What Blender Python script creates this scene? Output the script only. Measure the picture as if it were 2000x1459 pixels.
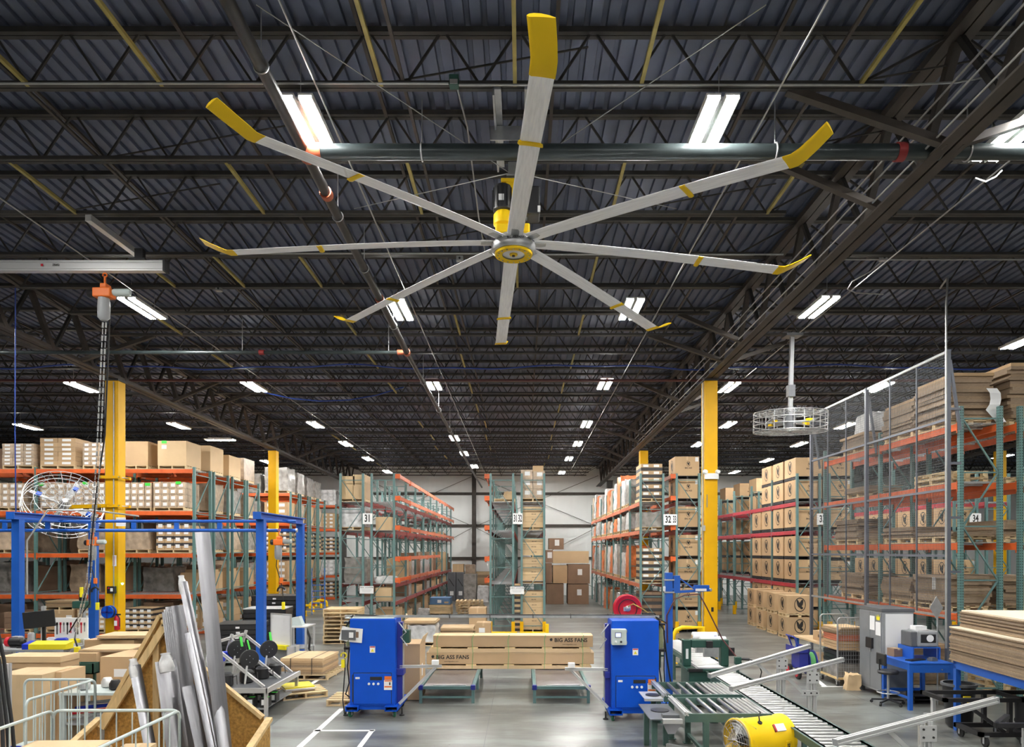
import bpy, math, random
from mathutils import Vector, Matrix
random.seed(7)
for o in list(bpy.data.objects): bpy.data.objects.remove(o, do_unlink=True)
scene = bpy.context.scene
COL = scene.collection

# ------------------------------------------------------------------ camera
CAM_Z, FPX, HX, HY = 3.05, 1350.0, 1020.0, 1076.0      # eye height, focal length in pixels, principal point
cd = bpy.data.cameras.new('camera')
cam = bpy.data.objects.new('camera', cd); COL.objects.link(cam)
cam.location = (0, 0, CAM_Z); cam.rotation_euler = (math.pi/2, 0, 0)
cd.sensor_fit = 'HORIZONTAL'; cd.sensor_width = 36.0; cd.lens = FPX/2000*36.0
cd.shift_x = -(HX-1000)/2000; cd.shift_y = (HY-729.5)/2000
cd.clip_start = 0.05; cd.clip_end = 300
scene.camera = cam
# ------------------------------------------------------------------ world, exposure
w = bpy.data.worlds.new('world'); scene.world = w; w.use_nodes = True
w.node_tree.nodes['Background'].inputs[0].default_value = (0.75, 0.8, 0.9, 1)
w.node_tree.nodes['Background'].inputs[1].default_value = 0.3
vs = scene.view_settings
vs.view_transform = 'Standard'; vs.look = 'None'; vs.gamma = 1.0; vs.use_curve_mapping = False
vs.exposure = 1.55
LAMP_EMIT = 95.0                                        # radiance of every lamp strip in the place
SLOPE = 0.0126                                          # the roof falls gently away from the camera
def zdeck(Y): return CAM_Z+6.34-SLOPE*Y
def zjb(Y): return CAM_Z+5.64-SLOPE*Y                   # joist bottom chord
def zgb(Y): return CAM_Z+4.95-SLOPE*Y                   # girder bottom chord
def zlamp(Y): return CAM_Z+5.35-SLOPE*Y
def P(x, y, Y): return Vector(((x-HX)*Y/FPX, Y, CAM_Z-(y-HY)*Y/FPX))
def G(x, y, z=0.0):
    Y = (CAM_Z-z)*FPX/(y-HY); return Vector(((x-HX)*Y/FPX, Y, z))

# ------------------------------------------------------------------ mesh builder
class MB:
    def __init__(s): s.v = []; s.f = []
    def add(s, vs, fs):
        n = len(s.v); s.v += [tuple(v) for v in vs]; s.f += [tuple(i+n for i in f) for f in fs]; return s
    BF = [(0,3,2,1),(4,5,6,7),(0,1,5,4),(1,2,6,5),(2,3,7,6),(3,0,4,7)]
    def box(s, x0, x1, y0, y1, z0, z1):
        return s.add([(x0,y0,z0),(x1,y0,z0),(x1,y1,z0),(x0,y1,z0),(x0,y0,z1),(x1,y0,z1),(x1,y1,z1),(x0,y1,z1)], s.BF)
    def cbox(s, cx, cy, cz, sx, sy, sz):
        return s.box(cx-sx/2, cx+sx/2, cy-sy/2, cy+sy/2, cz-sz/2, cz+sz/2)
    def bar(s, p, q, w, h=None, up=(0,0,1)):
        p = Vector(p); q = Vector(q); h = w if h is None else h
        d = (q-p).normalized(); u = Vector(up)
        if abs(d.dot(u)) > 0.98: u = Vector((0,1,0))
        a = d.cross(u).normalized(); b = a.cross(d).normalized()
        vs = []
        for c in (p, q):
            vs += [c-a*w/2-b*h/2, c+a*w/2-b*h/2, c+a*w/2+b*h/2, c-a*w/2+b*h/2]
        return s.add(vs, [(0,3,2,1),(4,5,6,7),(0,1,5,4),(1,2,6,5),(2,3,7,6),(3,0,4,7)])
    def path(s, pts, r, n=8, cap=True, closed=False):
        pts = [Vector(p) for p in pts]; m = len(pts); vs = []; fs = []
        prev = None
        for i, p in enumerate(pts):
            if closed: d = (pts[(i+1) % m]-pts[i-1]).normalized()
            else: d = (pts[min(i+1, m-1)]-pts[max(i-1, 0)]).normalized()
            if prev is None:
                u = Vector((0,0,1)) if abs(d.z) < 0.9 else Vector((1,0,0))
                a = d.cross(u).normalized()
            else:
                a = (prev-d*prev.dot(d)).normalized()
            prev = a; b = d.cross(a)
            rr = r[i] if isinstance(r, (list, tuple)) else r
            for k in range(n):
                t = 2*math.pi*k/n; vs.append(p+(a*math.cos(t)+b*math.sin(t))*rr)
        for i in range(m if closed else m-1):
            j = (i+1) % m
            for k in range(n):
                fs.append((i*n+k, i*n+(k+1) % n, j*n+(k+1) % n, j*n+k))
        if cap and not closed: fs += [tuple(range(n-1, -1, -1)), tuple((m-1)*n+k for k in range(n))]
        return s.add(vs, fs)
    def tube(s, p, q, r, n=8): return s.path([p, q], r, n)
    def lathe(s, prof, n=24, c=(0,0,0), axis='z', caps=True):
        vs = []; fs = []; m = len(prof)
        for (r, z) in prof:
            for k in range(n):
                t = 2*math.pi*k/n; x, y = r*math.cos(t), r*math.sin(t)
                v = (x,y,z) if axis == 'z' else ((z,x,y) if axis == 'x' else (y,z,x))
                vs.append((v[0]+c[0], v[1]+c[1], v[2]+c[2]))
        for i in range(m-1):
            for k in range(n):
                fs.append((i*n+k, i*n+(k+1) % n, (i+1)*n+(k+1) % n, (i+1)*n+k))
        if caps: fs += [tuple(range(n-1, -1, -1)), tuple((m-1)*n+k for k in range(n))]
        return s.add(vs, fs)
    def prism(s, poly, d0, d1, axis='y'):
        n = len(poly); vs = []
        for d in (d0, d1):
            for (a, b) in poly:
                vs.append((a,d,b) if axis == 'y' else ((d,a,b) if axis == 'x' else (a,b,d)))
        fs = [tuple(range(n)), tuple(range(2*n-1, n-1, -1))]
        for k in range(n): fs.append((k, k+n, (k+1) % n+n, (k+1) % n))
        return s.add(vs, fs)
    def xf(s, M): s.v = [tuple(M @ Vector(v)) for v in s.v]; return s
    def mesh(s, name, smooth=False):
        me = bpy.data.meshes.new(name); me.from_pydata(s.v, [], s.f)
        import bmesh
        bm = bmesh.new(); bm.from_mesh(me); bmesh.ops.recalc_face_normals(bm, faces=bm.faces); bm.to_mesh(me); bm.free()
        if smooth: me.shade_smooth(); me.set_sharp_from_angle(angle=0.7)
        return me

def link(name, data, mat=None, parent=None, loc=(0,0,0), rot=(0,0,0), **props):
    o = bpy.data.objects.new(name, data); COL.objects.link(o)
    o.location = loc; o.rotation_euler = rot
    if parent is not None: o.parent = parent
    if data is not None and mat is not None and not data.materials: data.materials.append(mat)
    for k, v in props.items(): o[k] = v
    return o
def part(name, mb, mat, parent, smooth=False, bevel=0, loc=(0,0,0), rot=(0,0,0), **props):
    me = mb.mesh(name, smooth) if isinstance(mb, MB) else mb
    o = link(name, me, mat, parent, loc, rot, **props)
    if bevel:
        b = o.modifiers.new('bevel', 'BEVEL'); b.width = bevel; b.segments = 2; b.limit_method = 'ANGLE'
    return o
def thing(name, label, cat, loc=(0,0,0), rz=0.0, group=None, kind=None):
    o = link(name, None, None, None, loc, (0,0,rz), label=label)
    if cat: o['category'] = cat
    if group: o['group'] = group
    if kind: o['kind'] = kind
    return o
def single(name, mb, mat, label, cat, group=None, kind=None, loc=(0,0,0), rz=0.0, smooth=False, bevel=0):
    o = part(name, mb, mat, None, smooth, bevel, loc, (0,0,rz))
    o['label'] = label
    if cat: o['category'] = cat
    if group: o['group'] = group
    if kind: o['kind'] = kind
    return o
_cache = {}
def cached(key, fn):
    if key not in _cache: _cache[key] = fn()
    return _cache[key]
def variant(me, mat):                                   # the same mesh shape with another material
    def mk():
        m = me.copy(); m.materials.clear(); m.materials.append(mat); return m
    return cached(('var', me.name, mat.name), mk)

# ------------------------------------------------------------------ materials
def mat(name, col, rough=0.55, metal=0.0, var=0.0, scale=6.0, bump=0.0, emit=0.0, rnd=0.0, spec=0.5, stretch=None):
    m = bpy.data.materials.new(name); m.use_nodes = True
    nt = m.node_tree; b = nt.nodes['Principled BSDF']
    b.inputs['Base Color'].default_value = (*col, 1); b.inputs['Roughness'].default_value = rough
    b.inputs['Metallic'].default_value = metal; b.inputs['Specular IOR Level'].default_value = spec
    if emit:
        b.inputs['Emission Color'].default_value = (*col, 1); b.inputs['Emission Strength'].default_value = emit
    src = None
    if var or bump:
        tc = nt.nodes.new('ShaderNodeTexCoord'); mp = nt.nodes.new('ShaderNodeMapping')
        nt.links.new(tc.outputs['Object'], mp.inputs['Vector'])
        if stretch: mp.inputs['Scale'].default_value = stretch
        nz = nt.nodes.new('ShaderNodeTexNoise'); nz.inputs['Scale'].default_value = scale; nz.inputs['Detail'].default_value = 5
        nt.links.new(mp.outputs[0], nz.inputs['Vector'])
    if var:
        rp = nt.nodes.new('ShaderNodeMapRange')
        rp.inputs[1].default_value = 0.3; rp.inputs[2].default_value = 0.7
        rp.inputs[3].default_value = 1-var; rp.inputs[4].default_value = 1+var
        nt.links.new(nz.outputs[0], rp.inputs[0]); src = rp.outputs[0]
    if rnd:
        oi = nt.nodes.new('ShaderNodeObjectInfo'); r2 = nt.nodes.new('ShaderNodeMapRange')
        r2.inputs[3].default_value = 1-rnd; r2.inputs[4].default_value = 1+rnd
        nt.links.new(oi.outputs['Random'], r2.inputs[0])
        if src:
            mu = nt.nodes.new('ShaderNodeMath'); mu.operation = 'MULTIPLY'
            nt.links.new(src, mu.inputs[0]); nt.links.new(r2.outputs[0], mu.inputs[1]); src = mu.outputs[0]
        else: src = r2.outputs[0]
    if src:
        vm = nt.nodes.new('ShaderNodeVectorMath'); vm.operation = 'SCALE'; vm.inputs[0].default_value = col
        nt.links.new(src, vm.inputs['Scale']); nt.links.new(vm.outputs[0], b.inputs['Base Color'])
    if bump:
        bp = nt.nodes.new('ShaderNodeBump'); bp.inputs['Strength'].default_value = bump; bp.inputs['Distance'].default_value = 0.02
        nt.links.new(nz.outputs[0], bp.inputs['Height']); nt.links.new(bp.outputs[0], b.inputs['Normal'])
    return m
def srgb(r, g, b):
    f = lambda c: (c/255/12.92) if c/255 <= .04045 else ((c/255+.055)/1.055)**2.4
    return (f(r), f(g), f(b))
M = {}
M['deck'] = mat('painted_deck', (0.122,0.140,0.208), 0.5, 0.2, 0.15, 1.5)
M['steel_dark'] = mat('dark_primer_steel', (0.040,0.037,0.034), 0.6, 0.0, 0.25, 3)
M['steel_brown'] = mat('brown_primer_steel', (0.055,0.044,0.037), 0.6, 0.0, 0.25, 3)
M['olive'] = mat('olive_yellow_angle', (0.36,0.29,0.085), 0.6, 0.0, 0.2, 4)
M['pipe'] = mat('dark_green_pipe', (0.035,0.045,0.047), 0.3, 0.3, 0.2, 3)
M['pipe_black'] = mat('black_pipe', (0.03,0.028,0.028), 0.4, 0.3, 0.2, 3)
M['pipe_red'] = mat('maroon_pipe', (0.10,0.03,0.03), 0.4, 0.1, 0.2, 3)
M['coupling'] = mat('orange_red_coupling', (0.38,0.085,0.035), 0.5, 0.1, 0.2, 8)
M['coupling_red'] = mat('red_coupling', (0.26,0.02,0.02), 0.5)
M['galv'] = mat('galvanised_steel', (0.50,0.51,0.52), 0.4, 0.75, 0.12, 8)
M['conduit'] = mat('grey_conduit', (0.42,0.42,0.41), 0.4, 0.5, 0.1, 8)
M['alu_bare'] = mat('bare_aluminium', (0.33,0.33,0.35), 0.32, 0.9, 0.10, 4, stretch=(8,8,.6))
M['plate'] = mat('scuffed_steel_plate', (0.40,0.40,0.44), 0.32, 0.85, 0.15, 4)
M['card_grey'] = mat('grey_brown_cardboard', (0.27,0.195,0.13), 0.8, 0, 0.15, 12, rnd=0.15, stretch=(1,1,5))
M['alu'] = mat('brushed_aluminium', (0.93,0.93,0.96), 0.42, 0.15, 0.10, 3, stretch=(0.5,14,14))
M['alu_matt'] = mat('matt_aluminium', (0.70,0.70,0.70), 0.4, 0.7)
M['yellow'] = mat('yellow_plastic', (0.90,0.58,0.006), 0.5, spec=0.3)
M['yellow_col'] = mat('yellow_column_paint', (0.74,0.40,0.001), 0.5, 0, 0.06, 2, spec=0.25)
M['black'] = mat('black_plastic', (0.018,0.018,0.02), 0.45)
M['blackmetal'] = mat('black_metal', (0.025,0.024,0.026), 0.4, 0.3, 0.2, 5)
M['rubber'] = mat('black_rubber', (0.015,0.015,0.016), 0.7)
M['lamp'] = mat('lamp_strip', (1.0,0.99,0.95), 0.5, emit=LAMP_EMIT)
M['white'] = mat('white_enamel', (0.80,0.80,0.78), 0.4)
M['paper'] = mat('white_paper', (0.82,0.82,0.82), 0.6)
M['grey'] = mat('grey_paint', (0.30,0.31,0.32), 0.45, 0, 0.08, 4)
M['midgrey'] = mat('mid_grey_paint', (0.19,0.20,0.215), 0.4, 0, 0.08, 4)
M['darkgrey'] = mat('dark_grey_paint', (0.11,0.115,0.125), 0.4, 0, 0.08, 4)
M['blue'] = mat('royal_blue_paint', (0.002,0.078,0.54), 0.42, 0, 0.05, 3, spec=0.3)
M['blue_frame'] = mat('blue_gantry_paint', (0.012,0.10,0.46), 0.4, 0, 0.06, 3)
M['blue_dark'] = mat('navy_paint', (0.02,0.03,0.26), 0.4)
M['red'] = mat('red_paint', (0.55,0.012,0.03), 0.35)
M['orange'] = mat('orange_beam_paint', (0.62,0.11,0.022), 0.45, 0, 0.12, 4, rnd=0.12)
M['pinkorange'] = mat('faded_orange_beam', (0.58,0.17,0.09), 0.5, 0, 0.12, 4, rnd=0.1)
M['maroon'] = mat('dark_red_beam', (0.28,0.055,0.05), 0.5, 0, 0.12, 4, rnd=0.1)
M['redbeam'] = mat('red_beam', (0.40,0.035,0.05), 0.45, 0, 0.12, 4, rnd=0.1)
M['teal'] = mat('grey_green_upright', (0.11,0.20,0.195), 0.45, 0, 0.10, 4)
M['wire'] = mat('galvanised_wire', (0.42,0.43,0.44), 0.45, 0.5)
M['mesh_wire'] = mat('dark_mesh_wire', (0.16,0.17,0.18), 0.5, 0.4)
M['mesh_post'] = mat('slate_mesh_post', (0.13,0.14,0.17), 0.45, 0.3)
M['card'] = mat('brown_cardboard', (0.50,0.335,0.185), 0.75, 0, 0.05, 2, rnd=0.10)
M['card_light'] = mat('light_cardboard', (0.60,0.43,0.25), 0.75, 0, 0.05, 2, rnd=0.08)
M['card_pale'] = mat('pale_cardboard', (0.76,0.66,0.50), 0.8, 0, 0.04, 3)
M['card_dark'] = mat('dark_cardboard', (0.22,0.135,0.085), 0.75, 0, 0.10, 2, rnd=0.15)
M['card_edge'] = mat('cardboard_edge', (0.30,0.21,0.13), 0.8, 0, 0.22, 30, stretch=(1,1,6))
M['wood'] = mat('pallet_wood', (0.66,0.50,0.29), 0.7, 0, 0.18, 4, rnd=0.12, stretch=(1,8,8))
M['pine'] = mat('pine_lumber', (0.66,0.47,0.23), 0.65, 0, 0.16, 3, rnd=0.08, stretch=(6,6,0.8))
M['osb'] = mat('strand_board', (0.42,0.23,0.055), 0.7, 0, 0.38, 26, bump=0.2)
M['print'] = mat('black_print', (0.02,0.018,0.016), 0.6)
M['band_black'] = mat('black_print_band', (0.035,0.032,0.034), 0.6)
M['green'] = mat('machine_green', (0.02,0.075,0.055), 0.45)
M['grn_tag'] = mat('green_tag', (0.06,0.62,0.06), 0.5)
M['strap'] = mat('green_strapping', (0.12,0.42,0.14), 0.4)
M['wrap'] = mat('stretch_wrap', (0.62,0.62,0.62), 0.25, 0, 0.3, 5, bump=0.5)
M['wrap_grey'] = mat('grey_stretch_wrap', (0.30,0.28,0.26), 0.25, 0, 0.35, 5, bump=0.5, rnd=0.2)
M['wrap_orange'] = mat('orange_stretch_wrap', (0.72,0.20,0.06), 0.3, 0, 0.35, 5, bump=0.5)
M['wrap_card'] = mat('wrapped_cardboard', (0.46,0.35,0.25), 0.3, 0, 0.28, 5, bump=0.35, rnd=0.15)
M['binblue'] = mat('blue_bin_plastic', (0.01,0.04,0.55), 0.4)
M['binyellow'] = mat('yellow_bin_plastic', (0.85,0.72,0.02), 0.4)
M['palegreen'] = mat('pale_green_rail_paint', (0.50,0.57,0.56), 0.4)
M['olivegreen'] = mat('olive_resin_cylinder', (0.30,0.33,0.18), 0.3)
M['brass'] = mat('dull_brass', (0.5,0.35,0.1), 0.4, 0.6)
M['screen'] = mat('lit_blue_screen', (0.25,0.35,0.95), 0.3, emit=1.2)
M['led'] = mat('green_led', (0.05,1.0,0.2), 0.3, emit=12)
M['orange_safety'] = mat('orange_label', (0.80,0.17,0.02), 0.5)
M['caster_green'] = mat('green_wheel', (0.03,0.16,0.09), 0.45)

def wall_material():
    m = mat('insulated_panel', (0.88,0.90,0.89), 0.5, 0, 0.03, 0.8); return m
M['wall'] = wall_material()
def floor_material():
    m = bpy.data.materials.new('polished_concrete'); m.use_nodes = True
    nt = m.node_tree; b = nt.nodes['Principled BSDF']; N = nt.nodes.new; L = nt.links.new
    tc = N('ShaderNodeTexCoord')
    n1 = N('ShaderNodeTexNoise'); n1.inputs['Scale'].default_value = 0.7; n1.inputs['Detail'].default_value = 8; n1.inputs['Roughness'].default_value = 0.65
    mp = N('ShaderNodeMapping'); mp.inputs['Scale'].default_value = (0.5, 1.6, 1)
    L(tc.outputs['Object'], mp.inputs[0]); L(mp.outputs[0], n1.inputs[0])
    n2 = N('ShaderNodeTexNoise'); n2.inputs['Scale'].default_value = 3.5; n2.inputs['Detail'].default_value = 9; n2.inputs['Roughness'].default_value = 0.7
    mp2 = N('ShaderNodeMapping'); mp2.inputs['Scale'].default_value = (0.6, 2.2, 1)
    L(tc.outputs['Object'], mp2.inputs[0]); L(mp2.outputs[0], n2.inputs[0])
    r1 = N('ShaderNodeValToRGB')
    e = r1.color_ramp.elements.new(0.5); e.color = (0.138,0.140,0.126,1)
    r1.color_ramp.elements[0].position = 0.39; r1.color_ramp.elements[0].color = (0.085,0.087,0.082,1)
    r1.color_ramp.elements[2].position = 0.59; r1.color_ramp.elements[2].color = (0.205,0.220,0.208,1)
    L(n1.outputs[0], r1.inputs[0])
    mx = N('ShaderNodeMix'); mx.data_type = 'RGBA'; mx.blend_type = 'OVERLAY'; mx.inputs[0].default_value = 0.65
    L(r1.outputs[0], mx.inputs[6]); L(n2.outputs[0], mx.inputs[7]); L(mx.outputs[2], b.inputs['Base Color'])
    mr = N('ShaderNodeMapRange'); mr.inputs[1].default_value = 0.3; mr.inputs[2].default_value = 0.7
    mr.inputs[3].default_value = 0.27; mr.inputs[4].default_value = 0.40
    L(n2.outputs[0], mr.inputs[0]); L(mr.outputs[0], b.inputs['Roughness'])
    b.inputs['Specular IOR Level'].default_value = 0.6
    return m
M['floor'] = floor_material()
def glass_film():
    m = bpy.data.materials.new('clear_film'); m.use_nodes = True; nt = m.node_tree
    b = nt.nodes['Principled BSDF']; b.inputs['Base Color'].default_value = (0.85,0.85,0.85,1); b.inputs['Roughness'].default_value = 0.12
    b.inputs['Alpha'].default_value = 0.28
    return m
M['film'] = glass_film()
# ------------------------------------------------------------------ shell
XL, XR, YB, YF = -44.3, 38.2, -12.0, 47.5
fl = MB().box(XL, XR, YB, YF, -0.3, 0.0)
floor = single('floor', fl, M['floor'], 'polished grey concrete warehouse floor', None, kind='structure')
# saw-cut joints
for i, Yj in enumerate([9.3+0.0, 12.95, 16.6, 20.3, 24.0, 29.5, 35, 40.5]):
    part('floor_joint', MB().box(XL, XR, Yj-0.004, Yj+0.004, 0.0004, 0.001), M['darkgrey'], floor)
for Xj in (-12, -8.2, -4.4, -0.6, 3.2, 7.0, 10.8):
    part('floor_joint', MB().box(Xj-0.004, Xj+0.004, YB, YF, 0.0004, 0.001), M['darkgrey'], floor)
def tape(p, q, wd=0.1):
    part('floor_line', MB().bar(Vector((p[0],p[1],0.0012)), Vector((q[0],q[1],0.0012)), wd, 0.0016), M['paper'], floor)
tape(G(585,1459), G(668,1384), .1); tape(G(612,1427), G(732,1427), .08); tape(G(728,1425), G(700,1462), .08)
tape(G(553,1370), G(672,1296), .1)
tape(G(1552,1291), G(1610,1340), .1); tape(G(1604,1341), G(1668,1341), .08); tape(G(1556,1320), G(1628,1320), .08)
# corrugated deck: ribs run away from the camera
def deck_mesh():
    mb = MB(); vs = []; fs = []; pitch = 0.2032
    prof = [(0,0), (0.125,0), (0.135,-0.05), (0.193,-0.05)]
    xs = []; n = int((XR-XL)/pitch)
    for i in range(n):
        for (dx, dz) in prof: xs.append((XL+i*pitch+dx, dz))
    for (x, dz) in xs:
        for Y in (YB, YF): vs.append((x, Y, zdeck(Y)-dz+0.04))
    for i in range(len(xs)-1): fs.append((2*i, 2*i+1, 2*i+3, 2*i+2))
    mb.add(vs, fs); return mb
ceiling = single('ceiling', deck_mesh(), M['deck'], 'dark grey corrugated metal roof deck', None, kind='structure')
part('roof_insulation', MB().add([(XL,YB,zdeck(YB)+.1),(XR,YB,zdeck(YB)+.1),(XR,YF,zdeck(YF)+.1),(XL,YF,zdeck(YF)+.1)], [(0,1,2,3)]), M['darkgrey'], ceiling)
# walls
wb = single('wall_back', MB().box(XL, XR, YF, YF+0.2, 0, 9.2), M['wall'], 'white ribbed panel wall at the far end of the warehouse', None, kind='structure')
def panel_mesh():
    mb = MB(); mb.box(-0.535, 0.535, -0.02, 0, 0, 8.6)
    for k in range(-4, 5): mb.box(k*0.118-0.012, k*0.118+0.012, -0.028, -0.02, 0, 8.6)
    return mb.mesh('wall_panel')
pm = panel_mesh()
for i in range(36):
    part('wall_panel', pm, M['wall'], wb, loc=(-18.9+i*1.09, YF, 0.02))
for z in (2.55, 4.78, 6.97):
    part('wall_girt', MB().box(-20, 20, YF-0.16, YF-0.03, z-0.09, z+0.09), M['steel_brown'], wb)
for X in (-3.3, 11.5, -17.0):
    part('wall_post', MB().box(X-0.14, X+0.14, YF-0.3, YF-0.03, 0, 8.6), M['steel_brown'], wb)
for (x0, x1) in ((-3.3, 5.2), (-3.3, -11.3)):
    for (z0, z1) in ((0.4, 4.7), (4.7, 8.2)):
        part('wall_cross_brace', MB().bar((x0, YF-0.2, z0), (x1, YF-0.2, z1), 0.03), M['steel_brown'], wb)
        part('wall_cross_brace', MB().bar((x0, YF-0.2, z1), (x1, YF-0.2, z0), 0.03), M['steel_brown'], wb)
single('wall_left', MB().box(XL-0.2, XL, YB, YF, 0, 9.8), M['grey'], 'grey panel wall far off to the left', None, kind='structure')
single('wall_right', MB().box(XR, XR+0.2, YB, YF, 0, 9.8), M['grey'], 'grey panel wall far off to the right', None, kind='structure')
single('wall_front', MB().box(XL, XR, YB-0.2, YB, 0, 9.8), M['grey'], 'grey panel wall behind the viewer', None, kind='structure')

# ------------------------------------------------------------------ joists
GX = [-44.3, -27.8, -11.3, 5.2, 21.7, 38.2]
JY = [8.27+1.524*k for k in range(-3, 26)]
L_ = 16.5
def joist_parts():
    tc = MB(); bc = MB(); wbm = MB(); D = 0.70
    for s in (-1, 1):
        tc.box(0, L_, s*0.035-0.03, s*0.035+0.03, D-0.07, D-0.005)
        bc.box(0.9, L_-0.9, s*0.035-0.028, s*0.035+0.028, 0, 0.05)
    pitch = 0.9; n = int((L_-1.8)/pitch)
    x0 = 0.9
    wbm.bar((0.05,0,D-0.05), (x0,0,0.03), 0.028)
    for i in range(n):
        a = x0+i*pitch
        wbm.bar((a,0,0.03), (a+pitch*0.46,0,D-0.05), 0.026)
        wbm.bar((a+pitch*0.54,0,D-0.05), (a+pitch,0,0.03), 0.026)
    wbm.bar((x0+n*pitch,0,0.03), (L_-0.05,0,D-0.05), 0.028)
    return tc.mesh('top_chord'), bc.mesh('bottom_chord'), wbm.mesh('web')
jt, jb_, jw = joist_parts()
ORD = ['first','second','third','fourth','fifth','sixth','seventh','eighth','ninth','tenth','eleventh','twelfth','thirteenth','fourteenth','fifteenth','sixteenth','seventeenth','eighteenth','nineteenth','twentieth']
def ordw(i): return ORD[i] if i < len(ORD) else 'far'
bayn = ['far left bay', 'bay left of the left yellow columns', 'middle bay over the big fan', 'bay right of the right yellow columns', 'far right bay']
for bi in range(5):
    for k, Y in enumerate(JY):
        if bi in (0, 4) and Y < 18: continue
        o = thing('roof_joist', 'dark steel bar joist with zigzag web, %s' % bayn[bi], None, (GX[bi], Y, zjb(Y)), 0, 'bar joists of the '+bayn[bi], 'structure')
        link('top_chord', jt, M['steel_dark'], o); link('bottom_chord', jb_, M['steel_dark'], o); link('web', jw, M['steel_dark'], o)
# bridging angles run along the depth
def ybar(X, Y0, Y1, zf, dz, wd, h, m, name, label, group):
    mb = MB().bar((0, 0, 0), (0, Y1-Y0, zf(Y1)-zf(Y0)), wd, h)
    return single(name, mb, M[m], label, None, group, 'structure', (X, Y0, zf(Y0)+dz))
for bi in range(1, 4):
    for fx in (0.12, 0.29, 0.45, 0.57, 0.72, 0.88):
        X = GX[bi]+fx*L_+random.uniform(-.2, .2)
        ybar(X, 4, YF-.3, zjb, 0.63, 0.045, 0.035, 'steel_brown', 'roof_bridging', 'brown steel bridging angle running along the roof between joists', 'roof bridging angles')
        if fx in (0.29, 0.57, 0.88):
            ybar(X+0.5, 4, YF-.3, zjb, 0.065, 0.04, 0.03, 'steel_brown', 'roof_bridging', 'brown steel bridging angle running along the roof between joists', 'roof bridging angles')
k = 0
for j in range(2, 26, 2):
    Y0, Y1 = JY[j]+1.524, JY[j]+3.048
    if j > 1 and j < 4: pass
    for X in ((-7.2, -5.8, -4.25, -1.6, -0.15, 1.4, 4.05) if j < 8 else (-8.6, -4.25, -1.6, 1.4)):
        if random.random() < 0.12: continue
        Xj = X+random.uniform(-.1, .1)
        ybar(Xj, Y0-1.524+0.03, Y1-1.524-0.03, zjb, 0.02, 0.045, 0.045, 'olive', 'roof_tie_angle', 'olive yellow tie angle spanning two joist bottom chords', 'olive yellow tie angles')
# thin cross-bridging rods
for (X, Y) in ((-6.4, JY[4]), (-2.2, JY[3]), (2.6, JY[4]), (-8.0, JY[5]), (1.2, JY[5]), (-3.5, JY[6]), (3.4, JY[3])):
    mb = MB().tube((0,0,0), (3.0, 0.02, 0.55), 0.012, 6)
    single('bridging_rod', mb, M['steel_dark'], 'thin dark rod crossing slantwise beside a joist', None, 'slanting bridging rods', 'structure', (X, Y+0.1, zjb(Y)+0.03))

# ------------------------------------------------------------------ girders
def girder(X, Y0, label):
    g = thing('roof_girder', label, None, (X, 0, 0), 0, None, 'structure')
    for s in (-1, 1):
        part('bottom_chord', MB().bar((s*0.09, Y0, zgb(Y0)+.05), (s*0.09, YF-.3, zgb(YF)+.05), 0.15, 0.03), M['steel_brown'], g)
        part('bottom_chord', MB().bar((s*0.03, Y0, zgb(Y0)+.11), (s*0.03, YF-.3, zgb(YF)+.11), 0.025, 0.14), M['steel_brown'], g)
        part('top_chord', MB().bar((s*0.08, Y0, zdeck(Y0)-.1), (s*0.08, YF-.3, zdeck(YF)-.1), 0.14, 0.10), M['steel_brown'], g)
    js = [Y for Y in JY if Y >= Y0]
    for i, Y in enumerate(js[:-1]):
        Ym = Y+0.762
        part('web_member', MB().bar((0, Y, zdeck(Y)-.15), (0, Ym, zgb(Ym)+.1), 0.10, 0.12), M['steel_brown'], g)
        part('web_member', MB().bar((0, Ym, zgb(Ym)+.1), (0, Y+1.45, zdeck(Y+1.45)-.15), 0.07, 0.07), M['steel_dark'], g)
    return g
girder(5.2, 4.5, 'brown steel truss girder over the right yellow columns')
girder(-11.3, 4.5, 'brown steel truss girder over the left yellow columns')
girder(21.7, 18.0, 'brown steel truss girder in the far right bay')
girder(-27.8, 18.0, 'brown steel truss girder in the far left bay')
for gi, X in enumerate((5.2, -11.3)):
    for j in ((3,4,8,9,12,13,16,17,20,21) if gi == 0 else (8,9,12,13,16,17,20,21)):
        Y = JY[j]
        for s in (-1, 1):
            if s == 1 and j in (4,8,16): continue
            ln = 2.0 if j % 2 else 1.6
            mb = MB().bar((s*ln, 0, zjb(Y)+.03), (s*0.08, 0.0, zgb(Y)+.07), 0.10, 0.09)
            single('knee_brace', mb, M['steel_brown'], 'brown steel knee brace from joist down to the %s girder' % ('right' if gi == 0 else 'left'), None, 'knee braces of the %s girder' % ('right' if gi == 0 else 'left'), 'structure', (X, Y+0.08, 0))

# ------------------------------------------------------------------ columns
def column(X, Y, label, m='yellow_col', w_=0.36):
    o = thing('column', label, None, (X, Y, 0), 0, None, 'structure')
    zt = zgb(Y)
    # wide-flange column clad into a box: front plate, side plate set back
    mb = MB().box(-w_/2, w_/2, -w_/2, w_/2, 0, zt-0.02)
    part('shaft', mb, M[m], o, bevel=0.012)
    part('base_plate', MB().box(-w_*.56, w_*.56, -w_*.8, w_*.8, 0.0, 0.03), M['steel_dark'], o)
    part('cap_plate', MB().box(-w_*.56, w_*.56, -w_*.6, w_*.6, zt-0.02, zt+0.03), M['steel_dark'], o)
    return o
cR = column(5.2, 19.2, 'yellow column standing right of the conveyor')
cL = column(-11.3, 19.2, 'yellow column standing behind the left workbench')
column(-11.3, 31.4, 'yellow column between the two blocks of left racks')
column(5.51, 31.4, 'yellow column rising among boxes of the right aisle rack')
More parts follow.
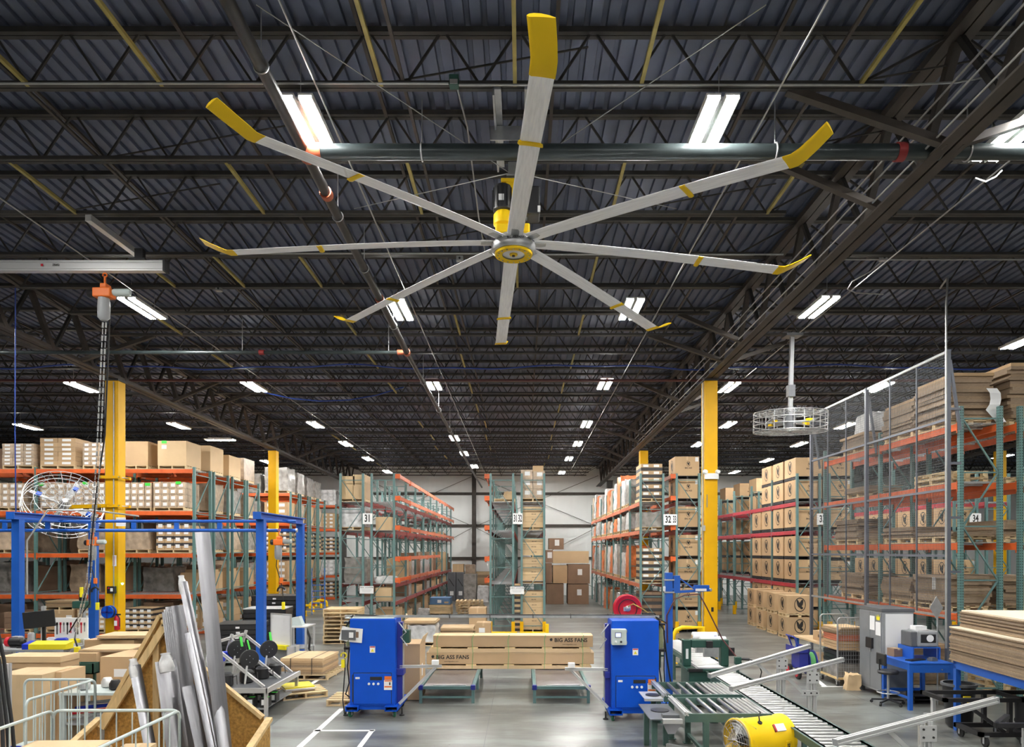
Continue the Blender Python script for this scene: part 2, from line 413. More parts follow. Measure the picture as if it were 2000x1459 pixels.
column(-11.3, 43.6, 'dark column by the back wall on the left', 'steel_dark'); column(5.51, 43.6, 'dark column by the back wall on the right', 'steel_dark')
column(21.7, 31.4, 'yellow column seen through the rack at the right edge')
column(5.2, 7.0-12.2, 'yellow column behind the viewer on the right'); column(-11.3, 7.0-12.2, 'yellow column behind the viewer on the left')
# conduit + switch on the columns
part('conduit', MB().tube((0.07,-0.2,1.5), (0.07,-0.2,7.7), 0.017, 6), M['conduit'], cL, True)
part('conduit', MB().tube((-0.22,-0.1,0.5), (-0.22,-0.1,7.7), 0.014, 6), M['conduit'], cL, True)
part('conduit', MB().tube((-0.21,-0.1,0.3), (-0.21,-0.1,7.7), 0.02, 6), M['conduit'], cR, True)
part('junction_box', MB().box(-0.25,-0.17,-0.22,-0.12,3.6,3.75), M['conduit'], cR)
part('conduit', MB().tube((-0.12,-0.2,4.25), (-0.12,-0.2,4.6), 0.012, 6), M['conduit'], cR, True)
part('switch_plate', MB().box(0.0,0.06,-0.2,-0.18,1.38,1.50), M['black'], cR)
el = part('emergency_light', MB().box(-0.19,0.19,-0.26,-0.18,5.02,5.18), M['white'], cR, bevel=0.01)
for s in (-1, 1):
    part('lamp_head', MB().lathe([(0.05,-0.3),(0.07,-0.2)], 12, (s*0.17,0,5.22), 'y'), M['white'], el, True)
# ------------------------------------------------------------------ light fixtures
def fix_meshes():
    hs = MB()
    for s in (-1, 1):
        hs.box(s*0.11-0.085, s*0.11+0.085, -0.64, 0.64, 0.035, 0.06)
        hs.box(s*0.19-0.006, s*0.19+0.006, -0.64, 0.64, 0.0, 0.06); hs.box(s*0.03-0.006, s*0.03+0.006, -0.64, 0.64, 0.0, 0.06)
    hs.box(-0.12, 0.12, -0.5, 0.5, 0.06, 0.11)
    lp = MB().box(-0.055, 0.055, -0.29, 0.29, 0.0, 0.03)
    wr = MB().bar((0,0,0), (0,0,0.42), 0.008)
    return hs.mesh('housing'), lp.mesh('lamp_strip'), wr.mesh('hanger_wire')
hsm, lpm, wrm = fix_meshes()
def fixture(X, Y, label, rz=0.0, zo=0.0):
    o = thing('ceiling_light', label, 'light', (X, Y, zlamp(Y)+zo), rz, 'high bay ceiling lights')
    link('housing', hsm, M['white'], o)
    for sx in (-1, 1):
        for sy in (-1, 1): link('lamp_strip', lpm, M['lamp'], o, (sx*0.11, sy*0.315, 0))
    for sy in (-1, 1): link('hanger_wire', wrm, M['conduit'], o, (0, sy*0.45, 0.11))
    return o
rows = [
 ('row left of the big fan', [(610,257),(783,608),(848,753),(888,857),(907,887),(927,912)]),
 ('row right of the big fan', [(1384,257),(1232,607),(1181,752),(1145,830),(1128,868),(1111,897),(1097,924)]),
 ('row over the left aisle', [(280,605),(497,757),(617,831),(676,868),(719,897),(757,922)]),
 ('row above the left pallet racks', [(162,758),(350,833)]),
 ('row just right of the right girder', [(1985,262),(1597,603),(1423,758),(1421,831),(1363,869)]),
 ('row above the mesh guarded rack', [(2000,668),(1715,758),(1650,833),(1560,869),(1497,900),(1434,923)]),
]
for rn, pts in rows:
    for i, (x, y) in enumerate(pts):
        Y = (5.35)*FPX/(HY+SLOPE*FPX-y)
        fixture((x-HX)*Y/FPX, Y, 'ceiling light, %s from the front in the %s' % (ordw(i), rn))
p = P(430, 869, 31.0); fixture(p.x, p.y, 'ceiling light seen edge on above the corner of the left rack', math.pi/2)
# the same rows go on over and behind the viewer
for X in (-8.3, -2.65, 2.4, 6.6, 12.5):
    for Y in (2.0, -4.5):
        fixture(X, Y, 'ceiling light over or behind the viewer')
for (X, Y) in ((-8.3, 8.5), (-13.8, 8.5), (-13.8, 15.0), (-20, 21), (-20, 28), (-20, 35), (-14, 38), (12.5, 8.5), (19, 15), (19, 22), (25, 28), (25, 36)):
    fixture(X, Y, 'high bay ceiling light outside the view')
# ------------------------------------------------------------------ the big ceiling fan
FX, FY, FZ = -0.113, 8.95, 7.03
fan = thing('ceiling_fan', 'huge eight bladed ceiling fan with silver blades and yellow winglets', 'fan', (FX, FY, FZ-0.16))
def airfoil(ch):                                        # closed section in (chord, thickness)
    top = [(-.5,0),(-.42,.06),(-.25,.10),(0,.105),(.25,.075),(.5,.01)]
    bot = [(.5,-.01),(.25,-.01),(0,-.015),(-.25,-.03),(-.42,-.05)]
    return [(a*ch, b*ch) for a, b in top+bot]
def loft(secs):
    n = len(secs[0]); mb = MB(); vs = []; fs = []
    for s in secs: vs += s
    for i in range(len(secs)-1):
        for k in range(n): fs.append((i*n+k, i*n+(k+1) % n, (i+1)*n+(k+1) % n, (i+1)*n+k))
    fs += [tuple(range(n-1,-1,-1)), tuple((len(secs)-1)*n+k for k in range(n))]
    return mb.add(vs, fs)
def droop(r): return -0.235*((max(r-0.25,0))/3.3)**1.3
def bsec(r, ch, pitch=-0.12, dz=0.0, off=0.0):
    return [(r, a*math.cos(pitch)+b*math.sin(pitch)*0+off, droop(r)+dz+b+a*math.sin(pitch)) for a, b in airfoil(ch)]
blade_me = loft([bsec(r, 0.20) for r in (0.27,0.6,1.0,1.5,2.0,2.5,3.0,3.55)]).mesh('blade', True)
wing_me = loft([bsec(3.5, 0.212, -.12, -0.004), bsec(3.58, 0.212, -.11, 0.0), bsec(3.66, 0.212, -.09, .035), bsec(3.78, 0.215, -.06, .10, -.02), bsec(3.92, 0.215, -.03, .185, -.05)]).mesh('winglet', True)
band_me = loft([bsec(2.42, 0.235, -.12, -.012), bsec(2.45, 0.245, -.12, -.02), bsec(2.48, 0.235, -.12, -.012)]).mesh('blade_band', True)
clip_me = MB().box(0.17,0.42,-0.05,0.05,-0.012,0.012).mesh('blade_strut')
for k in range(8):
    a = math.radians(-85.6+45*k)
    b = link('blade', blade_me, M['alu'], fan, (0,0,0.16), (0,0,a))
    link('winglet', wing_me, M['yellow'], b); link('blade_band', band_me, M['yellow'], b)
    link('blade_strut', clip_me, M['galv'], b)
part('hub', MB().lathe([(0.05,0.02),(0.26,0.03),(0.285,0.06),(0.285,0.12),(0.26,0.16),(0.22,0.22),(0.1,0.24)], 40), M['galv'], fan, True)
part('hub_ring', MB().lathe([(0.145,0.008),(0.238,0.0),(0.248,0.02),(0.238,0.045),(0.145,0.05)], 40, caps=False), M['yellow'], fan, True)
part('hub_cover', MB().lathe([(0.02,0.02),(0.15,0.02),(0.15,0.05)], 32), M['alu_matt'], fan, True)
part('hub_cap', MB().lathe([(0.0,0.0),(0.05,0.008),(0.055,0.03)], 24), M['yellow'], fan, True)
part('hub_cap_bolt', MB().lathe([(0.012,-0.012),(0.02,-0.008),(0.02,0.01)], 12), M['blackmetal'], fan, True)
for k in range(16):
    a = 2*math.pi*k/16
    part('hub_bolt', MB().lathe([(0.009,0),(0.009,0.012)], 6, (0.205*math.cos(a),0.205*math.sin(a),-0.006)), M['galv'], fan)
gb = part('gearbox', MB().box(-0.23,0.21,-0.13,0.16,0.24,0.37), M['yellow'], fan, bevel=0.02)
part('gearbox_housing', MB().lathe([(0.10,0.37),(0.13,0.40),(0.13,0.52),(0.10,0.56)], 20, (-0.13,0,0)), M['yellow'], fan, True)
mo = part('motor', MB().lathe([(0.10,0.56),(0.125,0.58),(0.125,0.86),(0.11,0.89),(0.06,0.90)], 24, (-0.14,0,0)), M['black'], fan, True)
for k in range(12):
    a = 2*math.pi*k/12
    part('cooling_fin', MB().box(-0.002,0.002,0.12,0.135,0.6,0.85).xf(Matrix.Translation((-0.14,0,0)) @ Matrix.Rotation(a,4,'Z')), M['black'], mo)
part('motor_label', MB().box(-0.19,-0.12,-0.129,-0.126,0.66,0.74), M['paper'], mo)
db = part('drive_box', MB().box(0.17,0.34,-0.1,0.16,0.5,0.86), M['black'], fan, bevel=0.02)
part('drive_label', MB().box(0.31,0.345,-0.105,-0.095,0.52,0.6), M['paper'], db)
part('mount_bracket', MB().box(-0.10,0.12,-0.05,0.12,0.36,0.98).box(-0.16,0.16,-0.06,0.12,0.93,0.98), M['yellow'], fan, bevel=0.008)
ztop = zjb(8.95)-(FZ-0.16)
part('down_tube', MB().box(-0.055,0.055,0.0,0.11,0.95,ztop-0.12), M['darkgrey'], fan)
part('tube_flange', MB().box(-0.09,0.09,-0.04,0.15,1.02,1.05).box(-0.07,0.07,-0.03,0.14,1.05,1.2), M['galv'], fan)
for s in (-1, 1):
    part('mount_rail', MB().box(s*0.19-0.05,s*0.19+0.05,-0.75,0.92,ztop-0.05,ztop-0.02).box(s*0.23-0.012,s*0.23+0.012,-0.75,0.92,ztop-0.12,ztop-0.02), M['galv'], fan)
part('mount_crossbar', MB().box(-0.3,0.3,-0.05,0.16,ztop-0.12,ztop-0.08).box(-0.3,0.3,-0.06,-0.04,ztop-0.24,ztop-0.06), M['galv'], fan)
# guy wires
for (x, y) in ((-2.6,-1.9),(2.6,-1.9),(-2.6,2.2),(2.6,2.2)):
    part('guy_wire', MB().bar((0.05*(1 if x>0 else -1),0.05,1.1), (x, y, zjb(FY+y)-(FZ-.16)+.02), 0.008), M['conduit'], fan)
def text_mesh(txt, size, ext=0.001, align='CENTER', bold=0.0):
    def mk():
        cu = bpy.data.curves.new('txt', 'FONT'); cu.body = txt; cu.size = size; cu.extrude = ext
        cu.align_x = align; cu.align_y = 'CENTER'; cu.offset = bold; cu.resolution_u = 2
        ob = bpy.data.objects.new('txt', cu); me = bpy.data.meshes.new_from_object(ob)
        bpy.data.objects.remove(ob); me.name = 'print'; return me
    return cached(('t', txt, size, ext, align, bold), mk)
def text(txt, size, m, parent, loc, rot=(math.pi/2,0,0), align='CENTER', bold=0.0, name='printed_text'):
    me = text_mesh(txt, size, 0.001, align, bold)
    return link(name, variant(me, M[m]), None, parent, loc, rot)
text('BIG ASS FANS', 0.036, 'print', fan, (0.03,-0.29,0.115), bold=0.0012)
# air cables
# ------------------------------------------------------------------ pallet racks
def holes_material():
    m = mat('perforated_upright', (0.115,0.225,0.215), 0.45); nt = m.node_tree; b = nt.nodes['Principled BSDF']
    N = nt.nodes.new; L = nt.links.new
    tc = N('ShaderNodeTexCoord'); sp = N('ShaderNodeSeparateXYZ'); L(tc.outputs['Object'], sp.inputs[0])
    def mth(op, a, bb=None):
        n = N('ShaderNodeMath'); n.operation = op
        if hasattr(a, 'links'): L(a, n.inputs[0])
        else: n.inputs[0].default_value = a
        if bb is not None:
            if hasattr(bb, 'links'): L(bb, n.inputs[1])
            else: n.inputs[1].default_value = bb
        return n.outputs[0]
    fz = mth('ABSOLUTE', mth('SUBTRACT', mth('FRACT', mth('DIVIDE', sp.outputs[2], 0.055)), 0.5))
    fx = mth('ABSOLUTE', mth('SUBTRACT', mth('ABSOLUTE', mth('ADD', sp.outputs[0], 0.0)), 0.021))
    fy = mth('ABSOLUTE', mth('SUBTRACT', mth('ABSOLUTE', mth('ADD', sp.outputs[1], 0.0)), 0.021))
    fm = mth('MINIMUM', fx, fy)
    hole = mth('MULTIPLY', mth('LESS_THAN', fz, 0.2), mth('LESS_THAN', fm, 0.008))
    mx = N('ShaderNodeMix'); mx.data_type = 'RGBA'; L(hole, mx.inputs[0])
    mx.inputs[6].default_value = (0.115,0.225,0.215,1); mx.inputs[7].default_value = (0.01,0.015,0.015,1)
    L(mx.outputs[2], b.inputs['Base Color']); return m
M['teal_holes'] = holes_material()
def post_mesh(h): return cached(('post', h), lambda: MB().box(-.045,.045,-.04,.04,0,h).box(-.065,.065,-.06,.06,0,.012).mesh('post'))
def beam_mesh(l): return cached(('beam', l), lambda: MB().box(.04,l-.04,-.025,.025,-.13,0).box(.04,l-.04,-.025,.005,-.13,.012).box(.035,.06,-.03,.03,-.19,.03).box(l-.06,l-.035,-.03,.03,-.19,.03).mesh('load_beam'))
def deck_mesh2(l, d):
    def mk():
        mb = MB(); n = int(l/0.1)
        for i in range(n+1):
            x = .06+(l-.12)*i/n; mb.box(x-.004, x+.004, 0, d, .014, .022)
        for j in range(7): y = d*j/6; mb.box(.06, l-.06, y-.004, y+.004, .006, .014)
        for i in range(3):
            x = l*(i+.5)/3; mb.box(x-.02, x+.02, .03, d-.03, -.03, .004)
        return mb.mesh('wire_deck')
    return cached(('deck', l, d), mk)
def bar_mesh(key, p, q, w_): return cached(('bar', key), lambda: MB().bar(p, q, w_, w_*.7).mesh('brace'))
def rack(label, X, Y, rz, nb, bl, d, h, levels, beam='orange', group=None, deck=True, guard=True, post='teal', rails=(), skip=(), nbrace=5, beam_front=None):
    """local x = length, local y = depth; rz turns it. rails: (z, side, first bay, last bay) extra orange rails"""
    r = thing('pallet_rack', label, 'pallet rack', (X, Y, 0), rz, group)
    pm_ = post_mesh(h); hz = (h-.5)/nbrace
    for i in range(nb+1):
        for s in (0, 1): link('post', pm_, M[post], r, (i*bl, .04+s*(d-.08), 0))
        for k in range(nbrace+1):
            link('horizontal_brace', bar_mesh(('h', d), (0,.08,0), (0,d-.08,0), .04), M['teal'], r, (i*bl, 0, .25+k*hz))
        for k in range(nbrace):
            up = k % 2 == 0
            me = bar_mesh(('d', d, hz, up), (0,.08,0 if up else hz), (0,d-.08,hz if up else 0), .035)
            link('diagonal_brace', me, M['teal'], r, (i*bl, 0, .25+k*hz))
        if guard and i < (1 if guard is True else guard):
            for s in (0, 1): link('post_guard', cached('guard', lambda: MB().box(-.075,.0,-.06,.06,0,.42).box(-.075,.07,-.065,-.05,0,.42).box(-.075,.07,.05,.065,0,.42).mesh('post_guard')), M['yellow_col'], r, (i*bl-.045, .04+s*(d-.08), 0))
    for li, z in enumerate(levels):
        for i in range(nb):
            if (li, i) in skip: continue
            for s in (0, 1): link('load_beam', variant(beam_mesh(bl), M[beam_front if (beam_front and s == 0) else beam]), None, r, (i*bl, .02+s*(d-.04), z))
            if deck: link('wire_deck', deck_mesh2(bl, round(d-.04, 3)), M['wire'], r, (i*bl, .02, z+.002))
    for (z, s, b0, b1) in rails:
        for i in range(b0, b1): link('load_beam', variant(beam_mesh(bl), M['orange' if i == b0 else 'pinkorange']), None, r, (i*bl, (-.14 if s == 0 else d+.14), z))
        link('rail_bracket', cached(('rbr', s), lambda: MB().box(-.05,.08,(-.19 if s == 0 else 0),(0 if s == 0 else .19),-.15,.02).mesh('rail_bracket')), M['orange'], r, (b0*bl, (0 if s == 0 else d), z))
    return r
R90 = math.pi/2
RH, BL, FY0 = 5.94, 2.56, 25.8
LV = [1.81, 3.80, 4.87]
# aisle racks, running away from the camera (local y points to -X)
rack('grey green aisle rack under sign 31, left half', -5.94+.04, FY0, R90, 8, BL, .92, RH, [1.14]+LV, 'maroon')
rack('grey green aisle rack under sign 31, right half with bare orange rails', -4.78+.04, FY0, R90, 8, BL, .92, RH, [1.14]+LV, 'maroon', rails=((5.90,0,0,8),(5.08,0,0,8),(3.98,0,0,8),(2.82,0,0,5),(2.02,0,0,5)))
rack('narrow aisle rack in the centre, left half with orange end rails', -.34+.04, FY0, R90, 8, BL, .92, RH, LV, 'maroon', rails=((5.90,1,0,8),(5.08,1,0,8),(3.98,1,0,8),(2.82,1,0,3),(2.02,1,0,3)))
rack('narrow aisle rack in the centre, right half full of cartons', .82+.04, FY0, R90, 8, BL, .92, RH, LV, 'maroon')
rack('aisle rack under sign 32, left half with wrapped pallets', 5.26+.04, FY0, R90, 7, BL, .92, RH, LV, 'pinkorange')
rack('aisle rack under sign 32, right half behind the yellow column', 6.6+.04, FY0, R90, 7, BL, .92, RH, LV, 'maroon', rails=((5.90,1,0,1),(5.08,1,0,1),(3.98,1,0,1),(2.82,1,0,1)))
rack('aisle rack with red beams and emblem cartons, left half', 11.1+.04, FY0, R90, 6, BL, .92, RH, LV, 'redbeam', guard=6)
rack('aisle rack with red beams and emblem cartons, right half', 12.3+.04, FY0, R90, 6, BL, .92, RH, LV, 'redbeam')
rack('far aisle rack under sign 34, left half', 17.0, FY0, R90, 4, BL, .92, RH, LV, 'redbeam')
rack('far aisle rack under sign 34, right half', 18.2, FY0, R90, 4, BL, .92, RH, LV, 'redbeam')
# mesh guarded rack, nearest on the right
RL = [1.75, 3.2, 4.45, 5.65]; 
rack('near right pallet rack with orange beams behind the mesh guard', 9.78, 14.1, R90, 2, 3.15, .88, 6.0, RL, 'orange', post='teal_holes', guard=False)
rack('near right pallet rack, second row at the right picture edge', 10.99, 14.1, R90, 2, 3.15, .88, 6.0, RL, 'orange', post='teal_holes', guard=False)
# left racks, running sideways; local x -> -X (rz = pi), local y -> -Y
LZ = [.16, 1.52, 2.95, 4.42, 5.88]
for i, Yb in enumerate((25.3, 26.82, 28.45, 29.92)):
    rack('left rack block facing the workbench, %s row from the front' % ordw(i), -11.4, Yb, math.pi, 3, 2.75, 1.32, 5.96, LZ, 'orange', group='left rack rows', guard=False, nbrace=4, post='teal_holes' if i == 0 else 'teal')
for i, Yb in enumerate((35.3, 36.82, 38.45, 39.92)):
    rack('second block of left racks behind the aisle, %s row from the front' % ordw(i), -11.4, Yb, math.pi, 2, 2.75, 1.32, 5.96, LZ, 'orange', group='left rack rows', guard=False, nbrace=4)
rack('far left rack against the back wall', -11.6, 44.3, math.pi, 3, 2.75, 1.32, 5.96, LZ, 'orange', group='left rack rows', guard=False, nbrace=4)

# ------------------------------------------------------------------ loads
def pallet_mesh(w_, d):
    def mk():
        mb = MB(); n = max(5, int(d/.17))
        for i in range(n): y = -d/2+.05+(d-.1)*i/(n-1); mb.box(-w_/2, w_/2, y-.045, y+.045, .105, .125)
        for s in (-1, 0, 1): mb.box(s*(w_/2-.025)-.02, s*(w_/2-.025)+.02, -d/2, d/2, .02, .105)
        for s in (-1, 0, 1): mb.box(-w_/2, w_/2, s*(d/2-.05)-.045, s*(d/2-.05)+.045, 0, .02)
        return mb.mesh('pallet')
    return cached(('pal', round(w_, 2), round(d, 2)), mk)
def pallet_mesh_y(w_, d):                               # stringers run sideways: blocks show at the front as a row
    def mk():
        mb = MB(); n = max(5, int(w_/.17))
        for i in range(n): x = -w_/2+.05+(w_-.1)*i/(n-1); mb.box(x-.045, x+.045, -d/2, d/2, .105, .125)
        for s in (-1, 0, 1):
            mb.box(-w_/2, w_/2, s*(d/2-.03)-.02, s*(d/2-.03)+.02, .075, .105)
            for t in (-1, 0, 1): mb.box(t*(w_/2-.06)-.05, t*(w_/2-.06)+.05, s*(d/2-.06)-.05, s*(d/2-.06)+.05, .02, .09)
        for t in (-1, 0, 1): mb.box(t*(w_/2-.05)-.045, t*(w_/2-.05)+.045, -d/2, d/2, 0, .02)
        return mb.mesh('pallet')
    return cached(('paly', round(w_, 2), round(d, 2)), mk)
def pallet(cx, cy, z, w_, d, where, m='wood', rz=0.0, alt=False):
    me = pallet_mesh_y(w_, d) if alt else pallet_mesh(w_, d)
    nm = {'wood': 'wooden pallet', 'black': 'black plastic pallet', 'galv': 'grey pallet'}[m]
    o = link('pallet', variant(me, M[m]), None, None, (cx, cy, z), (0,0,rz)); o['label'] = nm+' '+where; o['category'] = 'pallet'
    return o
def emblem_mesh():                                      # oval ring with two dark leaf shapes, one unit high, in the XZ plane
    def mk():
        mb = MB(); n = 28; vs = []; fs = []
        for k in range(n):
            t = 2*math.pi*k/n
            for r in (.44, .5): vs.append((r*.8*math.cos(t), 0, r*math.sin(t)))
        for k in range(n): j = (k+1) % n; fs.append((2*k, 2*k+1, 2*j+1, 2*j))
        mb.add(vs, fs)
        def leaf(cx, cz, a, l, wd):
            pts = []
            for k in range(12):
                t = 2*math.pi*k/12; u = l*math.cos(t); v = wd*math.sin(t)*(1-.35*math.cos(t))
                pts.append((cx+u*math.cos(a)-v*math.sin(a), 0, cz+u*math.sin(a)+v*math.cos(a)))
            mb.add(pts, [tuple(range(12))])
        leaf(-.12, .08, 1.9, .30, .10); leaf(.10, .12, 1.25, .26, .12); leaf(.06, -.18, 2.4, .17, .09)
        me = bpy.data.meshes.new('emblem'); me.from_pydata(mb.v, [], mb.f); me.materials.append(M['print']); return me
    return cached('emblem', mk)
def emblem(parent, loc, size, rz=0.0):
    o = link('emblem', emblem_mesh(), None, parent, loc, (0,0,rz)); o.scale = (size, 1, size); return o
def box_mesh(w_, d, h, name='carton'):
    return cached(('box', round(w_,3), round(d,3), round(h,3)), lambda: MB().box(-w_/2,w_/2,-d/2,d/2,0,h).mesh(name))
def carton(cx, cy, z, w_, d, h, label, m='card', rz=0.0, tape=True, lab=None, group=None, emb=None, band=None, name='carton', cat='box', txt=None, tag=None):
    """emb: list of faces 'f','l' carrying the oval emblem"""
    if emb and name == 'carton': name = 'emblem_carton'
    me = variant(box_mesh(w_, d, h), M[m])
    o = link(name, me, None, None, (cx, cy, z), (0,0,rz)); o['label'] = label; o['category'] = cat
    if group: o['group'] = group
    if tape: link('packing_tape', cached(('tape', round(d,3), round(h,3)), lambda: MB().box(-.03,.03,-d/2-.002,d/2+.002,h-.001,h+.002).box(-.03,.03,-d/2-.003,-d/2-.0005,h*.82,h).mesh('packing_tape')), M['card_light'], o)
    if lab: link('shipping_label', cached(('lab', lab), lambda: MB().box(-lab[0]/2,lab[0]/2,-.003,0,-lab[1]/2,lab[1]/2).mesh('shipping_label')), M['paper'], o, (lab[2]*w_/2, -d/2-.0005, h*lab[3]))
    if tag: link('green_tag', cached('gtag', lambda: MB().box(-.09,.09,-.004,0,-.05,.05).mesh('green_tag')), M['grn_tag'], o, (tag[0]*w_/2, -d/2-.001, h*tag[1]))
    if band: link('black_print', cached(('band', round(w_,3), round(d,3), round(h,3), band), lambda: MB().box(-w_/2-.002,w_/2+.002,-d/2-.002,d/2+.002,h*band[0],h*band[1]).mesh('black_print')), M['band_black'], o)
    for fc in (emb or ''):
        if fc == 'f':
            emblem(o, (w_*.05, -d/2-.004, h*.62), h*.26); 
            link('printed_text', variant(text_mesh('BIG ASS', h*.11, .0005, 'CENTER', .002), M['print']), None, o, (w_*.05, -d/2-.004, h*.40), (R90,0,0))
        if fc == 'l': emblem(o, (-w_/2-.004, d*.0, h*.52), min(h,d)*.72, -R90)
        if fc == 'b': emblem(o, (0, -d/2-.004, h*.5), min(h, w_)*.8)
    if txt: link('printed_text', variant(text_mesh(txt[0], txt[1], .0005, 'CENTER', txt[1]*.02), M['print']), None, o, (txt[2]*w_/2, -d/2-.003, h*txt[3]), (R90,0,0))
    return o
FAR = {}
def far_box(cx, cy, z, w_, d, h, m, lab=None, band=None):
    FAR.setdefault(m, MB()).box(cx-w_/2, cx+w_/2, cy-d/2, cy+d/2, z, z+h)
    if lab: FAR.setdefault('paper', MB()).box(cx-w_*.25, cx+w_*.25, cy-d/2-.004, cy-d/2-.001, z+h*.25, z+h*.75)
    if band: FAR.setdefault('band_black', MB()).box(cx-w_/2-.002, cx+w_/2+.002, cy-d/2-.002, cy+d/2+.002, z+h*band[0], z+h*band[1])
def grid_far(cx, cy, z, w_, d, h, nx, nz, label, m='card', lab=True, band=None, group=None, jit=.006, ny=1):
    for k in range(nz):
        for i in range(nx):
            for j in range(ny): far_box(cx-w_/2+w_/nx*(i+.5), cy-d/2+d/ny*(j+.5), z+k*h/nz, w_/nx-.012, d/ny-.01, h/nz-.006, m, lab and j == 0, band)
def flush_far(label):
    vs = []; fs = []; mi = []; mats = []
    for q, (m, mb) in enumerate(FAR.items()):
        n = len(vs); vs += mb.v; fs += [tuple(i+n for i in f) for f in mb.f]; mi += [q]*len(mb.f); mats.append(M[m])
    me = bpy.data.meshes.new('far_cartons'); me.from_pydata(vs, [], fs)
    for m in mats: me.materials.append(m)
    me.polygons.foreach_set('material_index', mi); me.update()
    return link('far_cartons', me, None, None, label=label, category='boxes', kind='stuff')
def grid(cx, cy, z, w_, d, h, nx, nz, label, m='card', lab=True, band=None, group=None, jit=.006, ny=1, name='carton'):
    cw, ch, cdp = w_/nx, h/nz, d/ny
    for k in range(nz):
        for i in range(nx):
            for j in range(ny):
                carton(cx-w_/2+cw*(i+.5)+random.uniform(-jit,jit), cy-d/2+cdp*(j+.5)+random.uniform(-jit,jit), z+k*ch, round(cw-.012,3), round(cdp-.01,3), round(ch-.006,3), label, m, 0, False,
                       (round(cw*.5,3), round(ch*.5,3), 0.0, .5) if (lab and j == 0) else None, group or label, None, band, name='banded_carton' if band else ('labelled_carton' if lab else 'carton'))
def lumpy_mesh(w_, d, h, seed, amp=.03):                # a load under stretch film: a soft, uneven block
    def mk():
        import bmesh
        rnd = random.Random(seed); bm = bmesh.new(); bmesh.ops.create_cube(bm, size=1.0)
        bmesh.ops.subdivide_edges(bm, edges=bm.edges[:], cuts=4, use_grid_fill=True)
        for v in bm.verts:
            x, y, zz = v.co; f = 1-.10*max(0, zz)*abs(x*2)**3
            v.co = Vector((x*w_*f+rnd.uniform(-amp,amp), y*d+rnd.uniform(-amp,amp)*.7, (zz+.5)*h+(rnd.uniform(-amp,amp) if zz > -.49 else 0)))
        me = bpy.data.meshes.new('wrapped_load'); bm.to_mesh(me); bm.free(); me.shade_smooth(); me.set_sharp_from_angle(angle=.9); return me
    return cached(('lump', round(w_,2), round(d,2), round(h,2), seed % 3), mk)
def wrapped(cx, cy, z, w_, d, h, label, m='wrap', seed=0, group=None):
    o = link('wrapped_load', variant(lumpy_mesh(w_, d, h, seed), M[m]), None, None, (cx, cy, z)); o['label'] = label; o['category'] = 'wrapped pallet load'
    if group: o['group'] = group
    return o
def sheets(cx, cy, z, w_, d, h, n, label, rz=0.0, m='card', jit=.02, name='cardboard_stack', th=None, straps=0, topm='card_light'):
    """a pile of flat cardboard: every sheet bundle is a part"""
    o = thing(name, label, 'cardboard', (cx, cy, z), rz); t = h/n
    me = cached(('sheet', round(w_,3), round(d,3), round(t,4)), lambda: MB().box(-w_/2,w_/2,-d/2,d/2,0,t-.0012).mesh('cardboard_sheet'))
    for i in range(n):
        link('cardboard_sheet', variant(me, M[m if i < n-1 else topm] if i % 3 else M['card_edge'] if i < n-1 else M[topm]), None, o, (random.uniform(-jit,jit), random.uniform(-jit,jit), i*t), (0,0,random.uniform(-jit,jit)*.3))
    for k in range(straps):
        X = -w_/2+w_*(k+.5)/straps
        part('strap', MB().box(X-.008,X+.008,-d/2-.025,d/2+.025,h+.001,h+.004).box(X-.008,X+.008,-d/2-.027,-d/2-.023,0,h+.004), M['black'], o)
    return o
# ------------------------------------------------------------------ loads on the left rack, front row
def PX(x, Y): return (x-HX)*Y/FPX
def PZ(y, Y): return CAM_Z-(y-HY)*Y/FPX
YFr = 24.08
def slot(x0, x1, ytop, zs, where, Yf=YFr, d=1.1, pal='wood'):
    X0, X1 = PX(x0, Yf), PX(x1, Yf); cx, w_ = (X0+X1)/2, X1-X0; cy = Yf+d/2
    z = zs+.025
    if pal: pallet(cx, cy, z, round(w_*.98,2), d, where, pal); z += .127
    return cx, cy, z, w_, d, PZ(ytop, Yf)-z
def top(n): return 'on the top shelf of the left rack, %s' % n
# top shelf
a = slot(4, 66, 866, 5.88, top('left picture edge')); grid(a[0],a[1],a[2],a[3],a[4],a[5],3,6,'flat wrapped carton on the leftmost pallet, top shelf of left rack','wrap_card')
a = slot(78, 147, 855, 5.88, top('second from left')); grid(a[0],a[1],a[2],a[3],a[4],a[5],2,6,'wide flat carton, second pallet from left, top shelf of left rack','card')
a = slot(161, 206, 864, 5.88, top('beside the yellow column')); grid(a[0],a[1],a[2],a[3],a[4],a[5],3,5,'pale carton beside the yellow column, top shelf of left rack','wrap_card')
a = slot(242, 289, 862, 5.88, top('right of the yellow column')); carton(*a, 'plain tall brown carton just right of the yellow column on top shelf','card',tape=False)
a = slot(308, 364, 861, 5.88, top('at its end')); carton(*a, 'large plain carton with small label at the end of the top shelf','card_light',tape=False,lab=(.17,.13,-.55,.75),tag=(-.55,.95))
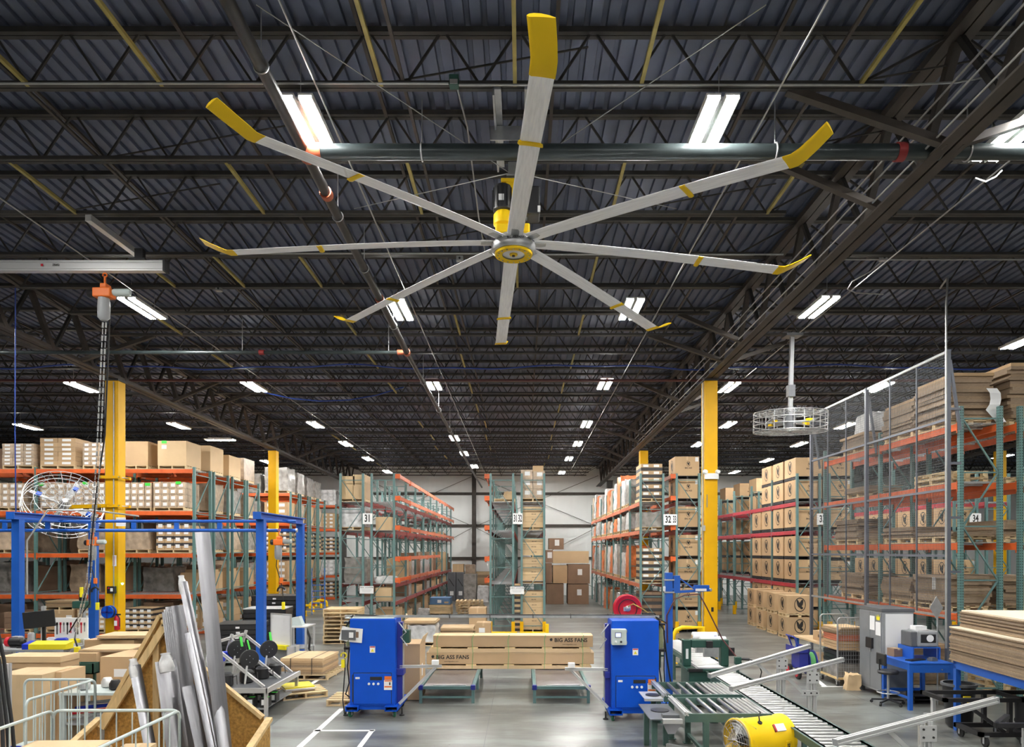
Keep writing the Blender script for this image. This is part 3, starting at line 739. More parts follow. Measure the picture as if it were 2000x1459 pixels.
# second shelf
def s2(n): return 'on the second shelf of the left rack, %s' % n
a = slot(-12, 46, 943, 4.42, s2('left picture edge')); grid(a[0],a[1],a[2],a[3],a[4],a[5],4,4,'small labelled carton on leftmost pallet, second shelf of left rack','wrap_card')
a = slot(78, 142, 943, 4.42, s2('behind the caged fan')); grid(a[0],a[1],a[2],a[3],a[4],a[5],4,4,'small labelled carton behind the caged fan, second shelf of left rack','wrap_card')
a = slot(146, 206, 942, 4.42, s2('left of the yellow column')); grid(a[0],a[1],a[2],a[3],a[4],a[5],4,4,'small labelled carton left of yellow column, second shelf of left rack','wrap_card')
a = slot(241, 296, 942, 4.42, s2('right of the yellow column')); grid(a[0],a[1],a[2],a[3],a[4],a[5],4,4,'small labelled carton right of yellow column, second shelf of left rack','wrap_card')
a = slot(299, 361, 941, 4.42, s2('at its end')); grid(a[0],a[1],a[2],a[3],a[4],a[5],4,4,'small labelled carton at the end of second shelf of left rack','wrap_card')
for (x0, y0) in ((80, 946), (166, 944), (288, 946), (348, 943)):
    X = PX(x0, YFr-.02); single('green_tag', MB().box(-.09,.09,-.004,0,-.05,.05), M['grn_tag'], 'bright green tag stuck on labelled cartons of the second shelf', 'tag', 'green tags on the second shelf', None, (X, YFr-.015, PZ(y0, YFr)))
# third shelf
def s3(n): return 'on the third shelf of the left rack, %s' % n
a = slot(-12, 28, 1035, 2.95, s3('left picture edge')); wrapped(*a, 'film wrapped box at the left picture edge on the third shelf','wrap_card',1)
a = slot(152, 205, 1039, 2.95, s3('behind the blue post')); wrapped(*a, 'film wrapped box behind the blue post on third shelf of left rack','wrap_card',2)
a = slot(241, 292, 1034, 2.95, s3('right of the yellow column')); wrapped(*a, 'film wrapped box right of the yellow column on third shelf','wrap_card',3)
a = slot(305, 372, 1020, 2.95, s3('at its end')); grid(a[0],a[1],a[2],a[3],a[4],a[5],4,4,'black banded carton at the end of third shelf of left rack','card',True,(.55,.98))
# fourth shelf and floor
for i, (x0, x1, y, Yb) in enumerate(()):
    a = slot(x0, x1, y, 1.52, 'on the fourth shelf in the second left row, %s from left' % ordw(i), Yf=25.6, d=1.0)
    wrapped(*a, 'dark wrapped box in shade on fourth shelf of second left row, %s placed' % ordw(i), 'card_dark', i)
def s5(n): return 'on the bottom level of the left rack, %s' % n
a = slot(88, 143, 1192, .18, s5('under flat sheets')); carton(*a, 'plain brown carton on bottom level of left rack with white paper','card',lab=(.2,.24,.7,.55)); pallet(a[0], a[1], a[2]+a[5], round(a[3],2), a[4], 'under flat cardboard on a bottom level carton of the left rack'); sheets(a[0],a[1],a[2]+a[5]+.127,a[3]*.95,a[4],.2,6,'flat brown sheets on carton at bottom level of left rack')
a = slot(150, 206, 1190, .18, s5('left of the yellow column')); grid(a[0],a[1],a[2],a[3],a[4],a[5],4,4,'labelled carton left of yellow column on bottom level of left rack','card_light')
a = slot(242, 298, 1188, .18, s5('right of the yellow column')); grid(a[0],a[1],a[2],a[3],a[4],a[5],4,4,'black banded carton right of yellow column on bottom level','card_light',True,(.52,.98))
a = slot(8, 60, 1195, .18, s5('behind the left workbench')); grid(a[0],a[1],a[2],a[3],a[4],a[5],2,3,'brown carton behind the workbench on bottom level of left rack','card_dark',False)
# the end positions of the rows behind, seen along the rack end (X about -12)
rowf = [25.5+.1, 27.13+.1, 28.6+.1]
for i, Yr in enumerate(rowf):
    nm = ordw(i+1)
    w_ = 1.15; cx = -11.55-w_/2-.0
    pallet(cx, Yr+.55, 5.905, w_, 1.1, 'on the top shelf at the end of the %s left row' % nm)
    carton(cx, Yr+.55, 6.032, w_, 1.12, .92-.1*(i==1)-.02*i, 'plain brown carton at the end of the top shelf, %s left row' % nm, 'card_light' if i < 2 else 'wrap_card', tape=False)
    for li, z in enumerate((4.445, 2.975)):
        pallet(cx, Yr+.55, z, w_, 1.1, 'on the %s shelf at the end of the %s left row' % (('second','third')[li], nm))
        wrapped(cx, Yr+.55, z+.127, w_, 1.1, 1.0-.1*i, 'wrapped load on the %s shelf at the end of the %s left row' % (('second','third')[li], nm), ('wrap_card','wrap_grey')[(i+li) % 2], i+li)
    for k in range(3):
        carton(cx, Yr+.2+.36*k, 1.545, 1.1, .34, .7+.1*(k % 2), 'brown carton on fourth shelf at the end of the %s left row' % nm, 'card', group='cartons on fourth shelf, %s left row' % nm)
    grid(cx, Yr+.55, .19, w_, 1.1, .9, 3, 3, 'brown carton on bottom level at the end of the %s left row' % nm, 'card', True)
# loads deeper in the rows behind, which close the view through the rack
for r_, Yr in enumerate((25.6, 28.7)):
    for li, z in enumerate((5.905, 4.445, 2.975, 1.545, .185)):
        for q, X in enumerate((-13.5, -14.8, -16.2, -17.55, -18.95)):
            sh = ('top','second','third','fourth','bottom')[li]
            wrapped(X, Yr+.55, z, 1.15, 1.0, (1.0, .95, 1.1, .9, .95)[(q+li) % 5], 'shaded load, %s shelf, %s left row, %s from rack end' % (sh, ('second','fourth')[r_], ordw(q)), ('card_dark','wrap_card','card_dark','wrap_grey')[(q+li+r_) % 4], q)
# the second block beyond the aisle
for i, Yr in enumerate((34.1, 35.6, 37.2, 38.7)):
    nm = ordw(i); cx = -12.15
    for li, z in enumerate((5.9, 4.44, 2.97, 1.54, .18)):
        sh = ('top','second','third','fourth','bottom')[li]
        where = '%s shelf, %s row of the second left block' % (sh, nm)
        pallet(cx, Yr+.55, z, 1.15, 1.1, 'on '+where)
        if li == 0: wrapped(cx, Yr+.55, z+.127, 1.15, 1.1, 1.15-.08*i, 'grey wrapped load on '+where, 'wrap_grey', i)
        elif li in (2, 4): grid_far(cx, Yr+.55, z+.127, 1.15, 1.1, .95, 4, 4, 'small labelled carton on '+where, 'card', True, (.5,.98) if li == 2 else None)
        else: grid_far(cx, Yr+.55, z+.127, 1.15, 1.1, .9, 2, 3, 'carton on '+where, ('card','wrap_card')[i % 2], True)
    if i == 0:
        for li, z in enumerate((5.9, 4.44, 2.97, 1.54)):
            for q, X in enumerate((-13.5, -14.8, -16.2)):
                sh = ('top','second','third','fourth')[li]
                wrapped(X, Yr+.55, z+.02, 1.2, 1.1, .9+.15*random.random(), 'wrapped load on %s shelf of second left block, %s from its end' % (sh, ordw(q+1)), ('wrap_grey','wrap_card')[q % 2], q)
# far rack by the back wall
for li, z in enumerate((5.9, 4.44, 2.97, 1.54, .18)):
    sh = ('top','second','third','fourth','bottom')[li]
    for q, X in enumerate((-12.3, -13.65, -15.0)):
        grid_far(X, 43.65, z+.02, 1.15, 1.1, .95, 3, 4, 'small pale carton on the %s shelf of the rack by the back wall' % sh, ('wrap','card','card')[li % 3], True, (.5,.98) if li in (2,4) else None)

flush_far('mixed labelled cartons on the far left racks beyond the aisle')
# ------------------------------------------------------------------ signs on the aisle racks
def sign(x, y, txt, size, w_, h, label, Yq=FY0-.12, dark='print'):
    o = thing('aisle_sign', label, 'sign', (PX(x, Yq), Yq, PZ(y, Yq)))
    part('board', MB().box(-w_/2,w_/2,-.01,.01,-h/2,h/2), M['paper'], o)
    t = text(txt, size, dark, o, (0,-.013,0), bold=size*.025, name='number'); t.scale = (.62, 1, 1)
    return o
sign(718, 1013, '31', .38, .36, .40, 'white sign with black number 31 on the left aisle rack')
sg = sign(1011, 1013, '31', .36, .36, .40, 'white sign reading 31 and 32 on the narrow centre rack')
sg.children[1].location.x = -.08; sg.children[1].scale = (.4,1,1)
t = text('32', .36, 'print', sg, (.09,-.013,0), bold=.009, name='number'); t.scale = (.4,1,1)
sg = sign(1309, 1015, '32', .36, .50, .40, 'white sign reading 32 and 33 beside the right yellow column')
sg.children[1].location.x = -.08
t = text('33', .36, 'print', sg, (.16,-.013,0), bold=.009, name='number'); t.scale = (.36,1,1)
sign(1606, 1014, '33', .36, .40, .42, 'white sign with black number at the edge of the mesh guard')
sign(1905, 1013, '34', .36, .42, .40, 'white sign with black number 34 seen through the right rack')
def notice(x, y, label):
    Yq = FY0-.11; o = thing('notice_board', label, 'sign', (PX(x, Yq), Yq, PZ(y, Yq)))
    part('board', MB().box(-.26,.26,-.006,.006,-.14,.14), M['paper'], o)
    text('T-BOX  LOCATIONS', .055, 'print', o, (0,-.009,.085), bold=.0012, name='heading')
    for k in range(3): part('text_line', MB().box(-.2+.02*k,.2-.03*k,-.008,-.006,.02-.045*k,.028-.045*k), M['grey'], o)
notice(716, 1152, 'small white notice with black heading on the left aisle rack'); notice(1010, 1153, 'small white notice with black heading on the narrow centre rack')
# cross bars between back-to-back frames
# ------------------------------------------------------------------ loads in the aisle racks
# sign 31 rack: front bay, left and right halves
def bay(i): return FY0+BL*(i+.5)
def aisle_slot(X, i, li, where):
    return X, bay(i), (0.02, 1.14+.025, 1.81+.025, 3.80+.025, 4.87+.025)[li]
x31a, x31b = -6.36, -5.2
pallet(x31a, 26.5, 4.895, .95, 1.1, 'on the top deck at the front of the sign 31 rack')
for (dx, dz, w_, h) in ((-.24,0,.46,.5),(.24,0,.46,.62),(-.2,.5,.5,.34),(.22,.62,.46,.28)):
    carton(x31a+dx, 26.5, 5.022+dz, w_, 1.0, h, 'open brown carton on the top deck of the sign 31 rack', 'card_light', group='cartons on the top deck of the sign 31 rack')
pallet(x31a, 26.5, 3.825, .95, 1.1, 'on the third deck behind sign 31'); wrapped(x31a, 26.5, 3.952, .95, 1.1, .72, 'white wrapped load beside sign 31', 'wrap', 1)
carton(x31b, 26.4, 3.825, .6, .9, .5, 'tan carton on third deck right of sign 31', 'card_light')
wrapped(x31a+.1, 26.6, 1.835, .85, 1.2, .95, 'heap of wrapped brown goods on second deck, sign 31 rack front', 'wrap_grey', 2)
single('white_bag', lumpy_mesh(.7,.6,.25,2), M['wrap'], 'white plastic bag on second deck at the front of sign 31 rack', 'bag', None, None, (x31b+.05, 26.3, 1.835))
for k in range(2): carton(x31a, 26.5, .02+.001+.25*k, .74, 1.0, .245, 'long tan carton with small print low in the sign 31 rack, %s in its stack' % ordw(k), 'card_light', txt=('BIG ASS',.05,.3,.5))
carton(x31b, 26.3, 1.165, .6, .8, .5, 'tan carton on lowest deck right of the white notice', 'card_light')
kinds = ['card','card_light','wrap_card','card_dark','wrap']
for i in range(1, 8):
    for li in (1, 2, 3, 4):
        for (X, half) in ((x31a,'left'), (x31b,'right')):
            if random.random() < (.25 if li < 3 else .55): continue
            n = random.choice((1, 2, 2, 3)); zz = (0, 1.165, 1.835, 3.825, 4.895)[li]
            for q in range(n):
                dl = (BL-.3)/n
                hh = random.uniform(.25, .55) if li != 2 else random.uniform(.4,1.2)
                carton(X, FY0+BL*i+.15+dl*(q+.5), zz, .8, round(dl*.85,2), round(hh,2), 'carton in %s bay, %s deck, %s half of sign 31 rack' % (ordw(i), ('','lowest','second','third','top')[li], half), random.choice(kinds), group='cartons in %s bay, %s deck, %s half of sign 31 rack' % (ordw(i), ('','lowest','second','third','top')[li], half), tape=False)
# things on the floor under the sign 31 rack
for i in range(0, 7):
    carton(x31b-.05, bay(i)+.2, .01, .8, 1.3, round(random.uniform(.5,.9),2), 'carton on the floor under the sign 31 rack, %s bay' % ordw(i), random.choice(kinds[:3]), tape=False)
# narrow centre rack, right half: stacks of long tan cartons at the front
xc = .40; xcl = -.77
def centre_stack(z, n, h, label, m='card_light', w_=.80):
    for k in range(n): carton(xc+random.uniform(-.015,.015), 26.45, z+k*h, w_, 1.1, round(h-.006,3), '%s, %s from below' % (label, ordw(k)), m, tape=False, txt=('BIG ASS',.05,.1,.5), lab=None)
pallet(xc, 26.45, 4.895, .9, 1.15, 'on the top deck of the narrow centre rack')
for (dx, dz, h) in ((-.23,0,.36),(.23,0,.36),(-.23,.36,.36),(.23,.36,.36),(-.23,.72,.36),(.23,.72,.30)):
    carton(xc+dx, 26.45, 5.022+dz, .44, 1.05, h-.006, 'wrapped carton on the top deck of the narrow centre rack', 'wrap_card', tape=False, group='wrapped cartons on top of the narrow centre rack', lab=(.2,.15,.1,.6))
carton(xc+.2, 26.5, 5.022+1.03, .40, .7, .22, 'open carton topping the wrapped cartons on the narrow centre rack', 'card_light')
pallet(xc, 26.45, 3.825, .9, 1.15, 'on the third deck of the narrow centre rack'); centre_stack(3.952, 4, .19, 'flat tan carton on third deck of narrow centre rack')
pallet(xc, 26.45, 1.835, .9, 1.15, 'on the second deck of the narrow centre rack'); centre_stack(1.962, 4, .20, 'flat tan carton on second deck of narrow centre rack')
pallet(xc, 26.45, 2.78, .9, 1.15, 'on top of flat tan cartons, narrow centre rack'); centre_stack(2.907, 3, .2, 'flat tan carton on the raised pallet of narrow centre rack')
pallet(xc, 26.45, .002, .9, 1.15, 'on the floor in the narrow centre rack'); centre_stack(.13, 7, .2, 'flat tan carton in the floor stack of narrow centre rack')
for k in range(9):
    carton(-.18, 26.3+.0, .0+k*.2+.002, .22, .9, .19, 'slim patterned carton in the flue of the narrow centre rack', 'card_light', tape=False, band=(.25,.8), group='slim cartons in the centre rack flue')
for i in range(1, 8):
    for li, zz in ((2, 1.835), (3, 3.825), (4, 4.895)):
        hh = round(random.uniform(.5, .9), 2)
        if random.random() < .75: grid(xc, bay(i), zz, .8, 2.0, hh, 1, 3, 'tan carton in %s bay, %s deck, narrow centre rack right half' % (ordw(i), ('','','second','third','top')[li]), 'card_light', False, ny=2)
pallet(xcl+.1, 26.6, 4.895, .8, 1.1, 'on the top deck of the narrow centre rack, left half'); single('goods_heap', lumpy_mesh(.35,.4,.28,2), M['card_light'], 'small tan heap on top deck left of the wrapped cartons', 'goods', None, None, (xcl+.25, 26.5, 5.022))
# sign 32 rack, left half: banded cartons at the front, then wrapped loads down the aisle
x32 = 4.85; x33 = 6.19
def banded(z, n, h, where):
    for k in range(n):
        for s in (-1, 1):
            carton(x32+s*.2, 26.45, z+k*h, .40, 1.1, round(h-.008,3), 'black banded carton %s, sign 32 rack, layer %s' % (where, ordw(k)), 'card', tape=False, band=(.0,.45), group='black banded cartons, '+where, lab=(.2,round(h*.35,3),-.1,.7))
pallet(x32, 26.45, 4.895, .9, 1.15, 'under banded cartons on the top deck, sign 32 rack'); banded(5.022, 5, .26, 'on the top deck')
pallet(x32, 26.45, 3.825, .9, 1.15, 'on the third deck at the front of the sign 32 rack')
wrapped(x32, 26.45, 3.952, .86, 1.1, .55, 'clear wrapped dark goods beside sign 32', 'wrap_grey', 2)
pallet(x32, 26.45, 1.835, .9, 1.15, 'on the second deck at the front of the sign 32 rack'); banded(1.962, 5, .24, 'on the second deck')
for k in range(6):
    for s in (-1, 1): carton(x32+s*.2, 26.45, .01+k*.25, .40, 1.1, .242, 'dark patterned carton on the floor beside the hose reel', 'card_dark', tape=False, band=(.1,.6), group='cartons on the floor of the sign 32 rack')
wk = ['wrap','wrap_orange','wrap','wrap_card','wrap_orange','wrap','wrap_grey']
wn = {'wrap':'white wrapped', 'wrap_orange':'orange wrapped', 'wrap_card':'brown wrapped', 'wrap_grey':'grey wrapped'}
for i in range(1, 7):
    for li, zz in ((2,1.835), (3,3.825), (4,4.895)):
        for q in range(2):
            mm = wk[(i*2+q+li) % 7]; Yp = FY0+BL*i+.65+1.25*q
            dk = ('','','second','third','top')[li]
            nm = '%s load, %s half of %s bay, %s deck, sign 32 rack' % (wn[mm], ('near','far')[q], ordw(i), dk)
            pallet(x32, Yp, zz, .9, 1.1, 'in %s half of %s bay, %s deck, sign 32 rack' % (('near','far')[q], ordw(i), dk), alt=True)
            hh = random.uniform(.5,.7) if li == 3 else random.uniform(.9, 1.5 if li == 2 else 1.45)
            wrapped(x32-.03, Yp, zz+.127, .82, 1.06, round(hh,1), nm, mm, i+q)
    wrapped(x32-.03, bay(i)-.4, .002, .82, 1.1, 1.1, '%s load on the floor in the %s bay of the sign 32 rack' % (wn[wk[i % 7]], ordw(i)), wk[i % 7], i)
# big emblem cartons: right half of the sign 32 rack
def emb_stack(X, Y, z, n, w_, d, h, where, faces='f', hb=.14):
    for k in range(n):
        pallet(X, Y, z, w_, d, '%s of its stack, %s' % (('lowest','second','third')[k], where), 'black')
        carton(X, Y, z+.127, w_*.98, d*.98, h, 'emblem carton %s, %s in stack' % (where, ('bottom','second','third')[k]), 'card', emb=faces, lab=(.12,.16,.8,.85) if random.random() < .5 else None)
        z += .127+h+.003
    return z
emb_stack(x33, 26.5, 4.895, 2, .92, 1.15, .72, 'on the top deck beside the yellow column', 'fl')
emb_stack(x33, 26.5, 3.825, 1, .92, 1.15, .76, 'on the third deck beside the yellow column', 'fl')
emb_stack(x33, 26.5, 1.835, 2, .92, 1.15, .78, 'on the second deck beside the yellow column', 'fl')
emb_stack(x33, 26.5, .002, 2, .92, 1.15, .70, 'on the floor beside the yellow column', 'fl')
# red beam rack: emblem cartons facing the aisle
x34 = 10.74; x34b = 11.88
for i in range(0, 6):
    for li, zz in ((2,1.835), (3,3.825), (4,4.895)):
        for q in range(2):
            if li == 4 and i == 0 and q == 1: pass
            Yp = FY0+BL*i+.66+1.24*q; dk = ('','','second','third','top')[li]
            n = {2: 2, 3: 1, 4: 2}[li]
            if i >= 2 or (li == 4 and i == 1 and q == 1): continue
            emb_stack(x34, Yp, zz, n, 1.0, 1.1, {2: .76, 3: .76, 4: .70}[li], '%s half, %s bay, %s deck, red beam rack' % (('near','far')[q], ordw(i), dk), 'fl' if q == 0 else 'l')
    for q in range(2):
        Yp = FY0+BL*i+.66+1.24*q
        if i in (2, 3, 4): continue
        emb_stack(x34, Yp, .002, 2, 1.0, 1.1, .70, '%s half, %s bay, floor, red beam rack' % (('near','far')[q], ordw(i)), 'l')
    for li, zz in ((2,1.835), (3,3.825), (4,4.895)):
        if i < 6:
            dk = ('','','second','third','top')[li]
            emb_stack(x34b, bay(i)-.6, zz, 2 if li != 3 else 1, 1.0, 1.1, .72, '%s bay, %s deck, red rack rear' % (ordw(i), dk), 'f')
# cartons on pallets in front of the red beam rack
for i, (x, y) in enumerate(((1478, 1223), (1497, 1231), (1519, 1239), (1543, 1248))):
    g = G(x, y); 
    for k in range(2):
        z = .002+k*(.127+.62)
        if i == 3 and k == 2: continue
        pallet(g.x+.35, g.y+.4, z, .95, .8, 'under the %s carton, %s floor stack by red beam rack' % (('lower','upper')[k], ordw(i)), alt=True)
        carton(g.x+.35, g.y+.4, z+.127, .93, .78, .62, '%s emblem carton, %s floor stack beside the red beam rack' % (('lower','upper')[k], ordw(i)), 'card', emb='bl', tape=False)
# far right rack
for i in range(0, 3):
    for li, zz in ((2,1.835), (3,3.825)):
        for q in range(2):
            emb_stack(16.55, FY0+BL*i+.66+1.24*q, zz, 1, 1.0, 1.1, .75, '%s half, %s bay, %s deck, sign 34 rack' % (('near','far')[q], ordw(i), ('','','second','third')[li]), 'fl')
# ------------------------------------------------------------------ near right rack: cardboard sheets and pallets
xm, xm2 = 9.34, 10.55
def hs(*a, **k): return sheets(*a, **k)
for (X, Yp, li, h, n, lab) in ((xm,15.0,3,.95,14,'top level near end'),(xm2,15.0,3,1.15,16,'top level second row near end'),(xm,16.4,3,.75,12,'top level middle'),(xm,18.6,3,.35,5,'top level far end'),
        (xm,15.0,1,.10,3,'third level near end'),(xm,16.4,1,.25,6,'third level middle'),(xm,19.0,1,.55,9,'third level far end'),(xm2,15.1,1,.35,7,'third level second row'),
        (xm,15.1,0,.62,10,'lower level near end'),(xm,16.5,0,.50,9,'lower level middle'),(xm,18.7,0,.55,9,'lower level far end'),(xm2,15.2,0,.62,11,'lower level second row'),(xm,18.4,2,.14,3,'upper level far end')):
    z = RL[li]+.025
    pallet(X, Yp, z, .85, 1.25, 'under cardboard, %s of the mesh guarded rack' % lab, alt=True)
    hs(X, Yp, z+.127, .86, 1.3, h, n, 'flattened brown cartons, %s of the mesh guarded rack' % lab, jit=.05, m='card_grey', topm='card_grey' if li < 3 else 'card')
pallet(xm, 15.1, RL[2]+.025, .85, 1.25, 'empty on the upper level, near end of the mesh guarded rack', alt=True)
pallet(xm, 15.1, RL[2]+.152, .85, 1.25, 'second of two stacked empty ones on the upper level, mesh guarded rack', alt=True)
pallet(xm2, 15.1, RL[2]+.025, .85, 1.25, 'empty on the upper level of the second near right row', alt=True)
for k in range(5):
    pallet(xm2, 15.1, .002+k*.127, .85, 1.25, 'on the floor stack of the second near right row, %s from below' % ordw(k), alt=True)
    pallet(xm, 18.6, .002+k*.127, .85, 1.25, 'on the far floor stack of the mesh guarded rack, %s from below' % ordw(k), alt=True)
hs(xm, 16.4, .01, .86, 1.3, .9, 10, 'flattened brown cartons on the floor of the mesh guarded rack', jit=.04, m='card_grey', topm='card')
single('white_bag', lumpy_mesh(.55,.9,.5,1), M['wrap'], 'pale cloth covered bundle at the far end of the top level', 'bundle', None, None, (xm, 18.4, RL[3]+.53))
# torn white paper hanging over the cardboard
def ribbon(pts, wd, m, name, label, cat, loc=(0,0,0)):
    vs = []; fs = []
    for (x, y, z) in pts: vs += [(x-wd/2,y,z),(x+wd/2,y,z)]
    for i in range(len(pts)-1): fs.append((2*i,2*i+1,2*i+3,2*i+2))
    o = single(name, MB().add(vs, fs), M[m], label, cat, None, None, loc); s = o.modifiers.new('solid','SOLIDIFY'); s.thickness = .004; return o
ribbon([(0,0,0),(.06,-.02,-.1),(.1,.02,-.22),(.05,-.02,-.34),(.0,.02,-.44),(.12,-.01,-.6),(.18,-.02,-.7)], .22, 'paper', 'torn_paper', 'torn white paper trailing down the top cardboard pile', 'paper', (PX(1938, 14.2), 14.22, PZ(758, 14.2)))
single('paper_sheet', MB().box(-.04,.04,-.01,0,-.13,.13), M['paper'], 'white paper sheet hanging on cardboard in the lower mesh rack', 'paper', None, None, (xm-.47, 14.9, 2.35))

# ------------------------------------------------------------------ mesh guard
mg = thing('mesh_guard', 'tall wire mesh guard panels on posts along the near right rack', 'guard fence', (8.62, 14.0, 0))
zt = 7.12; zb = 1.72; ln = 6.6
for i, y in enumerate((0, 3.3, 6.6)):
    part('guard_post', MB().box(-.04,.04,y-.04,y+.04,0,zt), M['mesh_post'], mg)
    part('top_brace', MB().bar((.04,y,zt-.2),(.26,y+.02,5.5),.05), M['mesh_post'], mg)
for j in range(5): part('stand_off', MB().box(.04,.26,-.03,.03,1.5+j*1.1,1.55+j*1.1), M['mesh_post'], mg)
for i in range(2):
    for z in (zb, 2.95, 4.3, 5.72, zt-.03):
        part('panel_frame', MB().box(-.02,.02,i*3.3+.04,i*3.3+3.26,z-.025,z+.025), M['mesh_post'] if z > zb and z < 7 else M['galv'], mg)
    for y in (1.1, 2.2): part('panel_frame', MB().box(-.015,.015,i*3.3+y-.012,i*3.3+y+.012,zb,zt), M['mesh_post'], mg)
    mb = MB(); n = int((zt-zb)/.055)
    for k in range(n): z = zb+k*.055; mb.box(-.002,.002,i*3.3+.04,i*3.3+3.26,z-.002,z+.002)
    for k in range(int(3.3/.055)): y = i*3.3+.04+k*.055; mb.box(-.0055,-.0015,y-.002,y+.002,zb,zt)
    part('wire_mesh', mb, M['mesh_wire'], mg, kind='stuff')
single('conduit', MB().path([(0,0,1.1),(0,0,5.0),(0,0,8.0),(.05,.05,8.3),(.15,.2,8.6),(.18,.5,zjb(14.6)+.0)], .02, 8), M['conduit'], 'thin grey conduit rising from the mesh guard to the roof', 'conduit', None, None, (PX(1848, 13.85), 13.85, 0), 0, True)
# ------------------------------------------------------------------ pipes and conduits under the roof
def arc(c, r, a0, a1, n, plane='xz'):
    out = []
    for k in range(n+1):
        t = a0+(a1-a0)*k/n
        u, v = r*math.cos(t), r*math.sin(t)
        out.append((c[0]+u, c[1], c[2]+v) if plane == 'xz' else ((c[0]+u, c[1]+v, c[2]) if plane == 'xy' else (c[0], c[1]+u, c[2]+v)))
    return out
zp = PZ(297, 8.62)
mp_ = thing('sprinkler_main', 'large dark green pipe crossing under the roof behind the fan blades', 'pipe', (0, 8.62, zp))
part('pipe', MB().tube((-2.5,0,0), (10.5,0,0), .095, 20), M['pipe'], mp_, True)
part('elbow', MB().path([(-2.5,0,0),(-2.62,0,0),(-2.68,.03,0),(-2.7,.1,0)], .105, 14), M['coupling'], mp_, True)
part('coupling_ring', MB().tube((4.66,0,0), (4.76,0,0), .112, 16), M['coupling_red'], mp_, True)
for X in (-1.25, 3.15, 5.55):
    part('pipe_hanger', MB().path(arc((X,0,0), .103, -math.pi/2, math.pi*1.5, 20, 'yz'), .011, 6).tube((X,0,.1), (X,0,zjb(8.6)-zp+.1), .008, 6), M['galv'], mp_, True)
dp = thing('sprinkler_branch', 'long black pipe running down the roof beside the left row of lights', 'pipe')
def hp(Y):
    pts = [(2.5,5.2),(8.65,5.0),(16.3,4.68),(37.8,4.35),(46.5,4.28)]
    for (a, b) in zip(pts, pts[1:]):
        if Y <= b[0]: t = (Y-a[0])/(b[0]-a[0]); return CAM_Z+a[1]+t*(b[1]-a[1])
    return CAM_Z+4.28
XP = -2.72
ys = [3, 6, 8.65, 12, 16.3, 22, 30, 38, 46.5]
part('pipe', MB().path([(XP, Y, hp(Y)) for Y in ys[:5]], .068, 14), M['pipe_black'], dp, True)
part('pipe', MB().path([(XP, Y, hp(Y)) for Y in ys[4:]], .055, 12), M['pipe_black'], dp, True)
for Y in (6.05, 9.6, 13.2, 16.3):
    part('coupling_ring', MB().tube((XP, Y-.06, hp(Y)), (XP, Y+.06, hp(Y)), .085, 14), M['coupling'], dp, True)
for Y in (7.2, 10.2, 11.9, 14.6, 19, 22.5, 26):
    part('pipe_hanger', MB().path(arc((XP,Y,hp(Y)), .078, -math.pi/2, math.pi*1.5, 16, 'xz'), .008, 5).tube((XP,Y,hp(Y)+.07), (XP,Y,zjb(Y)+.1), .007, 5), M['galv'], dp, True)
bp_ = thing('branch_pipe', 'thin shiny pipe crossing the roof above the left racks', 'pipe', (0, 16.3, hp(16.3)))
part('pipe', MB().tube((-16,0,0), (XP-.12,0,0), .045, 12), M['pipe'], bp_, True)
part('elbow', MB().path([(XP-.22,0,0),(XP-.12,0,0),(XP-.03,0,.02),(XP,0,.07)], .065, 10), M['coupling'], bp_, True)
part('coupling_ring', MB().tube((-6.2,0,0),(-6.08,0,0),.06,12), M['coupling_red'], bp_, True)
for X in (-3.15, -6.6): part('pipe_hanger', MB().tube((X,0,.03),(X,0,zjb(16.3)-hp(16.3)+.03),.008,5), M['galv'], bp_)
single('maroon_pipe', MB().tube((-16,0,0),(22,0,0),.04,10), M['pipe_red'], 'thin maroon sprinkler pipe crossing the whole roof behind the columns', 'pipe', None, None, (0, 20.4, PZ(743, 20.4)), 0, True)
single('blue_cable', MB().path([(x, .03*math.sin(x*1.7), .05*math.sin(x*.9)+.03*math.sin(x*2.3)) for x in [-15+.5*k for k in range(70)]], .022, 6), mat('blue_cable_jacket', (0.02,0.06,0.32), .4), 'blue cable bundle strung across the roof', 'cable', None, None, (0, 19.6, PZ(717, 19.6)), 0, True)
single('blue_cable', MB().path([(-6.9+.9*k, .1*k, -.25+.06*(k-2)**2) for k in range(6)], .022, 6), bpy.data.materials['blue_cable_jacket'], 'blue cable bundle sagging behind the left yellow column', 'cable', None, None, (-1.6, 22.8, zjb(22.8)-.12), 0, True)
# conduits across
def cconduit(x0, x1, y, Y, r, label, drop=None):
    z = PZ(y, Y); pts = [(PX(x0,Y),0,0),(PX(x1,Y),0,0)]
    if drop: pts += drop
    return single('conduit', MB().path(pts, r, 8), M['conduit'], label, 'conduit', None, None, (0, Y, z), 0, True)
cconduit(-60, 876, 163, 8.05, .013, 'thin silver conduit along the first joist left of the junction box')
X = PX(1850, 8.05)
cconduit(892, 1780, 166, 8.05, .013, 'thin silver conduit along the first joist right of the fan', [(PX(1830,8.05),0,.02),(PX(1880,8.05),.1,.1),(PX(1960,8.05),.3,.3)])
jb0 = thing('junction_box', 'small green junction box on the conduit left of the top blade', 'box', (PX(887,8.05), 8.05, PZ(160,8.05)))
part('body', MB().cbox(0,0,0,.11,.1,.12), M['green'], jb0, bevel=.006); part('cover', MB().cbox(.0,-.055,-.03,.09,.01,.05), M['conduit'], jb0)
single('conduit', MB().path([(PX(893,8.1),8.1,PZ(172,8.1)),(PX(912,8.9),8.95,zjb(8.95)-.03),(PX(935,11.3),11.3,zjb(11.3)-.05),(PX(950,13),12.6,zjb(12.6)-.06)], .011, 6), M['conduit'], 'thin conduit slanting back from the green junction box', 'conduit', None, None, (0,0,0), 0, True)
cconduit(430, 960, 495, 12.5, .016, 'conduit on the fourth joist left of the fan hub')
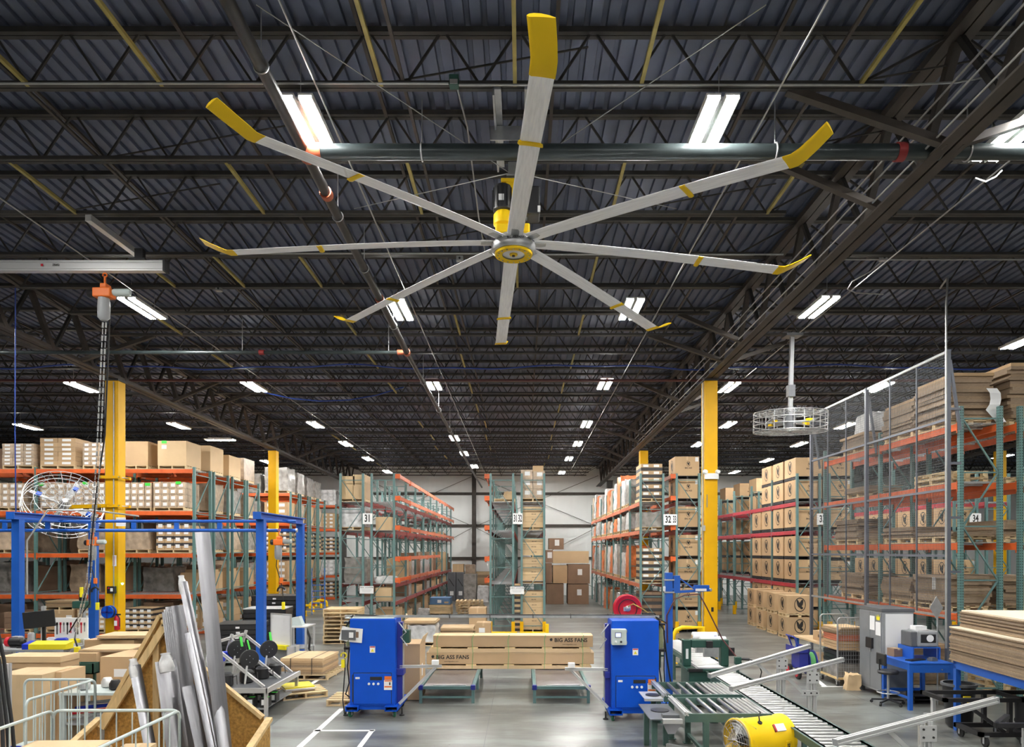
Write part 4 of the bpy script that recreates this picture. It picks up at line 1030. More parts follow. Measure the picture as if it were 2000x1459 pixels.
cconduit(1050, 1530, 497, 12.5, .016, 'conduit on the fourth joist right of the fan hub')
cconduit(1620, 2060, 507, 13.0, .016, 'conduit on the joist right of the right girder', None)
for (x, y, Y, nm) in ((898, 506, 12.45, 'grey junction box under the left blade near the hub'), (1725, 505, 12.95, 'grey junction box on the joist right of the girder'), (428, 565, 14.37, 'small grey box under the joist by the left girder')):
    o = thing('junction_box', nm, 'box', tuple(P(x,y,Y))); part('body', MB().cbox(0,0,0,.12,.1,.09), M['conduit'], o, bevel=.006); part('knockout', MB().lathe([(.02,-.055),(.02,-.05)], 10, (0,0,0), 'y'), M['black'], o)
single('conduit', MB().path([P(1725,508,13.0), P(1700,530,13.2), P(1664,550,13.6), P(1655,565,14.0), P(1672,572,14.2), P(1725,575,14.3)], .012, 6), M['conduit'], 'bent conduit dropping from the joist right of the girder', 'conduit', None, None, (0,0,0), 0, True)
single('cable', MB().path([P(1905,348,9.2), P(1925,355,9.2), P(1945,345,9.2), P(1957,333,9.2)], .009, 6), M['white'], 'white cable looping down at the right edge light', 'cable', None, None, (0,0,0), 0, True)
# conduits along the right girder and along the light rows
for i, (dx, dz) in enumerate(((-.22,.12),(-.30,.30),(-.26,.52),(.24,.15))):
    single('girder_conduit', MB().tube((5.2+dx, 5, zgb(5)+dz), (5.2+dx, 30, zgb(30)+dz), .013, 6), M['conduit'], 'silver conduit running along the right girder, %s from below' % ordw(i), 'conduit', None, None, (0,0,0), 0, True)
for X, nm in ((-8.15,'left aisle'), (-2.62,'left of the fan'), (2.75,'right of the fan'), (6.45,'right of the right girder')):
    single('lighting_conduit', MB().tube((X+.24, 3, zlamp(3)+.125), (X+.24, 46, zlamp(46)+.125), .012, 6), M['conduit'], 'silver conduit along the light row %s' % nm, 'conduit', None, None, (0,0,0), 0, True)
# ------------------------------------------------------------------ roof mounted hoist rail on the left
hr = thing('hoist_rail', 'grey aluminium hoist rail hanging under the roof at the left edge', 'hoist rail', tuple(P(0, 521, 12.0)))
xr = PX(322,12)-PX(0,12)
part('rail', MB().box(-3,xr,-.06,.06,-.09,.09).box(-3,xr,-.075,.075,.045,.06).box(-3,xr,-.075,.075,-.06,-.045), M['alu_matt'], hr)
part('end_cap', MB().box(xr,xr+.04,-.08,.08,-.1,.1), M['black'], hr)
part('rail_hanger', MB().box(2.36,2.5,-.05,.05,.09,.3).box(2.3,2.56,-.09,.09,.09,.12), M['blackmetal'], hr)
text('ZRA2', .05, 'print', hr, (PX(115,12)-PX(0,12),-.0765,0), bold=.001); part('red_mark', MB().box(.76,.8,-.0775,-.075,-.02,.02), M['red'], hr)
ru = single('runway_rail', MB().bar((0,0,0),(PX(275,12.6)-PX(172,11.2),1.4,-.04),.1,.1), M['alu_matt'], 'grey runway rail running back above the hoist rail', 'rail', None, None, (PX(172,11.2),11.2,PZ(425,11.2)))
def hoist(loc, label, s=1.0, bag='darkgrey', drum='wrap'):
    h = thing('chain_hoist', label, 'hoist', loc)
    part('trolley_hook', MB().path([(0,0,.34),(0,0,.16)], .018, 8).path(arc((0,0,.36), .035, -1.5, 3.6, 10), .012, 6), M['orange_safety'], h, True)
    part('body', MB().box(-.13*s,.11*s,-.1,.1,-.04,.12).box(-.05,.07,-.08,.08,.12,.2), M['orange_safety'], h, bevel=.02)
    part('motor_drum', MB().lathe([(.05,.11*s),(.062,.13*s),(.062,.32*s),(.04,.34*s)], 16, (0,0,.06), 'x'), M['palegreen'], h, True)
    part('motor_end', MB().lathe([(.06,-.22*s),(.075,-.2*s),(.075,-.12*s)], 16, (0,0,.04), 'x'), M['blackmetal'], h, True)
    part('chain_bag', MB().lathe([(.09,-.04),(.10,-.2),(.095,-.38),(.05,-.43)], 14, (-.02,0,0)), M[bag], h, True)
    return h
def chain(pts, r, label):
    """a chain of alternating flat links"""
    o = thing('hoist_chain', label, 'chain', tuple(pts[0])); p0 = Vector(pts[0]); step = .11
    mb = MB()
    for a, b in zip(pts, pts[1:]):
        a = Vector(a)-p0; b = Vector(b)-p0; n = max(1, int((b-a).length/step))
        for k in range(n):
            p = a+(b-a)*(k/n); q = a+(b-a)*((k+.8)/n)
            if k % 2: mb.bar(p, q, r*1.8, r*.7)
            else: mb.bar(p, q, r*.7, r*1.8)
    part('links', mb, M['galv'], o); return o
hoist(tuple(P(205, 578, 12.0)), 'orange chain hoist hanging from the grey roof rail', 1.3, 'grey')
chain([P(203, 590, 12.0), P(188, 905, 12.6), P(170, 1130, 13.2), P(146, 1236, 13.6)], .016, 'slack hoist chain running down to the workbench, left strand')
chain([P(209, 590, 12.0), P(195, 905, 12.62), P(177, 1130, 13.22), P(150, 1236, 13.62)], .016, 'slack hoist chain running down to the workbench, right strand')
single('cable', MB().path([P(215,600,12.1), P(205,850,13), P(190,950,13.3), P(178,1060,13.4), P(175,1180,13.6), P(150,1210,13.8), P(135,1235,13.9)], .014, 6), M['black'], 'black pendant cable trailing from the roof hoist', 'cable', None, None, (0,0,0), 0, True)
single('cable', MB().path([P(30,562,14.37), P(30,640,14.6), P(29,820,15), P(31,1000,15.4)], .012, 6), bpy.data.materials['blue_cable_jacket'], 'thin blue cable hanging at the left picture edge', 'cable', None, None, (0,0,0), 0, True)

# ------------------------------------------------------------------ caged fans
def caged_fan(loc, R, H, label, rot=(0,0,0), nb=4, blade='galv', tip='yellow', hubm='darkgrey'):
    f = thing('caged_fan', label, 'fan', loc); f.rotation_euler = rot
    cage = MB()
    for z in (-H/2, -H/6, H/6, H/2): cage.path([(R*math.cos(t), R*math.sin(t), z) for t in [2*math.pi*k/32 for k in range(32)]], .011, 5, closed=True)
    for rr in (.75, .5, .25):
        for z in (-H/2, H/2): cage.path([(R*rr*math.cos(t), R*rr*math.sin(t), z) for t in [2*math.pi*k/24 for k in range(24)]], .008, 5, closed=True)
    part('cage_rings', cage, M['galv'], f, True)
    spokes = MB()
    for k in range(24):
        t = 2*math.pi*k/24; c, s = math.cos(t), math.sin(t)
        spokes.path([(.1*c,.1*s,H/2), (R*c,R*s,H/2), (R*c,R*s,-H/2), (.1*c,.1*s,-H/2)], .008, 4)
    part('cage_spokes', spokes, M['galv'], f)
    part('motor', MB().lathe([(.05,-.16),(.13,-.14),(.14,.1),(.08,.2)], 20), M[hubm], f, True)
    for k in range(nb):
        a = 2*math.pi*k/nb+.5
        b = part('blade', MB().add([(.1,-.04,-.03),(.1,.06,.03),(R*.88,.11,.05),(R*.88,-.09,-.05)], [(0,1,2,3)]), M[blade], f, rot=(0,0,a))
        s_ = b.modifiers.new('solid','SOLIDIFY'); s_.thickness = .012
        part('blade_tip', MB().box(R*.6,R*.72,-.07,.07,-.035,.035), M[tip], b)
    return f
cf = caged_fan(tuple(P(1543, 825, 17.0)), .86, .46, 'round caged fan hanging from the roof near the mesh guard', (0.06,0,0))
zc = P(1543,825,17.0).z
part('hanger_tube', MB().box(-.045,.045,-.045,.045,.15,zjb(17)-zc-.2), M['grey'], cf); part('ceiling_mount', MB().box(-.2,.2,-.2,.2,zjb(17)-zc-.2,zjb(17)-zc-.14).box(-.08,.08,-.09,.09,.62,.9), M['darkgrey'], cf)
lf = caged_fan(tuple(P(125, 985, 21.2)), 1.08, .55, 'tilted caged fan bracketed to the left yellow column', (.64,.785,0), 4, 'galv', 'blue', 'galv')
# yellow bracket arms on the column
for (y, ln) in ((932, .0), (988, .75)):
    z = PZ(y, 19)
    o = part('bracket_band', MB().box(-.29,.29,-.26,-.18,z-.04,z+.04).box(-.29,.29,.18,.26,z-.04,z+.04), M['yellow_col'], cL)
    part('band_bolt', MB().tube((-.25,-.3,z),(-.25,.3,z),.014,6).tube((.25,-.3,z),(.25,.3,z),.014,6), M['galv'], o)
z = PZ(988, 19); part('fan_arm', MB().bar((-.05,-.24,z),(-1.3,.2,z),.09,.1).bar((-1.3,.2,z),(-2.5,1.9,z+.05),.07,.07), M['yellow_col'], cL)
single('column_sign', MB().box(-.13,.13,-.012,0,-.12,.12), M['paper'], 'small pink and white notice on the left yellow column', 'sign', None, None, (PX(233,18.9), 18.98, PZ(1019,18.9)))
o = thing('column_notice', 'tall red and white notice on the left yellow column', 'sign', (PX(223,18.98), 19.0, PZ(1095,18.98)))
part('sheet', MB().box(-.05,.05,-.006,0,-.15,.15), M['paper'], o); part('red_border', MB().box(-.04,.0,-.008,-.006,-.12,.12), M['red'], o)
fe = thing('fire_extinguisher', 'red fire extinguisher hanging on the left yellow column', 'extinguisher', tuple(P(229,1216,18.85)))
part('cylinder', MB().lathe([(.06,-.2),(.075,-.18),(.075,.12),(.05,.18),(.025,.2)], 16), M['red'], fe, True); part('handle', MB().box(-.03,.09,-.02,.02,.2,.24), M['blackmetal'], fe); part('label_sticker', MB().box(-.04,.04,-.079,-.072,-.08,.06), M['paper'], fe)
part('hose', MB().path([(.03,-.03,.2),(.1,-.06,.12),(.1,-.06,-.1)], .012, 6), M['rubber'], fe, True)
cb = thing('control_box', 'small dark control box on the left yellow column', 'box', tuple(P(218,1152,18.9)))
part('body', MB().box(-.1,.1,-.06,.06,-.1,.1), M['blackmetal'], cb, bevel=.008); part('red_button', MB().lathe([(.02,-.08),(.02,-.06)],10,(-.04,0,.05),'y'), M['red'], cb); part('sticker', MB().box(.0,.07,-.064,-.06,-.04,.05), M['paper'], cb)
single('green_lamp', MB().lathe([(.01,-.03),(.03,-.01),(.03,.02)], 10), M['led'], 'small green indicator light beside the left yellow column', 'lamp', None, None, tuple(P(239,1140,18.9)), 0, True)
rl = thing('cable_reel', 'blue cable reel on the left yellow column', 'reel', tuple(P(213,1195,18.8)))
part('drum', MB().lathe([(.17,-.09),(.17,-.07),(.10,-.06),(.10,.04),(.17,.05),(.17,.07)], 24, (0,0,0), 'y'), M['blue'], rl, True); part('spokes', MB().box(-.16,.16,-.105,-.09,-.02,.02).box(-.02,.02,-.105,-.09,-.16,.16), M['blue_dark'], rl); part('wound_hose', MB().lathe([(.13,-.055),(.15,-.05),(.15,.035),(.13,.04)],24,(0,0,0),'y',False), M['rubber'], rl, True)
# ------------------------------------------------------------------ small builders
def caster(parent, loc, r=.06, wheel='rubber', swivel=0.0):
    f = part('caster', MB().box(-.035,.035,-.05,.05,r*1.9,r*1.9+.02).box(-.03,-.024,-.02,.02,r*.6,r*1.9).box(.024,.03,-.02,.02,r*.6,r*1.9), M['galv'], parent, loc=loc, rot=(0,0,swivel))
    part('wheel', MB().lathe([(r*.7,-.018),(r,-.014),(r,.014),(r*.7,.018)], 16, (0,0,r), 'x'), M[wheel], f, True)
    return f
def tslot(p, q, w_=.08, d=None):
    """extruded profile with grooved faces"""
    p = Vector(p); q = Vector(q); d = d or w_; mb = MB()
    mb.bar(p, q, w_*.62, d*.62)
    dd = (q-p).normalized(); u = Vector((0,0,1)) if abs(dd.z) < .95 else Vector((0,1,0))
    a = dd.cross(u).normalized(); b = a.cross(dd).normalized()
    for sa in (-1, 1):
        for sb in (-1, 1):
            o = a*sa*w_*.34+b*sb*d*.34; mb.bar(p+o, q+o, w_*.32, d*.32)
    return mb
def rail_u(p, q, ztop, zbot, r, nbars, name='end_rail'):
    """a pipe rail: two legs, rounded shoulders, top pipe"""
    p = Vector((p[0],p[1],0)); q = Vector((q[0],q[1],0)); d = (q-p).normalized(); c = .09; zz = Vector((0,0,1)); pts = [p+zz*zbot, p+zz*(ztop-c)]
    for k in range(1, 6): t = math.pi/2*k/6; pts.append(p+d*c*(1-math.cos(t))+zz*(ztop-c+c*math.sin(t)))
    for k in range(0, 6): t = math.pi/2*k/6; pts.append(q-d*c*(1-math.sin(t))+zz*(ztop-c+c*math.cos(t)))
    pts += [q+zz*(ztop-c), q+zz*zbot]
    mb = MB().path(pts, r, 10)
    bars = []
    for k in range(nbars):
        s = p+(q-p)*((k+1)/(nbars+1)); bars.append(MB().tube(s+zz*zbot, s+zz*ztop, r*.42, 6))
    return mb, bars
def rail_cart(x0, x1, y0, y1, ztop, label, sides):
    c = thing('rail_cart', label, 'cart', ((x0+x1)/2, (y0+y1)/2, 0)); w_, d = (x1-x0)/2, (y1-y0)/2
    part('deck', MB().box(-w_,w_,-d,d,.26,.30), M['palegreen'], c, bevel=.008)
    part('deck_frame', MB().box(-w_,w_,-d,-d+.05,.20,.26).box(-w_,w_,d-.05,d,.20,.26), M['palegreen'], c)
    for sx in (-1, 1):
        for sy in (-1, 1): caster(c, (sx*(w_-.1), sy*(d-.1), 0), .10)
    ends = {'far': ((-w_,d),(w_,d)), 'near': ((-w_,-d),(w_,-d)), 'right': ((w_,-d),(w_,d)), 'left': ((-w_,-d),(-w_,d))}
    for s in sides:
        mb, bars = rail_u(*ends[s], ztop, .28, .019, 7)
        part('end_rail', mb, M['palegreen'], c, True)
        for b in bars: part('rail_bar', b, M['palegreen'], c, True)
    return c
# ------------------------------------------------------------------ pipe rail carts at the lower left
rc1 = rail_cart(-7.2, -6.18, 8.6, 10.0, 1.19, 'pale grey green pipe rail cart beside the brown cartons', ('far','right'))
rc2 = rail_cart(-5.53, -4.04, 6.3, 8.15, 1.17, 'pale grey green pipe rail cart in front of the wooden bin', ('far','right','left'))
for (n, h, label) in ((8, .34, 'flat brown cartons on the front pipe rail cart, left pile'),):
    sheets(-5.02, 7.1, .305, .82, 1.35, .62, 9, label, 0.03, topm='card_light')
carton(-4.36, 7.5, .305, .34, 1.0, .52, 'long brown carton on the front pipe rail cart', 'card_light', .1)
carton(-6.95, 8.95, .305, .35, .5, .42, 'brown carton with blue end on the rear pipe rail cart', 'card')
bb = single('blue_tote', MB().box(-.28,.28,-.2,.2,0,.02).box(-.3,-.28,-.22,.22,0,.16).box(.28,.3,-.22,.22,0,.16).box(-.3,.3,-.22,-.2,0,.16).box(-.3,.3,.2,.22,0,.16), M['binblue'], 'open blue plastic tote on the rear pipe rail cart', 'tote', None, None, (-6.55, 8.95, .305))
single('wire_coil', MB().path([(.17*math.cos(t)*(1+.03*math.sin(5*t)), .17*math.sin(t), .02*math.sin(3*t)+.17) for t in [2*math.pi*k/40*3 for k in range(41)]], .012, 6), M['grey'], 'grey cable coil lying on the rear pipe rail cart', 'cable', None, None, (-6.45, 9.55, .16), 0, True)
# black hoses and aluminium post at the very left
single('aluminium_post', tslot((0,0,0),(0,0,1.55),.09), M['alu_matt'], 'upright aluminium profile at the left picture edge', 'post', None, None, (PX(12,9.2), 9.2, 0))
for k in range(3):
    single('air_hose', MB().path([P(-4,1235,9.0), P(8+2*k,1290,9.0), P(16+3*k,1360,8.9), P(24+2*k,1420,8.8), P(30,1490,8.7)], .022, 8), M['rubber'], 'black air hose sagging at the left picture edge, %s of three' % ordw(k), 'hose', None, None, (0,-.1*k,0), 0, True)
# ------------------------------------------------------------------ brown cartons behind the carts
def bx(x0, x1, y0, y1, Y, d, label, m='card', **k):
    X0, X1 = PX(x0,Y), PX(x1,Y); z1, z0 = PZ(y0,Y), PZ(y1,Y)
    z0 = 0 if z0 < .3 else z0
    return carton((X0+X1)/2, Y+d/2, max(z0,.0), X1-X0, d, z1-max(z0,0), label, m, **k)
sheets(PX(53,11.7), 12.0, 0.02, PX(113,11.7)-PX(-10,11.7), .5, 1.235, 12, 'tall pile of flat brown cartons left, below the yellow bins', 0, 'card', .012)
bx(-10, 82, 1318, 1452, 10.6, .7, 'large open brown carton behind the rear pipe rail cart', 'card_light')
bx(84, 120, 1313, 1440, 10.9, .6, 'brown carton standing upright beside the open carton', 'card')
# cartons with flat lids right of the bench
for i, (x0, x1, y0, y1, Y, nm) in enumerate(((150, 188, 1276, 1322, 13.2, 'wrapped brown carton with green arrow below the bench end'), (196, 258, 1283, 1345, 12.4, 'brown carton with a light strip and label beside the wooden bin'), (165, 262, 1250, 1272, 14.6, 'low wide carton under flat light panels'))):
    o = bx(x0, x1, y0, y1+60, Y, .9, nm, 'card', tag=(.0,.8) if i == 0 else None, lab=(.25,.14,.3,.75) if i == 1 else None, tape=False)
sheets(PX(222,14.2), 14.95, PZ(1250,14.4), 1.15, .8, .07, 3, 'flat light panels on the low carton near the wooden bin', 0.1, 'card_light', .03)
sheets(PX(200,13.2)-.1, 13.75, PZ(1276,13.2)+.0, .95, .8, .05, 2, 'pale cardboard sheets lying on the wrapped carton', 0.05, 'card_light', .03)
gt = single('green_tray', MB().box(-.18,.18,-.1,.1,0,.02).box(-.18,.18,-.1,-.08,0,.2).box(-.18,.18,.08,.1,0,.2).box(-.18,-.16,-.1,.1,0,.2).box(.16,.18,-.1,.1,0,.2), M['green'], 'dark green open tray in front of the wrapped carton', 'tray', None, None, (PX(166,12.9), 12.95, PZ(1316,12.9)))
part('tray_leg', MB().box(-.17,-.13,-.02,.02,-PZ(1316,12.9),0).box(.13,.17,-.02,.02,-PZ(1316,12.9),0), M['green'], gt)
# ------------------------------------------------------------------ wooden bin with aluminium blades
BX0, BX1, BYb, BYf = PX(190,9.3), PX(507,9.0), 9.35, 8.45
wbn = thing('wooden_bin', 'pine and strand board bin holding leaning aluminium blades', 'bin', ((BX0+BX1)/2, BYb, 0))
bw = (BX1-BX0)/2; bc = (BX0+BX1)/2
pk = [(PX(x,9.3)-bc, PZ(y,9.3)) for (x, y) in ((200,1405),(312,1203),(346,1197),(364,1280),(512,1402))]
poly = [(pk[0][0], .1)]+pk+[(pk[-1][0], .1)]
part('back_panel', MB().prism(poly, 0, .02), M['osb'], wbn)
def lumber(p, q, w_=.09, t=.05, up=(0,1,0), parent=None):
    return part('lumber', MB().bar(p, q, w_, t, up), M['pine'], parent or wbn)
for off in (-.03, -.085):
    for a, b in zip(pk, pk[1:]): lumber((a[0],off,a[1]), (b[0],off,b[1]), .05, .085, (0,1,0)) if off == -.03 else None
a, b = pk[0], pk[1]; n_ = .11
lumber((a[0]+.02,-.10,a[1]-.10), (b[0]+.10,-.10,b[1]-.12), .09, .05); lumber((b[0]+.06,-.10,b[1]-.09), (pk[2][0]+.05,-.10,pk[2][1]-.09), .09, .05)
for x in (PX(305,9.3)-bc, PX(345,9.3)-bc): lumber((x,-.04,.1), (x,-.04,PZ(1225,9.3)-.1), .08, .05, (0,1,0))
for (x, nm) in ((-bw,'left'), (bw,'right')):
    part('side_panel', MB().prism([(0,.1),(0,.76),(BYf-BYb,.48),(BYf-BYb,.1)], x-.01, x+.01, 'x'), M['osb'], wbn)
    part('lumber', MB().bar((x,0,.78),(x,BYf-BYb,.50),.09,.05), M['pine'], wbn); part('lumber', MB().bar((x,BYf-BYb,.02),(x,BYf-BYb,.48),.05,.09,(0,1,0)), M['pine'], wbn)
part('front_panel', MB().box(-bw,bw,BYf-BYb-.01,BYf-BYb+.01,.1,.44), M['osb'], wbn)
part('lumber', MB().box(-bw,bw,BYf-BYb-.05,BYf-BYb+.04,.44,.49), M['pine'], wbn)
part('lumber', MB().bar((-bw*.15,BYf-BYb+.08,.60),(bw*.35,BYf-BYb+.08,.26),.04,.12), M['pine'], wbn)
part('bin_floor', MB().box(-bw,bw,BYf-BYb,0,.06,.10), M['pine'], wbn)
for x in (-.9, 0, .9): part('skid', MB().box(x*bw-.05,x*bw+.05,BYf-BYb,0,0,.06), M['pine'], wbn)
def blade_ext(x0, y0, x1, y1, wpx, Yt, Yb, label, nlam=1, paper=False, thick=.05, z_end=.11):
    p = P(x0, y0, Yt); q = P(x1, y1, Yb); t = (z_end-p.z)/(q.z-p.z); q = p+(q-p)*t
    o = thing('metal_profile', label, 'fan blade', tuple(q))
    w_ = wpx*Yt/FPX; L0 = (p-q); ln = L0.length
    rot = L0.to_track_quat('Z', 'Y').to_euler()
    for k in range(nlam):
        prof = [(-.5,0),(-.46,.14),(-.2,.22),(.2,.18),(.5,.02),(.2,-.05),(-.3,-.06)]
        sc = thick/.28 if nlam == 1 else .16
        pr = [(a*w_+ (k-nlam/2)*w_*.06, b*sc*.28/.28-(k*.028)) for a, b in prof]
        me = MB().prism(pr, 0, ln-.03*(k % 3), 'z')
        part('blade_section', me, M['alu_bare'], o, True, rot=rot)
    if paper: 
        s = part('paper_wrap', MB().lathe([(w_*.5,ln-.16),(w_*.55,ln-.1),(w_*.5,ln-.02),(w_*.3,ln+.06),(w_*.36,ln+.09)], 9), M['wrap'], o, True, rot=rot); s.scale = (1,.5,1)
    return o
blade_ext(394, 1040, 436, 1459, 31, 9.05, 8.75, 'longest aluminium fan blade leaning highest out of the wooden bin')
blade_ext(356, 1137, 424, 1459, 18, 9.12, 8.7, 'thin aluminium blade with white wrap leaning left of the longest', paper=True)
blade_ext(342, 1183, 376, 1459, 26, 9.2, 9.0, 'bundle of aluminium sections standing upright in the bin', 6)
blade_ext(367, 1237, 412, 1459, 14, 8.95, 8.62, 'narrow aluminium blade leaning in front of the bundle')
blade_ext(262, 1300, 292, 1459, 22, 9.0, 8.75, 'short aluminium blade with paper tip at the left of the bin', paper=True)
blade_ext(325, 1289, 348, 1459, 30, 9.0, 8.8, 'short bundle of aluminium sections wrapped in paper in the bin', 4, paper=True)
blade_ext(366, 1340, 392, 1459, 28, 8.7, 8.6, 'short wide aluminium blade standing at the front of the bin')
blade_ext(412, 1280, 436, 1459, 20, 8.98, 8.66, 'aluminium blade half hidden right in the bin')
# ------------------------------------------------------------------ blue gantry crane
gn = thing('blue_gantry', 'blue steel gantry frame with twin cross rails above the workbench', 'gantry crane', (0,0,0))
XA, XB, Y1, Y2, ZT = -6.42, -12.4, 17.0, 20.0, 4.0
for X in (XA, XB):
    for Y in (Y1, Y2):
        part('post', MB().box(X-.095,X+.095,Y-.095,Y+.095,0,ZT-.18), M['blue_frame'], gn)
        part('base_plate', MB().box(X-.18,X+.18,Y-.18,Y+.18,0,.02), M['blue_frame'], gn)
    part('header_beam', MB().box(X-.1,X+.1,Y1-.25,Y2+.2,ZT-.18,ZT-.155).box(X-.1,X+.1,Y1-.25,Y2+.2,ZT-.025,ZT).box(X-.012,X+.012,Y1-.25,Y2+.2,ZT-.155,ZT-.025), M['blue_frame'], gn)
    part('beam_end', MB().box(X-.1,X+.1,Y1-.27,Y1-.25,ZT-.18,ZT), M['blue_frame'], gn)
Yr = 18.5
for (y, r) in ((1018, .04), (1036, .045)):
    z = PZ(y, Yr); part('cross_rail', MB().tube((-15.5,Yr,z),(-6.05,Yr,z),r,12), M['blue_frame'], gn, True)
for X in [-15+k*1.15 for k in range(8)]: part('rail_spacer', MB().box(X-.06,X+.06,Yr-.02,Yr+.02,PZ(1036,Yr),PZ(1018,Yr)), M['blue_frame'], gn)
for X in (XA, XB): part('rail_trolley', MB().box(X-.12,X+.12,Yr-.08,Yr+.08,PZ(1018,Yr),ZT-.18), M['blue_frame'], gn)
part('rail_end_cap', MB().tube((-6.05,Yr,PZ(1036,Yr)),(-6.02,Yr,PZ(1036,Yr)),.055,10), M['galv'], gn, True)
part('air_line', MB().path([(-12.0,16.75,2.0),(-12.0,16.75,3.3),(-11.6,16.9,4.05),(-10.6,17.1,4.05),(-9.6,17.3,3.92)], .022, 8), M['conduit'], gn, True)
for (x, y, nm) in ((182, 1063, 'orange chain hoist on the gantry beside the yellow column'), (545, 1062, 'orange chain hoist on the gantry between the blue posts')):
    h = hoist(tuple(P(x, y, 18.4)), nm, 1.0, 'grey')
    part('hook_chain', MB().tube((.06,0,-.05),(.06,0,-.9),.014,6), M['galv'], h, True)
    part('load_hook', MB().box(.02,.1,-.03,.03,-1.05,-.9), M['orange_safety'], h, bevel=.01)
    part('grab', MB().path(arc((.06,0,-1.25), .10, .3, 3.4, 10), .025, 8), M['blackmetal'], h, True)
    part('suspension', MB().tube((0,0,.36),(0,0,PZ(1036,18.4)-PZ(y,18.4)+.0),.016,6), M['orange_safety'], h)
    part('control_pendant', MB().box(.08,.15,-.04,.04,-1.75,-1.55), M['binyellow'], h, bevel=.01); part('pendant_cable', MB().path([(-.05,.05,0),(-.1,.08,-.6),(.08,.05,-1.2),(.11,0,-1.55)], .012, 6), M['black'], h, True)
# ------------------------------------------------------------------ workbench on the left
bn = thing('workbench', 'long grey workbench with tools behind the brown cartons', 'workbench', (PX(90,14.3), 14.6, 0))
part('bench_top', MB().box(-1.25,.6,-.66,.5,1.01,1.06), M['grey'], bn, bevel=.006)
for x in (-1.2, .54):
    for y in (-.45, .4): part('leg', tslot((x,y,0),(x,y,1.01),.07), M['alu_matt'], bn)
part('lower_shelf', MB().box(-1.2,.56,-.45,.45,.3,.33), M['grey'], bn)
part('upright', tslot((-.55,.42,1.06),(-.55,.42,1.85),.07), M['alu_matt'], bn); part('upright', tslot((.55,-.48,.2),(.55,-.48,1.0),.08), M['alu_matt'], bn)
pg = part('tool_board', MB().box(-.3,.42,.40,.43,1.09,1.6), M['paper'], bn)
for k in range(9):
    x = -.24+.075*k; part('hung_tool', MB().box(x-.008,x+.008,.385,.40,1.24+.03*(k % 3),1.48).box(x-.018,x+.018,.385,.40,1.44,1.5), M[('blackmetal','red','galv')[k % 3]], pg)
mon = thing('monitor', 'dark flat monitor tilted over the workbench', 'monitor', (PX(70,14.0), 14.2, 1.06))
part('stand', MB().box(-.03,.03,.02,.06,0,.62).box(-.12,.12,-.06,.12,0,.015), M['blackmetal'], mon); part('screen', MB().box(-.3,.3,-.03,.0,.42,.76), M['black'], mon, bevel=.008, rot=(0,-.10,.15))
for i in range(7):
    x = PX(46+12.3*i, 13.9); b_ = 'binblue' if i == 0 else 'binyellow'
    o = single('parts_bin', MB().prism([(-.12,0),(.12,0),(.12,.15),(-.12,.10)], -.065, .065, 'x').box(-.06,.06,-.11,.11,.10,.104), M[b_], '%s parts bin at the bench front, %s from left' % (('blue' if i == 0 else 'yellow'), ordw(i)), 'bin', 'parts bins along the bench front', None, (x, 14.06, 1.062))
for i, (dx, dy, sx, sy, sz, m, nm) in enumerate(((-.9,.1,.2,.18,.16,'galv','grey metal gearbox on the workbench left end'), (-.7,.25,.1,.1,.22,'alu_matt','small aluminium block standing on the workbench'), (.05,.1,.22,.2,.12,'binblue','blue parts tray on the workbench'), (.3,.15,.2,.15,.1,'binyellow','yellow parts tray on the workbench'), (-.2,.15,.14,.14,.13,'paper','white small box on the workbench'), (.5,.2,.16,.14,.1,'wrap','plastic bag of parts on the workbench'))):
    single('bench_item', MB().cbox(0,0,sz/2,sx,sy,sz).cbox(0,0,sz+.008,sx*.8,sy*.8,.016), M[m], nm, 'part', None, None, (PX(90,14.3)+dx, 14.6+dy, 1.061), .2*i, False, .006)
for i in range(5):
    single('metal_bar', MB().bar((-.45,0,0),(.45,.05,.0),.05,.03), M[('blackmetal','alu_matt','galv')[i % 3]], 'long flat metal bar lying across the workbench, %s from left' % ordw(i), 'bar', None, None, (PX(100,14.3)+.12*i-.2, 14.35+.05*i, 1.08), .5+.1*i)
mr_ = thing('motor', 'red capped motor at the far left of the workbench', 'motor', (PX(14,14.0), 14.3, 1.11)); part('body', MB().lathe([(.05,-.16),(.09,-.14),(.09,.1),(.05,.14)], 18, (0,0,.06), 'x'), M['blackmetal'], mr_, True); part('cap', MB().lathe([(.06,-.24),(.1,-.22),(.1,-.15)], 18, (0,0,.06), 'x'), M['red'], mr_, True); part('foot', MB().box(-.1,.08,-.08,.08,-.05,-.02), M['blackmetal'], mr_)
hk = thing('yellow_hook', 'yellow lifting hook hanging on an orange chain below the bench end', 'hook', tuple(P(151,1268,13.4))); part('body', MB().box(-.05,.05,-.04,.04,-.1,.05), M['binyellow'], hk, bevel=.015); part('sling', MB().path([(0,0,.05),(-.05,0,.2),tuple(P(148,1236,13.6)-P(151,1268,13.4))], .016, 6), M['black'], hk, True)
part('hook_block', MB().box(-.12,.0,-.05,.05,-.42,-.18).box(-.09,-.03,-.03,.03,-.5,-.42).box(-.07,-.05,-.01,.01,-.18,-.08), M['orange_safety'], hk)
mc = thing('drill_machine', 'dark green drill head machine in front of the blue post', 'machine', (PX(176,17.6), 17.3, 0)); part('column', MB().box(-.05,.05,-.05,.05,0,1.75), M['grey'], mc); part('head', MB().box(-.18,.16,-.14,.1,1.62,1.8), M['green'], mc, bevel=.02); part('motor', MB().lathe([(.07,1.8),(.08,1.82),(.08,1.98),(.05,2.0)], 14), M['blackmetal'], mc, True); part('pendant', MB().box(.05,.12,-.2,-.15,1.9,2.15), M['binyellow'], mc, bevel=.01); part('base', MB().box(-.2,.2,-.2,.2,0,.03), M['grey'], mc); part('paper', MB().box(-.02,.13,-.1,-.09,.9,1.15), M['paper'], mc)
